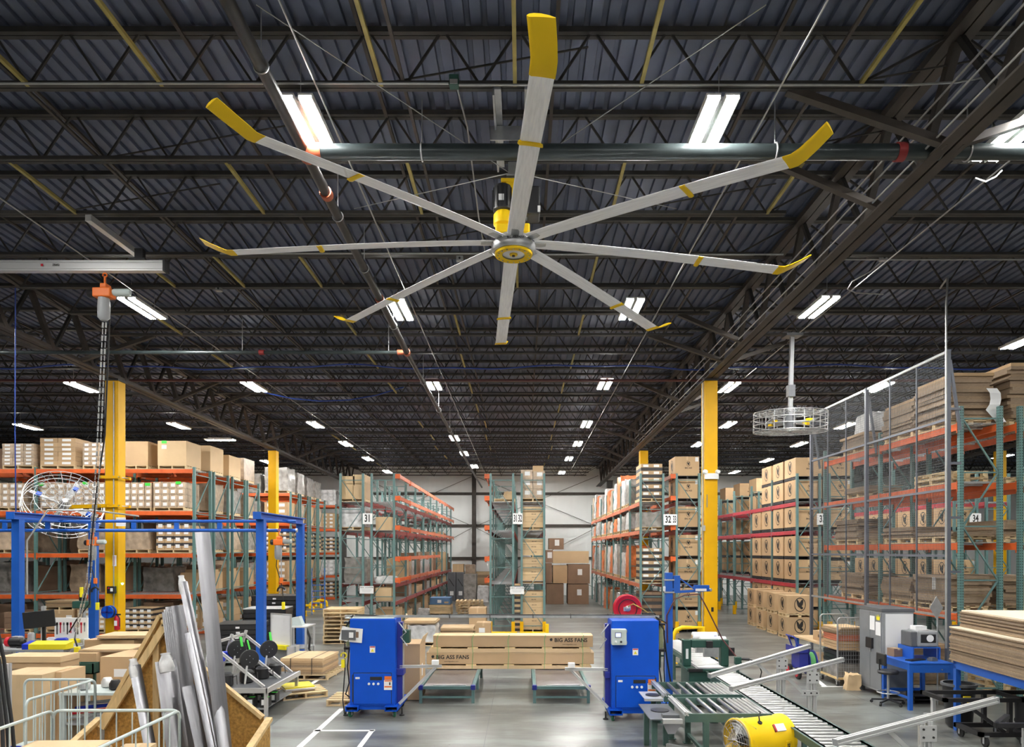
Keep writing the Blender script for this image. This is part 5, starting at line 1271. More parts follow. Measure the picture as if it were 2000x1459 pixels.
# ------------------------------------------------------------------ bench with machine parts below the rail cart
mb0 = thing('parts_stand', 'clutter of machine parts and grey tubes on a low stand behind the carts', 'stand', (PX(165,11.2)+.36, 11.2, 0))
part('top', MB().box(-.55,.6,-.35,.35,.78,.82), M['palegreen'], mb0)
for x in (-.5, .55):
    for y in (-.3, .3): part('leg', MB().box(x-.03,x+.03,y-.03,y+.03,0,.78), M['palegreen'], mb0)
part('shelf', MB().box(-.5,.55,-.3,.3,.3,.33), M['grey'], mb0)
for i, (x, y, m) in enumerate(((-.3,-.1,'galv'),(-.05,.1,'alu_matt'),(.2,-.1,'blackmetal'),(.42,.05,'binyellow'))):
    part('machine_part', MB().lathe([(.05,0),(.09,.02),(.09,.1),(.06,.16)], 14, (x,y,.82)), M[m], mb0, True)
for i in range(4): part('tube_stock', MB().tube((-.5,-.2+.1*i,.4+.05*i),(.6,-.15+.1*i,.5+.05*i),.03,8), M[('galv','red','binblue','alu_matt')[i]], mb0, True)
# ------------------------------------------------------------------ motor station right of the bin
ms = thing('motor_station', 'aluminium A frame station with low shelf for black motors', 'workstation', (-5.25, 13.6, 0))
part('shelf', MB().box(-.6,.55,-.9,.9,.48,.52), M['darkgrey'], ms)
part('shelf_edge', MB().box(-.62,.57,-.93,-.89,.44,.53).box(.55,.59,-.93,.93,.44,.53), M['alu_matt'], ms)
part('lower_shelf', MB().box(-.55,.5,-.85,.85,.12,.15), M['grey'], ms)
for x in (-.56, .53):
    for y in (-.86, .86): part('leg', MB().box(x-.03,x+.03,y-.03,y+.03,0,.48), M['alu_matt'], ms)
for y in (-.75, .1, .8):
    part('a_frame', tslot((-.55,y,1.32),(.45,y,.52),.05), M['alu_matt'], ms); part('a_frame', tslot((-.75,y,.52),(-.5,y,1.40),.05), M['alu_matt'], ms)
part('cross_tube', tslot((-.55,-.75,1.32),(-.55,.8,1.32),.05), M['alu_matt'], ms)
for y in (-.5,-.1,.3): part('blue_bin', MB().box(-.62,-.42,y-.09,y+.09,.95,1.08), M['binblue'], ms)
for i, (x, y, Y) in enumerate(((487, 1287, 12.9), (525, 1268, 13.9), (463, 1268, 13.3))):
    o = thing('fan_disc', 'black round motor disc on the A frame station, %s' % ('nearest','right','rear left')[i], 'disc', tuple(P(x, y, Y)), -.9)
    part('disc', MB().lathe([(.05,.03),(.17,.02),(.18,0),(.17,-.02),(.05,-.04)], 28, (0,0,0), 'x'), M['black'], o, True)
    part('shaft', MB().tube((-.04,0,0),(-.3,.02,-.06),.02,8), M['galv'], o, True)
    part('prop', MB().bar((.02,-.05,-.12),(.06,-.1,-.45),.03), M['alu_matt'], o)
    for k in range(4): part('bolt', MB().lathe([(.008,.022),(.008,.034)], 6, (0,.06*math.cos(k*1.57),.06*math.sin(k*1.57)), 'x'), M['galv'], o)
for i, (x, y) in enumerate(((-.3,-.65),(-.05,-.3),(.1,.1),(-.25,.25),(.2,.5),(-.2,.62))):
    o = thing('black_motor', 'black motor with cable on the upper shelf of the station, %s from front' % ordw(i), 'motor', (-5.25+x, 13.6+y, .522)); part('body', MB().lathe([(.10,0),(.13,.02),(.13,.2),(.09,.24)], 16), M['black'], o, True); part('cable', MB().path([(.1,0,.15),(.22,-.05,.2),(.25,-.1,.05)], .01, 5), M['black'], o, True)
for i in range(8):
    o = thing('motor_drive', 'black motor drive with white label under the station shelf, %s' % ordw(i), 'motor', (-5.55+.26*(i % 4), 12.85+.42*(i//4), .155)); part('body', MB().box(-.08,.08,-.1,.1,0,.2), M['black'], o, bevel=.02); part('label_sticker', MB().box(-.04,.05,-.104,-.1,.05,.15), M['paper'], o); part('green_tag', MB().box(.0,.1,-.13,-.06,.2,.205), M['grn_tag'], o)
for (x, y, Y, rz, i) in ((470, 1252, 13.0, .3, 0), (527, 1242, 14.2, .2, 1), (483, 1258, 12.9, .8, 2)): single('green_ribbon', MB().bar((0,0,.08),(.03,-.04,-.1),.05,.006), M['grn_tag'], 'bright green tag tied to the A frame station, %s' % ordw(i), 'tag', None, None, tuple(P(x,y,Y)), rz)
wbd = thing('whiteboard', 'white board on a grey stand left of the flat carton pallet', 'whiteboard', (PX(549,18.3), 18.3, 0), -.5)
part('board', MB().box(-.36,.36,-.015,.015,.58,1.36), M['paper'], wbd); part('board_frame', MB().box(-.38,-.35,-.02,.02,.56,1.38).box(.35,.38,-.02,.02,.56,1.38).box(-.38,.38,-.02,.02,1.36,1.39).box(-.38,.38,-.02,.02,.55,.58), M['alu_matt'], wbd)
part('lower_panel', MB().box(-.75,.5,.03,.05,.05,.55), M['grey'], wbd); part('stand_leg', MB().box(-.5,-.46,-.2,.2,0,.56).box(.42,.46,-.2,.2,0,.56), M['alu_matt'], wbd); part('bin_row', MB().box(-.3,.3,-.14,-.02,.46,.57), M['binyellow'], wbd)
tb = thing('test_bench', 'small aluminium test bench with grey box beside the blue post', 'bench', (PX(581,18.9), 19.0, 0))
part('top', MB().box(-.3,.35,-.4,.4,.98,1.01), M['alu_matt'], tb)
for x in (-.26,.31):
    for y in (-.36,.36): part('leg', MB().box(x-.025,x+.025,y-.025,y+.025,0,.98), M['alu_matt'], tb)
part('shelf', MB().box(-.28,.33,-.38,.38,.4,.43), M['grey'], tb); part('instrument', MB().prism([(-.2,0),(.15,0),(.05,.25),(-.2,.2)], -.15, .1).xf(Matrix.Translation((0,0,1.01))), M['palegreen'], tb); part('cable_bundle', MB().path([(.3,-.3,.98),(.42,-.35,.7),(.38,-.3,.4),(.45,-.35,.3)], .03, 6), M['rubber'], tb, True)
# black tray stacks
def trays(cx, cy, n, w_, d, rz, label):
    o = thing('tray_stack', label, 'trays', (cx, cy, 0), rz)
    part('base_pallet', MB().box(-w_/2,w_/2,-d/2,d/2,.08,.13).box(-w_/2,-w_/2+.1,-d/2,d/2,0,.08).box(w_/2-.1,w_/2,-d/2,d/2,0,.08), M['palegreen'], o)
    me = cached(('tray', w_, d), lambda: MB().box(-w_/2,w_/2,-d/2,d/2,0,.02).box(-w_/2,w_/2,-d/2,-d/2+.03,0,.13).box(-w_/2,w_/2,d/2-.03,d/2,0,.13).box(-w_/2,-w_/2+.03,-d/2,d/2,0,.13).box(w_/2-.03,w_/2,-d/2,d/2,0,.13).mesh('tray'))
    for k in range(n):
        t = link('tray', me, M['black'], o, (random.uniform(-.02,.02), random.uniform(-.02,.02), .135+.135*k), (0,0,random.uniform(-.02,.02)))
        part('tray_label', MB().box(-.05,.05,-d/2-.004,-d/2,.04,.09), M['paper'], t)
    part('top_sheet', MB().box(-w_/2,w_/2,-d/2,d/2,.135+.135*n+.002,.135+.135*n+.02), M['wrap'] if n == 9 else M['black'], o)
trays(PX(462,18.5), 18.9, 7, 1.15, 1.1, .15, 'low stack of black trays under film beside the longest blade'); trays(PX(470,19.8)+.5, 20.6, 9, 1.2, 1.0, .1, 'stack of black trays behind the front blue post'); trays(PX(530,21.5), 22.2, 11, 1.4, 1.1, .05, 'tall stack of black trays between the two blue posts')
carton(PX(548,23), 23.3, 1.2, .7, .5, .35, 'brown carton lying on black trays near the second yellow column', 'card'); pallet(PX(548,23), 23.3, 0, 1.0, 1.0, 'on the floor behind the tall black tray stack')
for k in range(3): carton(PX(548,23)-.0, 23.3, .127+.355*k, .9, .9, .35, 'brown carton below the lying carton behind black trays, %s from floor' % ordw(k), 'card')
# ------------------------------------------------------------------ pallets and piles on the left aisle floor
pallet(PX(598,16.4), 17.0, 0, 1.12, 1.35, 'under strapped flat cartons beside the white floor line', rz=-.04)
sheets(PX(592,16.4), 16.95, .127, 1.02, 1.2, .38, 7, 'strapped pile of flat brown cartons on pallet by floor line', -.04, 'card', .012, straps=2)
o = thing('pallet_stack', 'leaning stack of pale wooden pallets left of the blue cabinet', 'pallets', (PX(666,22.8), 23.2, 0), .05)
for k in range(9): link('pallet_layer', variant(pallet_mesh(1.15,1.1), M['wood']), None, o, (random.uniform(-.05,.05), random.uniform(-.04,.04), k*.127), (0,0,random.uniform(-.06,.06)))
pallet(PX(578,14.2), 14.6, 0, .9, .8, 'small, with yellow sheets beside the motor station', rz=.5)
sheets(PX(570,14.2), 14.6, .127, .6, .6, .10, 4, 'yellow topped slats on the small pallet by the station', .5, 'white', .02, topm='binyellow')
ld = thing('rolling_ladder', 'blue rolling ladder standing in the left aisle', 'ladder', (PX(622,33.5), 33.5, 0), .3)
for s in (-1, 1): part('side_rail', MB().bar((s*.3,-.4,0),(s*.3,.4,1.5),.04), M['blue_frame'], ld); part('support', MB().bar((s*.3,.5,0),(s*.3,.4,1.5),.04), M['blue_frame'], ld); part('handrail', MB().bar((s*.3,.35,1.5),(s*.3,.5,2.2),.03), M['blue_frame'], ld)
for k in range(5): part('step', MB().box(-.3,.3,-.4+.16*k-.08,-.4+.16*k+.08,.25+.28*k,.28+.28*k), M['blue_frame'], ld)
for i, (x, y) in enumerate(((584,1203),(600,1195),(616,1188),(628,1184))):
    g = G(x, y); o = thing('end_guard', 'rounded yellow rack end guard by the left aisle, %s from front' % ordw(i), 'guard', tuple(g)); part('hoop', MB().path([(-.3,0,0),(-.3,0,.22),(-.2,0,.32),(.2,0,.32),(.3,0,.22),(.3,0,0)], .06, 10), M['yellow'], o, True); part('base_plate', MB().box(-.4,.4,-.08,.08,0,.012), M['yellow'], o)
# ------------------------------------------------------------------ the two blue wrapping cabinets
def cabinet(X0, X1, Yf, label, side):
    """side = +1: inner side (with the arm) to the right"""
    w_ = X1-X0; c = thing('blue_cabinet', label, 'machine', ((X0+X1)/2, Yf, 0)); h = w_/2; D = .62
    part('body', MB().box(-h,h,0,D,.2,1.8), M['blue'], c, bevel=.012)
    part('door', MB().box(-h*.82,h*.82,-.018,0,.24,.80), M['blue'], c, bevel=.006)
    dr = c.children[-1]
    part('hinge', MB().tube((-side*h*.86,-.015,.28),(-side*h*.86,-.015,.78),.009,6), M['steel_dark'], dr, True)
    part('door_gap', MB().box(-h*.84,h*.84,-.004,-.001,.80,.812).box(h*.82,h*.84,-.004,-.001,.24,.812).box(-h*.84,-h*.82,-.004,-.001,.24,.812), M['black'], dr)
    part('display', MB().box(-.04,.18,-.026,-.018,.68,.74), M['black'], dr)
    for k in range(3): part('button', MB().lathe([(.022,-.032),(.024,-.018)], 12, (-.06+.085*k,0,.61), 'y'), M['white'], dr, True)
    lx = .29
    part('warning_label', MB().box(lx-.065,lx+.065,-.023,-.018,.685,.75), M['orange_safety'], dr); part('warning_label', MB().box(lx-.075,lx+.075,-.0225,-.018,.50,.68), M['paper'], dr); part('warning_stripe', MB().box(lx-.065,lx+.065,-.0245,-.0225,.655,.675).box(lx-.065,lx+.065,-.0245,-.0225,.545,.57), M['orange_safety'], dr); part('warning_figure', MB().box(lx+.02,lx+.045,-.0245,-.0225,.59,.64), M['print'], dr)
    part('name_plate', MB().box(-h*.74,-h*.55,-.022,-.018,.70,.735), M['paper'], dr)
    st = part('caution_sticker', MB().box(-.05,.05,-.004,0,1.18,1.30), M['paper'], c); part('caution_header', MB().box(-.045,.045,-.006,-.004,1.275,1.295), M['red'], st); part('caution_mark', MB().prism([(-.03,1.2),(.03,1.2),(0,1.255)], -.006, -.004), M['binyellow'], st)
    for s in (-1, 1): part('fork_tube', MB().box(s*.36-.12,s*.36+.12,-.1,D+.35,.20,.215).box(s*.36-.12,s*.36+.12,-.1,D+.35,.12,.135).box(s*.36-.12,s*.36-.105,-.1,D+.35,.12,.2).box(s*.36+.105,s*.36+.12,-.1,D+.35,.12,.2), M['blue'], c)
    part('base_frame', MB().box(-h*.6,h*.6,.02,.08,.13,.2), M['blue'], c)
    for s in (-1, 1):
        for y in (.0, D+.25): caster(c, (s*.40, y, 0), .062, 'caster_green' if y == 0 else 'rubber', .5*s)
    for s in (-1, 1): part('levelling_foot', MB().lathe([(.05,0),(.05,.015),(.015,.03),(.012,.14)], 12, (s*.52, .12, 0)), M['blackmetal'], c, True)
    # inner mast with the lifting arm
    x = side*(h+.05)
    part('mast', MB().box(x-.05,x+.05,.18,.34,.2,1.72), M['blue_dark'], c); part('mast_rail', MB().box(x+side*.05-.01,x+side*.05+.01,.2,.32,.3,1.7), M['galv'], c)
    part('arm_block', MB().box(x-.06,x+side*.02+.06,.12,.38,.74,.86), M['blue_dark'], c, bevel=.008)
    part('lift_arm', tslot((x,.2,.89),(x+side*.78,.2,.90),.05), M['alu_matt'], c); part('arm_brace', tslot((x+side*.02,-.0,.24),(x+side*.66,.22,.87),.045), M['alu_matt'], c)
    part('foam_pad', MB().box(x+side*.66-.06,x+side*.66+.06,.13,.26,.928,1.01), M['paper'], c)
    part('tensioner', MB().path([(x,.1,1.72),(x+side*.14,.05,1.55),(x+side*.04,.05,1.46),(x+side*.16,.05,1.3)], .012, 6), M['galv'], c, True)
    # outer olive cylinder
    xo = -side*(h+.06)
    part('filter_cylinder', MB().lathe([(.05,1.28),(.055,1.3),(.055,1.70),(.05,1.72)], 16, (xo,.2,0)), M['olivegreen'], c, True)
    part('cylinder_clamp', MB().box(xo-.08,xo+.08,.12,.3,1.70,1.735).box(xo-.08,xo+.08,.12,.3,1.22,1.26), M['blackmetal'], c)
    part('drain_hose', MB().path([(xo,.2,1.22),(xo-.02,.15,.9),(xo+.02,.12,.6),(xo-.04,.1,.4),(xo+.04,.2,.3)], .013, 6), M['rubber'], c, True)
    part('power_cord', MB().path([(xo,.2,1.8),(xo+side*.1,.1,1.86),(xo-side*.06,.1,1.6),(xo-side*.05,.1,.9),(xo-side*.08,.05,.3),(xo-side*.06,.1,.01)], .011, 6), M['black'], c, True)
    return c
cA = cabinet(PX(683,12.7), PX(772,12.7), 12.7, 'left blue wrapping cabinet with papers on its front', 1)
cB = cabinet(PX(1195,12.4), PX(1287,12.4), 12.4, 'right blue wrapping cabinet with grey control panel', -1)
# papers and booklet on the left cabinet
ppr = part('paper_sheet', MB().box(-.16,.0,-.03,-.026,-.14,.12), M['paper'], cA, loc=(-.42,0,1.52), rot=(0,.25,0)); part('paper_sheet', MB().box(.0,.24,-.022,-.018,-.14,.12), M['paper'], cA, loc=(-.42,0,1.52), rot=(0,.08,0))
bk = part('booklet', MB().box(-.14,.12,-.045,-.032,-.1,.08), M['darkgrey'], cA, loc=(-.42,0,1.52), rot=(0,.02,0)); part('booklet_label', MB().box(.0,.08,-.047,-.045,-.06,.04), M['paper'], bk); part('photo', MB().box(.12,.17,-.0225,-.022,-.06,.05), M['card_dark'], bk)
part('side_control_box', MB().box(.54,.66,.1,.3,1.34,1.58), M['green'], cA, bevel=.01)
part('winch_hook', MB().path(arc((-.54,.05,1.12), .05, -1.2, 3.6, 10), .014, 6).box(-.58,-.52,.02,.08,.9,1.05), M['binyellow'], cA, True)
# grey control panel on the right cabinet
cp = part('control_panel', MB().box(-.36,-.10,-.16,-.0,1.38,1.66), M['palegreen'], cB, bevel=.008, loc=(-.08,0,0)); part('bezel', MB().box(-.31,-.19,-.165,-.16,1.51,1.61), M['grey'], cp); part('screen', MB().box(-.29,-.21,-.168,-.165,1.53,1.59), M['screen'], cp)
for k, m in ((0,'white'), (1,'black')): part('knob', MB().lathe([(.018,-.185),(.02,-.16)], 12, (-.29+.09*k,0,1.44), 'y'), M[m], cp, True)
for z in (1.42,1.62): part('latch', MB().box(-.105,-.085,-.12,-.06,z-.02,z+.02), M['grey'], cp)
# tie bar on top
tbx0, tbx1 = PX(672,12.9), PX(1292,12.6)
tie = thing('tie_bar', 'grey strut bar lying across the tops of both blue cabinets', 'strut', (0, 12.95, 1.8)); part('channel', MB().bar((tbx0,.02,.025),(tbx1,-.12,.025),.05,.045), M['galv'], tie)
part('taped_cable', MB().path([(tbx0+.2,-.02,.055),(tbx0+.9,0,.03),(-.9,-.02,.056),(.2,-.06,.056),(1.4,-.09,.056),(tbx1-.1,-.1,.06),(tbx1+.15,-.05,-.1)], .014, 6), M['black'], tie, True)
for x in (-1.35,-.6,.2,.9,1.6): part('cable_tie', MB().box(x-.006,x+.006,-.12,.05,-.0,.075), M['black'], tie)
single('cover_sheet', MB().box(-.48,.42,-.1,.45,0,.006), M['palegreen'], 'pale sheet lying on the left blue cabinet top', 'sheet', None, None, (PX(727,12.9), 12.85, 1.803))
# hose reel
hrl = thing('hose_reel', 'red hose reel mounted behind the right blue cabinet', 'hose reel', tuple(P(1225,1188,13.3)))
part('flange', MB().lathe([(.06,-.06),(.17,-.05),(.25,-.09),(.268,-.085),(.265,-.07),(.16,-.03),(.1,-.02)], 36, (0,0,0), 'y'), M['red'], hrl, True); part('flange', MB().lathe([(.06,.06),(.17,.05),(.25,.09),(.268,.085),(.265,.07),(.16,.03)], 36, (0,0,0), 'y'), M['red'], hrl, True)
part('wound_hose', MB().lathe([(.12,-.05),(.2,-.05),(.21,0),(.2,.05),(.12,.05)], 30, (0,0,0), 'y'), M['rubber'], hrl, True); part('spec_plate', MB().box(-.08,-.01,-.064,-.058,-.05,.03), M['alu_matt'], hrl); part('spec_plate', MB().box(.02,.06,-.064,-.058,-.02,.07), M['alu_matt'], hrl)
part('fitting', MB().path([(0,-.06,0),(0,-.1,.04),(.1,-.1,.09),(.3,-.08,-.02),(.55,-.05,-.2)], .012, 6), M['brass'], hrl, True); part('hose_ring', MB().path([(.175*math.cos(t),-.085,.175*math.sin(t)) for t in [2*math.pi*k/28 for k in range(28)]], .009, 6, closed=True), M['rubber'], hrl, True); part('hub_boss', MB().lathe([(.03,-.1),(.055,-.09),(.055,-.05)], 16, (0,0,0), 'y'), M['galv'], hrl, True); part('mount_stand', MB().box(-.05,.05,.06,.14,-1.98+.0,.05), M['blackmetal'], hrl)
# jib post
jp = thing('jib_post', 'blue jib crane post with short arm behind the right cabinet', 'jib crane', (PX(1306,14.0), 14.0, 0))
part('post', MB().box(-.07,.07,-.07,.07,0,2.61), M['blue_frame'], jp, bevel=.006); part('base_plate', MB().box(-.2,.2,-.2,.2,0,.02), M['blue_frame'], jp)
part('pivot', MB().box(.09,.22,-.06,.06,2.2,2.55).box(.0,.1,-.05,.05,2.25,2.3), M['blue_frame'], jp); part('arm', MB().bar((.15,0,2.22),(.85,-.05,2.26),.05,.05), M['blue_frame'], jp); part('arm_brace', MB().bar((.18,0,2.53),(.52,-.03,2.27),.025), M['blue_frame'], jp)
part('arm_flag', MB().box(.5,.8,-.09,.0,2.27,2.36), M['blue_frame'], jp); part('arm_label', MB().box(.52,.74,-.1,-.09,2.24,2.29), M['paper'], jp); part('sheave', MB().lathe([(.025,-.1),(.025,.02)], 10, (.83,0,2.27), 'y'), M['galv'], jp, True)
part('air_hose', MB().path([(-.04,-.09,1.2),(-.06,-.1,1.75),(.1,-.1,2.08),(.3,-.09,2.16),(.6,-.08,2.18),(.75,-.1,1.9),(1.0,-.3,1.3),(1.32,-.5,.85)], .014, 6), M['pipe_red'], jp, True); part('clamp', MB().box(-.1,.1,-.085,.085,2.2,2.23).box(-.1,.1,-.085,.085,2.45,2.48), M['galv'], jp); part('sign_plate', MB().box(-.1,-.07,-.02,.05,2.2,2.33), M['paper'], jp)
single('drive_belt', MB().path([(tbx1-.3,0,.06),(tbx1-.05,.1,.05),(tbx1+.12,.15,-.2),(tbx1+.2,.2,-.8),(tbx1+.3,.3,-1.3)], .016, 6), M['black'], 'thick black cable drooping over the right cabinet corner', 'cable', None, None, (0, 12.9, 1.82), 0, True)
# ------------------------------------------------------------------ low tables and the long blade cartons
def low_table(x0, x1, label):
    X0, X1 = PX(x0,13.86), PX(x1,13.86); c = (X0+X1)/2; w_ = (X1-X0)/2; D = 2.75
    t = thing('low_table', label, 'table', (c, 13.86, 0))
    part('top_plate', MB().box(-w_+.05,w_-.05,.03,D-.03,.315,.325), M['plate'], t)
    for s in (-1, 1): part('side_rail', MB().box(s*w_-.03,s*w_+.03,0,D,.28,.34), M['teal'], t)
    part('end_rail', MB().box(-w_,w_,-.03,.03,.28,.34), M['teal'], t); part('end_rail', MB().box(-w_,w_,D-.03,D+.03,.28,.34), M['teal'], t)
    for s in (-1, 1):
        for y in (0, D*.5, D): part('leg', MB().box(s*w_-.03,s*w_+.03,y-.03,y+.03,0,.3), M['teal'], t)
        part('corner_cap', MB().box(s*w_-.045,s*w_+.045,-.045,.045,.27,.36), M['blue_dark'], t)
    part('stretcher', MB().box(-w_,w_,-.02,.02,.10,.14), M['teal'], t); part('front_strip', MB().box(-w_*.55,w_*.7,.1,.16,.325,.345), M['galv'], t)
    return t
low_table(822, 924, 'low metal plate table near the left blue cabinet'); low_table(1044, 1149, 'low metal plate table near the right blue cabinet')
LX0, LX1, LY = PX(833,15.85), PX(1160,15.85), 15.85
def long_box(x0, x1, z0, z1, label, txt_x, m='card', d=.5):
    X0, X1 = PX(x0,LY), PX(x1,LY); c = (X0+X1)/2
    o = thing('blade_carton', label, 'box', (c, LY, z0)); h = z1-z0
    part('body', MB().box(X0-c,X1-c,0,d,0,h), M[m], o, bevel=.008); part('lid', MB().box(X0-c-.004,X1-c+.004,-.004,d+.004,h-.012,h+.003), M['card_light'], o)
    tx = PX(txt_x,LY)-c
    text('BIG ASS FANS', .125, 'print', o, (tx,-.006,h*.60), bold=.003); text('www.bigassfans.com', .04, 'print', o, (tx-.03,-.006,h*.60-.095)); 
    mk_ = part('logo_mark', MB().prism([(tx-.47,h*.52),(tx-.43,h*.54),(tx-.42,h*.72),(tx-.45,h*.80),(tx-.49,h*.70)], -.006, -.004), M['print'], o)
    return o
long_box(833, 1160, .455, .715, 'lower long blade carton with black lettering at its left', 884)
long_box(846, 1158, .845, 1.105, 'upper long blade carton with black lettering at its right', 1115)
def slat_row(x0, x1, z0, z1, label, n):
    X0, X1 = PX(x0,LY), PX(x1,LY); o = thing('wood_cradle', label, 'wood', ((X0+X1)/2, LY, z0)); w_ = (X1-X0)/2
    for y in (.02, .42): part('plank', MB().box(-w_,w_,y-.02,y+.06,0,(z1-z0)*.72), M['card_light'], o)
    for k in range(n): x = -w_+.15+(2*w_-.3)*k/(n-1); part('cross_block', MB().box(x-.12,x+.12,.0,.46,(z1-z0)*.72,z1-z0), M['pine'], o)
slat_row(833, 1155, .345, .452, 'lower long plank cradle under the blade cartons', 5); slat_row(838, 1154, .722, .842, 'upper long plank cradle between the blade cartons', 5)
for i, x in enumerate((853, 922, 992, 1063, 1137)):
    X = PX(x, LY); single('strapping_band', MB().path([(0,0,.345),(.02,-.012,.7),(.0,-.012,1.0),(.03,-.01,1.115),(.03,.5,1.115)], .006, 5), M['strap'], 'green strapping band around the blade cartons, %s from left' % ordw(i), 'strap', 'green strapping bands on blade cartons', None, (X, LY-.01, 0))
# upright cartons behind the left cabinet
o = carton(PX(803,14.3), 14.5, .01, .42, .8, 1.14, 'tall open brown carton standing right of the left blue cabinet', 'card', tape=False)
part('flap', MB().box(.0,.012,-.35,.35,0,.16), M['card_light'], o, loc=(.21,0,1.14), rot=(0,.35,0)); part('white_paper', MB().box(.212,.216,-.15,-.05,.45,.7), M['paper'], o)
single('flat_carton', MB().box(-.03,.03,-.02,.42,.1,1.0), M['card'], 'brown cardboard panel leaning behind the left cabinet hose', 'cardboard', None, None, (PX(676,13.45), 13.75, .0)); pallet(PX(668,13.6), 13.95, 0, .6, .8, 'small, behind the left cabinet')
# ------------------------------------------------------------------ things standing further down the centre
def gbox(x0, x1, ytop, ybot, d, label, m='card', **k):
    g0 = G(x0, ybot); g1 = G(x1, ybot); Y = g0.y
    return carton((g0.x+g1.x)/2, Y+d/2, 0.002, g1.x-g0.x, d, PZ(ytop, Y), label, m, **k)
def gpal(x0, x1, ybot, d, where, **k):
    g0 = G(x0, ybot); g1 = G(x1, ybot); pallet((g0.x+g1.x)/2, g0.y+d/2, 0, round(g1.x-g0.x,2), d, where, **k); return g0, g1
# crate with blue lid, pallets, cartons
g0, g1 = gpal(838, 880, 1203, 1.1, 'under the blue topped crate')
cr = thing('wooden_crate', 'low wooden crate with a blue printed carton on top', 'crate', ((g0.x+g1.x)/2, g0.y+.55, .127)); w_ = (g1.x-g0.x)/2
for k in range(3): part('crate_board', MB().box(-w_,w_,-.5,.5,.13*k,.13*k+.122), M['wood'], cr)
part('blue_carton', MB().box(-w_*.95,w_*.95,-.48,.48,.40,.72), mat('faded_blue_print',(0.10,0.20,0.36),.6,0,.1,4), cr); part('white_label', MB().box(-.12,.06,-.485,-.48,.48,.62), M['paper'], cr); part('crate_mark', MB().box(.2,.4,-.485,-.48,.46,.54), M['card_light'], cr)
o = thing('pallet_stack', 'stack of pale wooden pallets in the centre aisle beside the narrow rack', 'pallets', (PX(917,31.5), 32.2, 0), 0)
for k in range(6): link('pallet_layer', variant(pallet_mesh_y(1.25,1.15), M['wood']), None, o, (random.uniform(-.05,.05), random.uniform(-.04,.04), k*.127), (0,0,random.uniform(-.06,.06)))
gbox(916, 949, 1188, 1238, .9, 'plain brown carton just left of the narrow centre rack', 'card'); gbox(930, 958, 1217, 1252, .7, 'brown carton with torn paper before the narrow centre rack', 'card', lab=(.2,.16,-.2,.6))
# wrapped pallet and panels behind the blue cabinets
g0, g1 = gpal(795, 850, 1262, 1.1, 'under the pinkish wrapped load behind left cabinet'); wrapped((g0.x+g1.x)/2, g0.y+.55, .127, g1.x-g0.x, 1.05, PZ(1222,g0.y)-.127, 'pinkish wrapped load behind the left blue cabinet', 'wrap', 2); sheets((g0.x+g1.x)/2-.05, g0.y+.55, PZ(1222,g0.y)+.04, g1.x-g0.x+.1, 1.1, .12, 3, 'pale boards lying on the pinkish wrapped load', 0, 'card_light', .03)
g0, g1 = gpal(857, 925, 1252, 1.1, 'under flat sheets in the centre aisle'); sheets((g0.x+g1.x)/2, g0.y+.6, .127, g1.x-g0.x-.05, 1.1, .32, 6, 'flat light cardboard pile on pallet in the centre aisle', .03, 'card_light', .03)
wp = thing('lumber_pile', 'pale wooden panels leaning at the end of the sign 31 rack', 'wood', (PX(790,25.0), 25.1, 0), .2)
for k in range(3): part('panel', MB().box(-.05+.09*k,.0+.09*k,-.35,.35,.0,.75-.08*k), M['wood'], wp, rot=(0,.12,0))
single('yellow_bundle', lumpy_mesh(.28,.3,.4,1), M['binyellow'], 'yellow netted bundle beside the leaning wood panels', 'bundle', None, None, (PX(806,25.3), 25.5, 0))
# dark cabinets and wrapped goods near the back wall
for i, (x0, x1) in enumerate(((874, 890), (891, 907))):
    g = G((x0+x1)/2, 1174); w_ = (x1-x0)*g.y/FPX
    o = thing('steel_cabinet', 'dark grey steel cabinet near the back wall, %s' % ('left one','right one')[i], 'cabinet', (g.x, g.y, 0)); part('body', MB().box(-w_/2,w_/2,0,.6,0,1.75), M['darkgrey'], o, bevel=.01); part('door_stripe', MB().bar((-w_*.3,-.006,1.35),(w_*.3,-.006,.9),.05,.004,(0,1,0)), M['black'], o); part('label_sticker', MB().box(-.1,.12,-.008,0,.35,.6), M['paper'], o)
for i, (x0, x1, y0, y1, m) in enumerate(((905,930,1122,1172,'wrap_grey'), (932,954,1145,1176,'wrap'), (905,925,1104,1122,'wrap_card'))):
    g0 = G(x0, 1176 if i < 2 else 1172); w_ = (x1-x0)*g0.y/FPX
    wrapped(g0.x+w_/2, g0.y+.6+(1.2 if i == 2 else 0), .002, w_, 1.0, PZ(y0, g0.y), 'shiny film wrapped goods near the back wall, %s' % ('beside the dark cabinets','lower right pile','tall rear pile')[i], m, i)
g0, g1 = gpal(924, 956, 1166, 1.1, 'under brown sheets near the back wall'); sheets((g0.x+g1.x)/2, g0.y+.55, .127, g1.x-g0.x, 1.1, PZ(1117,g0.y)-.127, 8, 'tall pile of brown sheets near the back wall', 0, 'card', .02)
gbox(884, 905, 1102, 1170, .8, 'tan carton pile behind the dark cabinets', 'card_light')
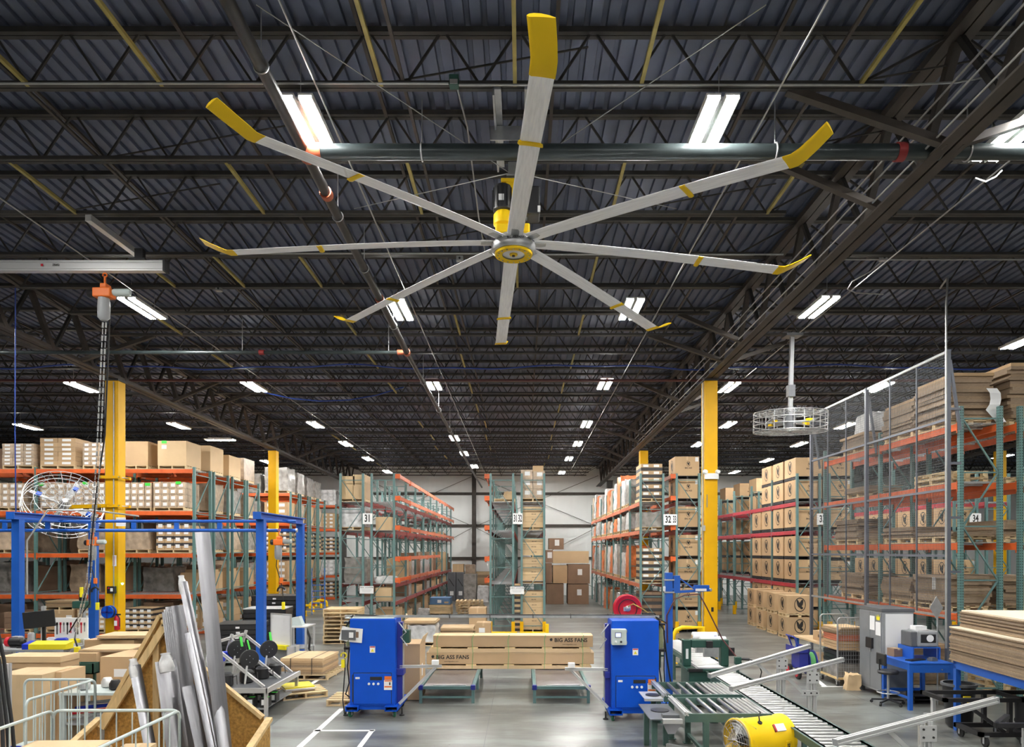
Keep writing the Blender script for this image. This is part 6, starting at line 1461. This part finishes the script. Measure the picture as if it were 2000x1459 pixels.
# big dark cartons stacked at the end of the right centre aisle
Yb = 39.5
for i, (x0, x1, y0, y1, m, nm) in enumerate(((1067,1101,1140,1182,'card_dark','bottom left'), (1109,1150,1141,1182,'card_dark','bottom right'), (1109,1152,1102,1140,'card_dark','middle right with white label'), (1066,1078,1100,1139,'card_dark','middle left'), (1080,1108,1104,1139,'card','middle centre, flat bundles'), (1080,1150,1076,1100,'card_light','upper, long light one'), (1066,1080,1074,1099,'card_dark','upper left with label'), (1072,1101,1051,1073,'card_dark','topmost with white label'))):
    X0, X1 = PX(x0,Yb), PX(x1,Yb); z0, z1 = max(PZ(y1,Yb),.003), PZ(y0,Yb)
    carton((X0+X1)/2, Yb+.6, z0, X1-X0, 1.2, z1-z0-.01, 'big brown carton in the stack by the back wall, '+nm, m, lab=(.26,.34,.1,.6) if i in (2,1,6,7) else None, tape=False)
# low yellow barrier before the narrow centre rack
yb = thing('floor_barrier', 'low yellow barrier on the floor before the narrow centre rack', 'barrier', (PX(1010,24.9), 24.9, 0))
for (x0, x1) in ((-1.05, .0), (.1, 1.0)): part('barrier_bar', MB().box(x0,x1,-.06,.06,.0,.14), M['yellow'], yb, bevel=.02)
for x in (1.08,): part('barrier_post', MB().box(x-.06,x+.06,-.08,.08,0,.42), M['yellow'], yb, bevel=.01)
single('white_bag', lumpy_mesh(.5,.4,.45,2), M['wrap'], 'white plastic bag on the floor beside the blue topped crate', 'bag', None, None, (PX(826,31), 31.2, 0))
single('yellow_mop_bucket', MB().lathe([(.14,0),(.2,.35),(.21,.37)], 14), M['binyellow'], 'small yellow bucket on the floor near the leaning panels', 'bucket', None, None, (PX(855,34), 34.5, 0), 0, True)
# ------------------------------------------------------------------ roller conveyors
def roller_mesh(l, r, axis): return cached(('roller', l, r, axis), lambda: (MB().tube((-l/2,0,0),(l/2,0,0),r,12) if axis == 'x' else MB().tube((0,-l/2,0),(0,l/2,0),r,12)).mesh('roller', True))
M['roller'] = mat('zinc_roller', (0.36,0.36,0.355), .32, .9, .06, 3)
def conveyor_y(X0, X1, Y0, Y1, z, pitch, label, legs=True):
    o = thing('roller_conveyor', label, 'conveyor', ((X0+X1)/2, Y0, 0)); w_ = (X1-X0)/2; L = Y1-Y0
    for s in (-1, 1): part('side_rail', MB().box(s*w_-.015,s*w_+.015,0,L,z-.1,z+.02).box(s*w_-.015-(.03 if s<0 else 0),s*w_+.015+(.03 if s>0 else 0),0,L,z+.008,z+.02), M['green_rail'], o)
    n = int((L-.04)/pitch)
    for k in range(n): link('roller', roller_mesh(round(2*w_-.05,3), .031, 'x'), M['roller'], o, (0, .06+k*pitch, z-.012))
    if legs:
        for y in (.3, L*.5, L-.3):
            for s in (-1, 1): part('leg', MB().box(s*w_-.03,s*w_+.03,y-.03,y+.03,0,z-.1), M['green_rail'], o)
            part('cross_brace', MB().box(-w_,w_,y-.015,y+.015,z*.4,z*.4+.05), M['green_rail'], o)
    return o
def conveyor_x(X0, X1, Y0, Y1, z, pos, label, legx=()):
    o = thing('roller_conveyor', label, 'conveyor', (X0, (Y0+Y1)/2, 0)); L = X1-X0; w_ = (Y1-Y0)/2
    for s in (-1, 1): part('side_rail', MB().box(0,L,s*w_-.015,s*w_+.015,z-.1,z+.02), M['green_rail'], o)
    for x in pos: link('roller', roller_mesh(round(2*w_-.04,3), .032, 'y'), M['roller'], o, (x, 0, z-.012))
    for x in legx:
        for s in (-1, 1): part('leg', MB().box(x-.04,x+.04,s*w_-.03,s*w_+.03,0,z-.1).box(x-.07,x+.07,s*w_-.05,s*w_+.05,0,.012), M['green_rail'], o)
        part('cross_brace', MB().box(x-.02,x+.02,-w_,w_,.12,.17), M['green_rail'], o)
    part('end_bar', tslot((.02,-w_-.03,z+.02),(.02,w_+.03,z+.02),.06), M['alu_matt'], o)
    return o
M['green_rail'] = mat('conveyor_rail_green', (0.06,0.115,0.10), .45, 0, .1, 4)
CZ = .70
conveyor_y(3.60, 4.16, 7.0, 13.4, CZ, .155, 'long roller conveyor running from the green strapping machine to the front')
conveyor_y(3.60, 4.16, 14.35, 18.4, CZ, .155, 'roller conveyor continuing behind the green strapping machine')
rp = [.10,.28,.46,.62,.78,.88,.95,1.02,1.09,1.16,1.22]
conveyor_x(2.30, 3.58, 11.22, 12.28, CZ, rp, 'cross conveyor lane with spaced rollers, rear one', (.12, 1.1))
conveyor_x(2.33, 3.58, 9.9, 10.98, CZ, rp, 'cross conveyor lane with spaced rollers, front one', (.30, 1.1))
# end stops of the two lanes
o = thing('lane_stop', 'dark plate and aluminium stop at the end of the front cross lane', 'plate', (2.15, 10.5, 0)); part('plate', MB().box(-.3,.16,-.5,.5,.60,.615), M['darkgrey'], o); part('stop_bar', MB().box(-.12,.16,-.55,-.47,.56,.62), M['alu_matt'], o); part('bracket', MB().prism([(-.04,.40),(.06,.40),(.16,.56),(-.12,.56)], -.5, -.48), M['plate'], o)
for x, y in ((-.2,.35),(-.2,-.3),(.1,.35)): part('leg', MB().box(x-.04,x+.04,y-.03,y+.03,0,.6), M['green_rail'], o)
part('sensor_disc', MB().lathe([(.14,0),(.14,.012)], 20, (-.05,.05,.615)), M['blackmetal'], o, True); part('end_block', MB().box(-.1,.14,-.44,-.3,.615,.66), M['darkgrey'], o)
o = thing('lane_stop', 'small aluminium stop at the end of the rear cross lane', 'plate', (2.18, 11.55, 0)); part('stop_bar', MB().box(-.2,.1,-.38,-.3,.62,.66), M['alu_matt'], o); part('pad', MB().lathe([(.12,0),(.12,.012)], 18, (-.02,-.1,.66)), M['blackmetal'], o, True); part('tray', MB().box(-.2,.1,-.3,.2,.645,.66), M['alu_matt'], o); part('leg', MB().box(-.03,.03,-.03,.03,0,.645), M['green_rail'], o)
# strapping machine
sm = thing('strapping_machine', 'green arch strapping machine on the roller conveyor', 'machine', (PX(1378,13.8), 13.85, 0)); a0, a1 = PX(1334,13.8)-PX(1378,13.8), PX(1423,13.8)-PX(1378,13.8)
part('table', MB().box(a0,a1,-.4,.4,.70,.75), M['green'], sm, bevel=.01); part('base', MB().box(a0+.05,a1-.3,-.35,.35,.03,.70), M['green'], sm, bevel=.01)
part('arch', MB().box(a0,a0+.16,-.08,.08,.75,1.28).box(a1-.16,a1,-.08,.08,.75,1.28).box(a0+.16,a1-.16,-.08,.08,1.12,1.28), M['green'], sm, bevel=.02)
part('head', MB().box(.0,.13,-.13,.1,1.12,1.26), M['blackmetal'], sm, bevel=.01); part('motor', MB().box(a1,a1+.12,-.06,.06,.95,1.12), M['blackmetal'], sm, bevel=.01); part('rating_plate', MB().box(a0+.05,a0+.10,-.085,-.08,.9,1.1), M['paper'], sm); part('side_plate', MB().box(a0+.02,a0+.3,-.42,-.3,.70,.755), M['blackmetal'], sm)
part('bed', MB().box(a0+.2,a1-.1,-.38,.38,.75,.757), M['plate'], sm)
for k in range(8): link('roller', roller_mesh(.5,.02,'x'), M['roller'], sm, (.02, -.33+.095*k, .765))
for sx in (a0+.1, a1-.35): caster(sm, (sx, -.25, -.0), .012*1, 'rubber')
# spare film rolls behind, yellow bend
for i, (x, y) in enumerate(((1376,1243),(1392,1252))): 
    o = thing('film_roll', 'white printed roll behind the strapping machine, %s' % ('left','right')[i], 'roll', tuple(P(x,y,15.9 if i == 0 else 15.3))); part('roll', MB().lathe([(.1,-.28),(.105,-.27),(.105,.27),(.1,.28)], 18, (0,0,0), 'x'), M['paper'], o, True); part('printed_mark', MB().path([(.2+.0,-.106,.03),(.24,-.106,-.03)], .012, 5).path([(.24,-.106,.03),(.2,-.106,-.03)], .012, 5), M['blue_dark'], o); part('core', MB().tube((-.3,0,0),(.3,0,0),.04,10), M['card'], o, True)
    part('rest', MB().box(-.2,.2,-.06,.06,CZ-o.location.z+.0,-.09), M['galv'], o)
yg = thing('yellow_guard_rail', 'bent yellow guard pipe by the right column foot', 'guard', (PX(1345,18.0)+.12, 18.75, 0)); part('pipe', MB().path([(-.35,0,0),(-.35,0,.75),(-.28,0,.9),(-.12,0,.97),(.45,0,.97),(.45,0,0)], .06, 12), M['yellow'], yg, True); part('foot', MB().box(-.45,-.25,-.1,.1,0,.015), M['yellow'], yg)
# hand tool and hose right of the machine
ht = thing('strapping_tool', 'dark green hand tool with black hose at the conveyor side', 'tool', tuple(P(1443,1290,13.2))); part('body', MB().box(-.08,.04,-.05,.05,-.07,.07), M['green'], ht, bevel=.01); part('handle', MB().tube((.03,0,.03),(.2,0,.02),.025,8), M['black'], ht, True); part('hose', MB().path([(.2,0,.02),(.36,-.02,-.02),(.40,-.1,-.2),(.35,-.1,-.42)], .012, 6), M['rubber'], ht, True); part('lower_grip', MB().box(-.05,.14,-.04,.04,-.12,-.08), M['blackmetal'], ht); part('tool_post', MB().box(-.02,.02,.05,.09,-ht.location.z,.0), M['green_rail'], ht)
# ------------------------------------------------------------------ aluminium guide rails
def guide(p, q, post, Yp, label, zoff=.0):
    o = thing('guide_rail', label, 'rail', (post.x, Yp, 0)); b = Vector((post.x, Yp, 0)); p_ = p-b; q_ = q-b
    part('rail', tslot(p_, q_, .068), M['alu_matt'], o); part('end_cap', MB().bar(q_, q_+(q_-p_).normalized()*.012, .076, .076), M['grey'], o); part('end_cap', MB().bar(p_, p_-(q_-p_).normalized()*.012, .076, .076), M['grey'], o)
    zt = p_.z+(q_.z-p_.z)*((0-p_.x)/(q_.x-p_.x))-.04
    part('post', tslot((-.04,0,0),(-.04,0,zt),.055), M['alu_matt'], o); part('post', tslot((.045,0,0),(.045,0,zt+.02),.055), M['alu_matt'], o); part('foot', MB().box(-.14,.14,-.08,.08,0,.012), M['alu_matt'], o)
    sl = (q_.z-p_.z)/(q_.x-p_.x); part('gusset', MB().bar((-.46,-.03,zt-.48*sl+.02),(-.15,-.03,zt-.34),.03,.05), M['alu_matt'], o); part('gusset_plate', MB().box(-.17,.1,-.055,-.04,zt-.39,zt-.31).box(-.09,.1,-.055,-.04,zt-.2,zt-.02), M['alu_matt'], o)
    for (x, z) in ((-.05,zt-.06),(-.05,zt-.15),(.06,zt-.06),(.06,zt-.15),(-.13,zt-.35),(-.03,zt-.35),(.06,zt-.35)): part('bolt', MB().lathe([(.013,-.064),(.013,-.055)], 8, (x,0,z), 'y'), M['black'], o)
guide(P(1386,1320,11.4), P(1580,1262,12.1), P(1525,1290,11.9), 11.9, 'aluminium guide rail on posts across the conveyor, rear one')
guide(P(1428,1345,10.4), P(1645,1288,11.2), P(1585,1310,10.95), 10.95, 'aluminium guide rail on posts across the conveyor, middle one')
guide(P(1632,1450,7.5), P(1945,1367,8.1), P(1807,1405,7.8), 7.8, 'aluminium guide rail on posts across the conveyor, front one')
single('loose_bar', tslot((0,0,0),(.62,-.45,0),.05), M['alu_matt'], 'loose aluminium bar on the floor left of the yellow blower', 'bar', None, None, (PX(1320,11.0)-.2, 10.75, .03))
# ------------------------------------------------------------------ yellow drum blower
bl_ = thing('drum_blower', 'yellow drum blower fan with chrome grille below the conveyor lanes', 'blower fan', tuple(P(1486,1440,9.25)), .36); R = .27
part('drum', MB().lathe([(R*1.0,-.40),(R*1.06,-.39),(R*1.06,-.35),(R,-.33),(R,.30),(R*1.06,.32),(R*1.06,.36),(R,.37)], 40, (0,0,0), 'x', False), M['yellow'], bl_, True)
g_ = MB()
for rr in (.06,.1,.14,.18,.22,.26,.29): g_.path([(-.40-.03*(1-rr/.3), rr*math.cos(t), rr*math.sin(t)) for t in [2*math.pi*k/32 for k in range(32)]], .0035, 4, closed=True)
for k in range(12): t = 2*math.pi*k/12; g_.path([(-.43,.03*math.cos(t),.03*math.sin(t)),(-.40,R*math.cos(t),R*math.sin(t))], .004, 4)
part('grille', g_, M['roller'], bl_, True)
for k in range(6):
    a = k*math.pi/3; part('impeller_blade', MB().add([(-.33,.05,-.03),(-.27,.05,.05),(-.24,.27,.09),(-.34,.27,-.07)], [(0,1,2,3)]).xf(Matrix.Rotation(a,4,'X')), M['alu_matt'], bl_)
part('motor', MB().lathe([(.05,-.35),(.08,-.33),(.08,.1)], 16, (0,0,0), 'x'), M['blackmetal'], bl_, True); part('back_plate', MB().lathe([(.02,.30),(R*.98,.30)], 24, (0,0,0), 'x', False), M['blackmetal'], bl_)
part('warning_label', MB().box(-.07,.10,-.02,.02,-.05,.05), M['paper'], bl_, loc=(.10,-R*.80,R*.62), rot=(-.7,0,0)); part('label_stripe', MB().box(-.07,-.05,-.022,.02,-.05,.05), M['red'], bl_, loc=(.10,-R*.805,R*.62), rot=(-.7,0,0))
part('grommet', MB().lathe([(.03,0),(.03,.02)], 12), M['rubber'], bl_, loc=(-.13,-R*.5,R*.86), rot=(.52,0,0)); part('cord', MB().path([(-.13,-R*.5,R*.9),(-.12,-R*.4,R*1.15),(-.05,-.05,R*1.3),(.05,.1,R*1.2)], .009, 6), M['rubber'], bl_, True)
part('end_bracket', MB().box(.18,.26,-R-.012,-R+.01,-.2,.0), M['yellow'], bl_); text('FANS', .06, 'print', bl_, (.22,-R-.014,-.1), (R90,-R90,0), bold=.001)
zb_ = bl_.location.z
part('stand', MB().box(-.3,-.24,-.26,.26,-zb_,-zb_+.03).box(.2,.26,-.26,.26,-zb_,-zb_+.03).box(-.3,-.24,-.24,-.2,-zb_,-.18).box(-.3,-.24,.2,.24,-zb_,-.18).box(.2,.26,-.24,-.2,-zb_,-.18).box(.2,.26,.2,.24,-zb_,-.18), M['blackmetal'], bl_)
# ------------------------------------------------------------------ grey cabinet and blue desk
gc = thing('steel_cabinet', 'tall grey steel cabinet with white board side beside the blue desk', 'cabinet', (7.8, 14.82, 0))
part('body', MB().box(-.33,.33,-.47,.47,.10,1.80), M['grey'], gc, bevel=.006); part('top', MB().box(-.345,.345,-.485,.485,1.78,1.85), M['darkgrey'], gc, bevel=.006)
for y0, y1 in ((-.46,-.005),(.005,.46)): part('door', MB().box(-.345,-.33,y0,y1,.14,1.76), M['midgrey'], gc, bevel=.003)
part('handle', MB().box(-.365,-.345,-.06,-.03,.9,1.05), M['galv'], gc); part('lock', MB().lathe([(.015,-.36),(.015,-.345)], 10, (0,-.1,1.15), 'x'), M['galv'], gc); part('side_board', MB().box(-.26,.31,-.476,-.47,.55,1.74), M['paper'], gc)
for (y, z, h, w_) in ((-.1,1.52,.3,.2),(-.34,1.42,.28,.2)): part('paper_sheet', MB().box(-.349,-.346,y-w_/2,y+w_/2,z-h/2,z+h/2), M['paper'], gc)
part('yellow_sticker', MB().prism([(-.40,1.60),(-.28,1.60),(-.26,1.70),(-.31,1.65),(-.34,1.72),(-.37,1.65),(-.42,1.70)], -.349, -.346, 'x'), M['binyellow'], gc); part('document_pocket', MB().box(-.39,-.346,-.15,.1,.98,1.2), M['blackmetal'], gc)
for x in (-.29,.29):
    for y in (-.42,.42): part('foot', MB().box(x-.03,x+.03,y-.03,y+.03,0,.1), M['darkgrey'], gc)
single('paper_bag', lumpy_mesh(.28,.2,.35,1), M['card_light'], 'small brown paper bag at the cabinet foot', 'bag', None, None, (7.25, 15.2, 0))
dk = thing('blue_desk', 'blue steel desk with riser shelf in front of the grey cabinet', 'desk', (7.82, 13.72, 0))
part('top', MB().box(-.43,.43,-.52,.5,.88,.91), M['blue_frame'], dk, bevel=.006); part('apron', MB().box(-.42,.42,-.51,-.49,.72,.88).box(-.42,-.40,-.5,.48,.76,.88).box(.40,.42,-.5,.48,.72,.88), M['blue_frame'], dk)
for x in (-.39,.39):
    for y in (-.48,.46): part('leg', MB().box(x-.035,x+.035,y-.035,y+.035,0,.88), M['blue_frame'], dk)
part('stretcher', MB().box(-.39,.39,.44,.48,.18,.24).box(-.41,-.37,-.48,.46,.2,.24), M['blue_frame'], dk); part('riser', MB().box(-.12,.42,-.1,.45,1.13,1.15).box(-.12,-.10,-.1,.45,.91,1.13).box(.40,.42,-.1,.45,.91,1.13), M['blue_frame'], dk); part('drawer_lock', MB().lathe([(.012,-.525),(.012,-.51)], 8, (.2,0,.78), 'y'), M['galv'], dk)
pr = thing('label_printer', 'grey label printer with window on the blue desk riser', 'printer', (7.95, 13.85, 1.152)); part('body', MB().box(-.14,.26,-.2,.2,0,.32), M['grey'], pr, bevel=.03); part('left_block', MB().box(-.26,-.13,-.18,.2,0,.30), M['darkgrey'], pr, bevel=.02); part('window', MB().box(-.08,.22,-.207,-.19,.08,.25), M['black'], pr, bevel=.02); part('media_roll', MB().lathe([(.03,-.215),(.07,-.215),(.07,-.2)], 20, (.1,0,.17), 'y'), M['paper'], pr, True); part('label_box', MB().box(-.12,.1,-.1,.1,.322,.40), M['paper'], pr)
kb = thing('keyboard', 'black keyboard on the blue desk', 'keyboard', (7.68, 13.5, .912), .4); part('base', MB().box(-.2,.2,-.07,.07,0,.02), M['black'], kb)
for r_ in range(4):
    for q in range(12): part('key', cached('key', lambda: MB().box(-.012,.012,-.012,.012,.02,.026).mesh('key')), M['blackmetal'], kb, loc=(-.18+.0325*q, -.048+.032*r_, 0))
single('cable_box', MB().box(-.07,.07,-.06,.06,0,.05).box(-.05,.05,-.04,.04,.05,.07), M['darkgrey'], 'small dark gadget beside the keyboard on the blue desk', 'gadget', None, None, (7.98, 13.45, .912), .3)
carton(7.6, 14.08, .912, .22, .2, .16, 'small brown carton on the back of the blue desk', 'card_dark', .2)
st = thing('stool', 'black swivel stool with chrome foot ring under the blue desk', 'stool', (7.28, 13.75, 0)); part('seat', MB().lathe([(.1,.60),(.19,.61),(.2,.65),(.18,.68),(.05,.69)], 20), M['black'], st, True); part('back_pad', MB().box(-.16,-.11,-.17,.17,.78,1.02), M['black'], st, bevel=.02); part('back_stem', MB().path([(0,0,.62),(-.17,0,.64),(-.18,0,.9)], .014, 6), M['blackmetal'], st, True); part('gas_lift', MB().tube((0,0,.1),(0,0,.61),.025,10), M['galv'], st, True); part('foot_ring', MB().path([(.2*math.cos(t),.2*math.sin(t),.24) for t in [2*math.pi*k/24 for k in range(24)]], .012, 6, closed=True), M['galv'], st, True)
for k in range(5):
    a = 2*math.pi*k/5; b = part('base_arm', MB().bar((0,0,.1),(.3,0,.07),.035,.03), M['black'], st, rot=(0,0,a)); part('wheel', MB().lathe([(.03,-.015),(.03,.015)], 12, (.3,0,.03), 'y'), M['black'], b, True)
# under the desk: junk, small aluminium step
sp_ = thing('aluminium_step', 'low aluminium frame standing before the blue desk', 'frame', (7.75, 12.75, 0), .1); part('top', MB().box(-.22,.22,-.03,.03,.3,.36), M['alu_matt'], sp_)
for x in (-.18,.18): part('leg', MB().box(x-.03,x+.03,-.03,.03,.03,.3), M['alu_matt'], sp_); part('foot', MB().box(x-.05,x+.05,-.2,.2,0,.03), M['alu_matt'], sp_)
for k in range(3): single('paper_tray', MB().box(-.2,.2,-.15,.15,0,.01).box(-.2,.2,.14,.15,0,.06).box(-.2,-.19,-.15,.15,0,.06).box(.19,.2,-.15,.15,0,.06), M['blackmetal'], 'black letter tray under the blue desk, %s from below' % ordw(k), 'tray', None, None, (8.0, 13.9, .01+.07*k))
# ------------------------------------------------------------------ big pile of cardboard sheets on a blue table
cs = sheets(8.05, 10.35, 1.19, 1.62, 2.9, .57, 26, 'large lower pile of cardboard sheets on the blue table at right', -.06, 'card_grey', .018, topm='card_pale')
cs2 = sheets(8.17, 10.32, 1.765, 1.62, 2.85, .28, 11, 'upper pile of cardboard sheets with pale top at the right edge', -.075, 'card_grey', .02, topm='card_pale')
ct = thing('blue_table', 'blue steel table carrying the cardboard sheets', 'table', (8.05, 10.35, 0), -.06)
part('top_frame', MB().box(-.78,-.70,-1.4,1.4,1.05,1.185).box(.70,.78,-1.4,1.4,1.05,1.185).box(-.78,.78,1.32,1.4,1.05,1.185).box(-.78,.78,-1.4,-1.32,1.05,1.185), M['blue_frame'], ct)
for x in (-.74,.74):
    for y in (-1.36,1.36): part('leg', MB().box(x-.04,x+.04,y-.04,y+.04,0,1.05), M['blue_frame'], ct)
# black steel frame cart with bin
fc = thing('frame_cart', 'black steel tube cart with wheels under the cardboard pile', 'cart', (6.55, 10.75, 0))
part('top_tube', MB().box(0,1.9,-.03,.03,.70,.76).box(0,1.9,.57,.63,.70,.76).box(0,.06,-.03,.63,.70,.76).box(1.2,1.26,-.03,.63,.70,.76), M['blackmetal'], fc); part('base_tube', MB().box(.55,1.35,-.03,.03,.16,.23).box(.55,1.35,.57,.63,.16,.23).box(.55,.62,-.03,.63,.16,.23).box(1.28,1.35,-.03,.63,.16,.23), M['blackmetal'], fc)
part('upright', MB().box(1.0,1.06,-.03,.03,.23,.70), M['blackmetal'], fc); part('upright', MB().box(1.0,1.06,.57,.63,.23,.70), M['blackmetal'], fc); part('strut', MB().bar((.3,0,.70),(.95,0,.23),.05), M['blackmetal'], fc)
for x in (.65, 1.25):
    for y in (0,.6): caster(fc, (x,y,0), .085)
tbn = thing('trash_bin', 'dark grey round bin with yellow tag beside the black cart', 'bin', (7.55, 11.95, 0)); part('body', MB().lathe([(.17,.02),(.20,.06),(.25,.70),(.26,.73)], 24), M['blackmetal'], tbn, True); part('rim', MB().lathe([(.24,.72),(.28,.73),(.28,.77),(.24,.77)], 24, caps=False), M['darkgrey'], tbn, True); part('yellow_tag', MB().box(-.12,.0,-.32,-.3,.45,.6), M['binyellow'], tbn)
bk2 = thing('black_barrel', 'black barrel standing inside the black steel cart', 'barrel', (8.15, 11.05, .0)); part('body', MB().lathe([(.20,.02),(.22,.05),(.23,.66),(.20,.68)], 24), M['black'], bk2, True); part('hoop', MB().lathe([(.235,.3),(.24,.32),(.235,.34)], 24, caps=False), M['blackmetal'], bk2, True)
f2 = thing('tube_stand', 'black steel tube frame arm at the right edge on a grey post', 'frame', (PX(1960,9.2), 9.2, 0)); part('tube', MB().box(-.1,1.0,-.03,.03,.70,.76).bar((-.1,0,.73),(.4,.5,.73),.06), M['blackmetal'], f2); part('post', tslot((.30,0,0),(.30,0,.7),.07), M['alu_matt'], f2); part('post', tslot((.95,0,0),(.95,0,.7),.07), M['alu_matt'], f2)
# ------------------------------------------------------------------ rolling table, strapping cart, wire cage cart
rt = thing('rolling_table', 'wood topped rolling table with blue legs behind the cage cart', 'table', (7.95, 17.75, 0)); part('top', MB().box(-.58,.58,-1.0,1.0,.72,.77), M['card_light'], rt, bevel=.006)
for x in (-.52,.52):
    for y in (-.92,.92): part('leg', MB().box(x-.035,x+.035,y-.035,y+.035,.14,.72), M['blue_frame'], rt); caster(rt, (x,y,0), .065)
part('lower_shelf', MB().box(-.5,.5,-.9,.9,.3,.32), M['card_light'], rt)
o = carton(7.72, 17.3, .772, .42, 1.1, .24, 'long brown carton with black lettering on the rolling table', 'card', tape=True); link('printed_text', variant(text_mesh('BIG ASS FANS', .10, .0005, 'CENTER', .002), M['print']), None, o, (-.213,-.05,.12), (R90,0,-R90))
o = carton(8.15, 17.1, .772, .34, .8, .2, 'second brown carton on the rolling table', 'card_light')
sc_ = thing('strapping_cart', 'navy strapping cart with green spool and red wheels', 'cart', (6.72, 16.75, 0)); part('body', MB().box(-.1,.12,-.25,.25,.2,.62), M['blue_dark'], sc_, bevel=.01); part('tool_tray', MB().box(-.22,.12,-.3,.3,.62,.64).box(-.22,-.2,-.3,.3,.64,.76).box(.10,.12,-.3,.3,.64,.76).box(-.22,.12,-.3,-.28,.64,.76), M['blue_dark'], sc_)
part('handle', MB().path([(-.1,-.2,.7),(-.2,-.2,.98),(-.25,-.18,1.0),(-.25,.18,1.0),(-.2,.2,.98),(-.1,.2,.7)], .02, 8), M['blue_dark'], sc_, True); part('spool_strap', MB().lathe([(.12,.17),(.24,.17),(.24,.30),(.12,.30)], 28, (0,0,.36), 'x'), M['strap'], sc_, True); part('spool_flange', MB().lathe([(.04,.14),(.29,.14),(.29,.16),(.04,.16)], 28, (0,0,.36), 'x'), M['blue_dark'], sc_, True); part('spool_flange', MB().lathe([(.04,.31),(.29,.31),(.29,.33),(.04,.33)], 28, (0,0,.36), 'x'), M['blue_dark'], sc_, True)
for y in (-.3,.24):
    w0 = part('wheel', MB().lathe([(.10,-.04),(.14,-.03),(.14,.03),(.10,.04)], 20, (-.15,y,.14), 'x'), M['rubber'], sc_, True); part('wheel_hub', MB().lathe([(.09,-.05),(.09,.05)], 14, (-.15,y,.14), 'x'), M['red'], w0, True)
wc = thing('cage_cart', 'wire cage cart with dark goods beside the grey cabinet', 'cart', (7.42, 16.0, 0)); part('base', MB().box(-.33,.33,-.45,.45,.15,.19), M['pine'], wc)
for x in (-.3,.3):
    for y in (-.4,.4): caster(wc, (x,y,0), .06)
for y in (-.45,.45):
    mbx, bars = rail_u((-.33,y), (.33,y), 1.55, .17, .016, 0); part('end_rail', mbx, M['galv'], wc, True)
    wm = MB()
    for k in range(14): z = .25+k*.09; wm.bar((-.33,y,z),(.33,y,z),.005)
    for k in range(12): x = -.3+k*.055; wm.bar((x,y,.19),(x,y,1.5),.005)
    part('wire_panel', wm, M['wire'], wc)
wm = MB()
for k in range(14): z = .25+k*.09; wm.bar((.33,-.45,z),(.33,.45,z),.005)
for k in range(16): y = -.42+k*.056; wm.bar((.33,y,.19),(.33,y,1.5),.005)
part('wire_panel', wm, M['wire'], wc)
for i, (z, h, m, nm) in enumerate(((.192,.30,'wrap_grey','dark netted goods at the bottom of the cage cart'),(.50,.26,'blackmetal','black parts tray pile in the cage cart'),(.80,.2,'card','brown trays in the cage cart'),(1.01,.14,'pinkorange','red orange trays near the top of the cage cart'))):
    o = single('cage_goods', lumpy_mesh(.55,.75,h,i,.012) if m == 'wrap_grey' else MB().box(-.27,.27,-.37,.37,0,h*.3).box(-.26,.26,-.36,.36,h*.34,h*.64).box(-.27,.27,-.37,.37,h*.68,h), M[m], nm, 'goods', None, None, (7.40, 16.0, z))
sheets(7.40, 16.0, 1.16, .58, .75, .16, 5, 'corrugated honeycomb sheets topping the cage cart', .1, 'card_edge', .03)
bp2 = thing('paper_reflector', 'silver diamond shaped reflector leaning by the mesh guard', 'reflector', (PX(1835,13.3), 13.4, 1.95)); part('sheet', MB().prism([(-.13,0),(0,-.22),(.13,.0),(0,.22)], -.005, .005), M['galv'], bp2); part('arm', MB().bar((.0,.02,-.1),(.22,.3,-.14),.03), M['galv'], bp2)
part('rod', MB().tube((.2,.3,-1.95),(.2,.3,.0),.015,6), M['galv'], bp2, True)
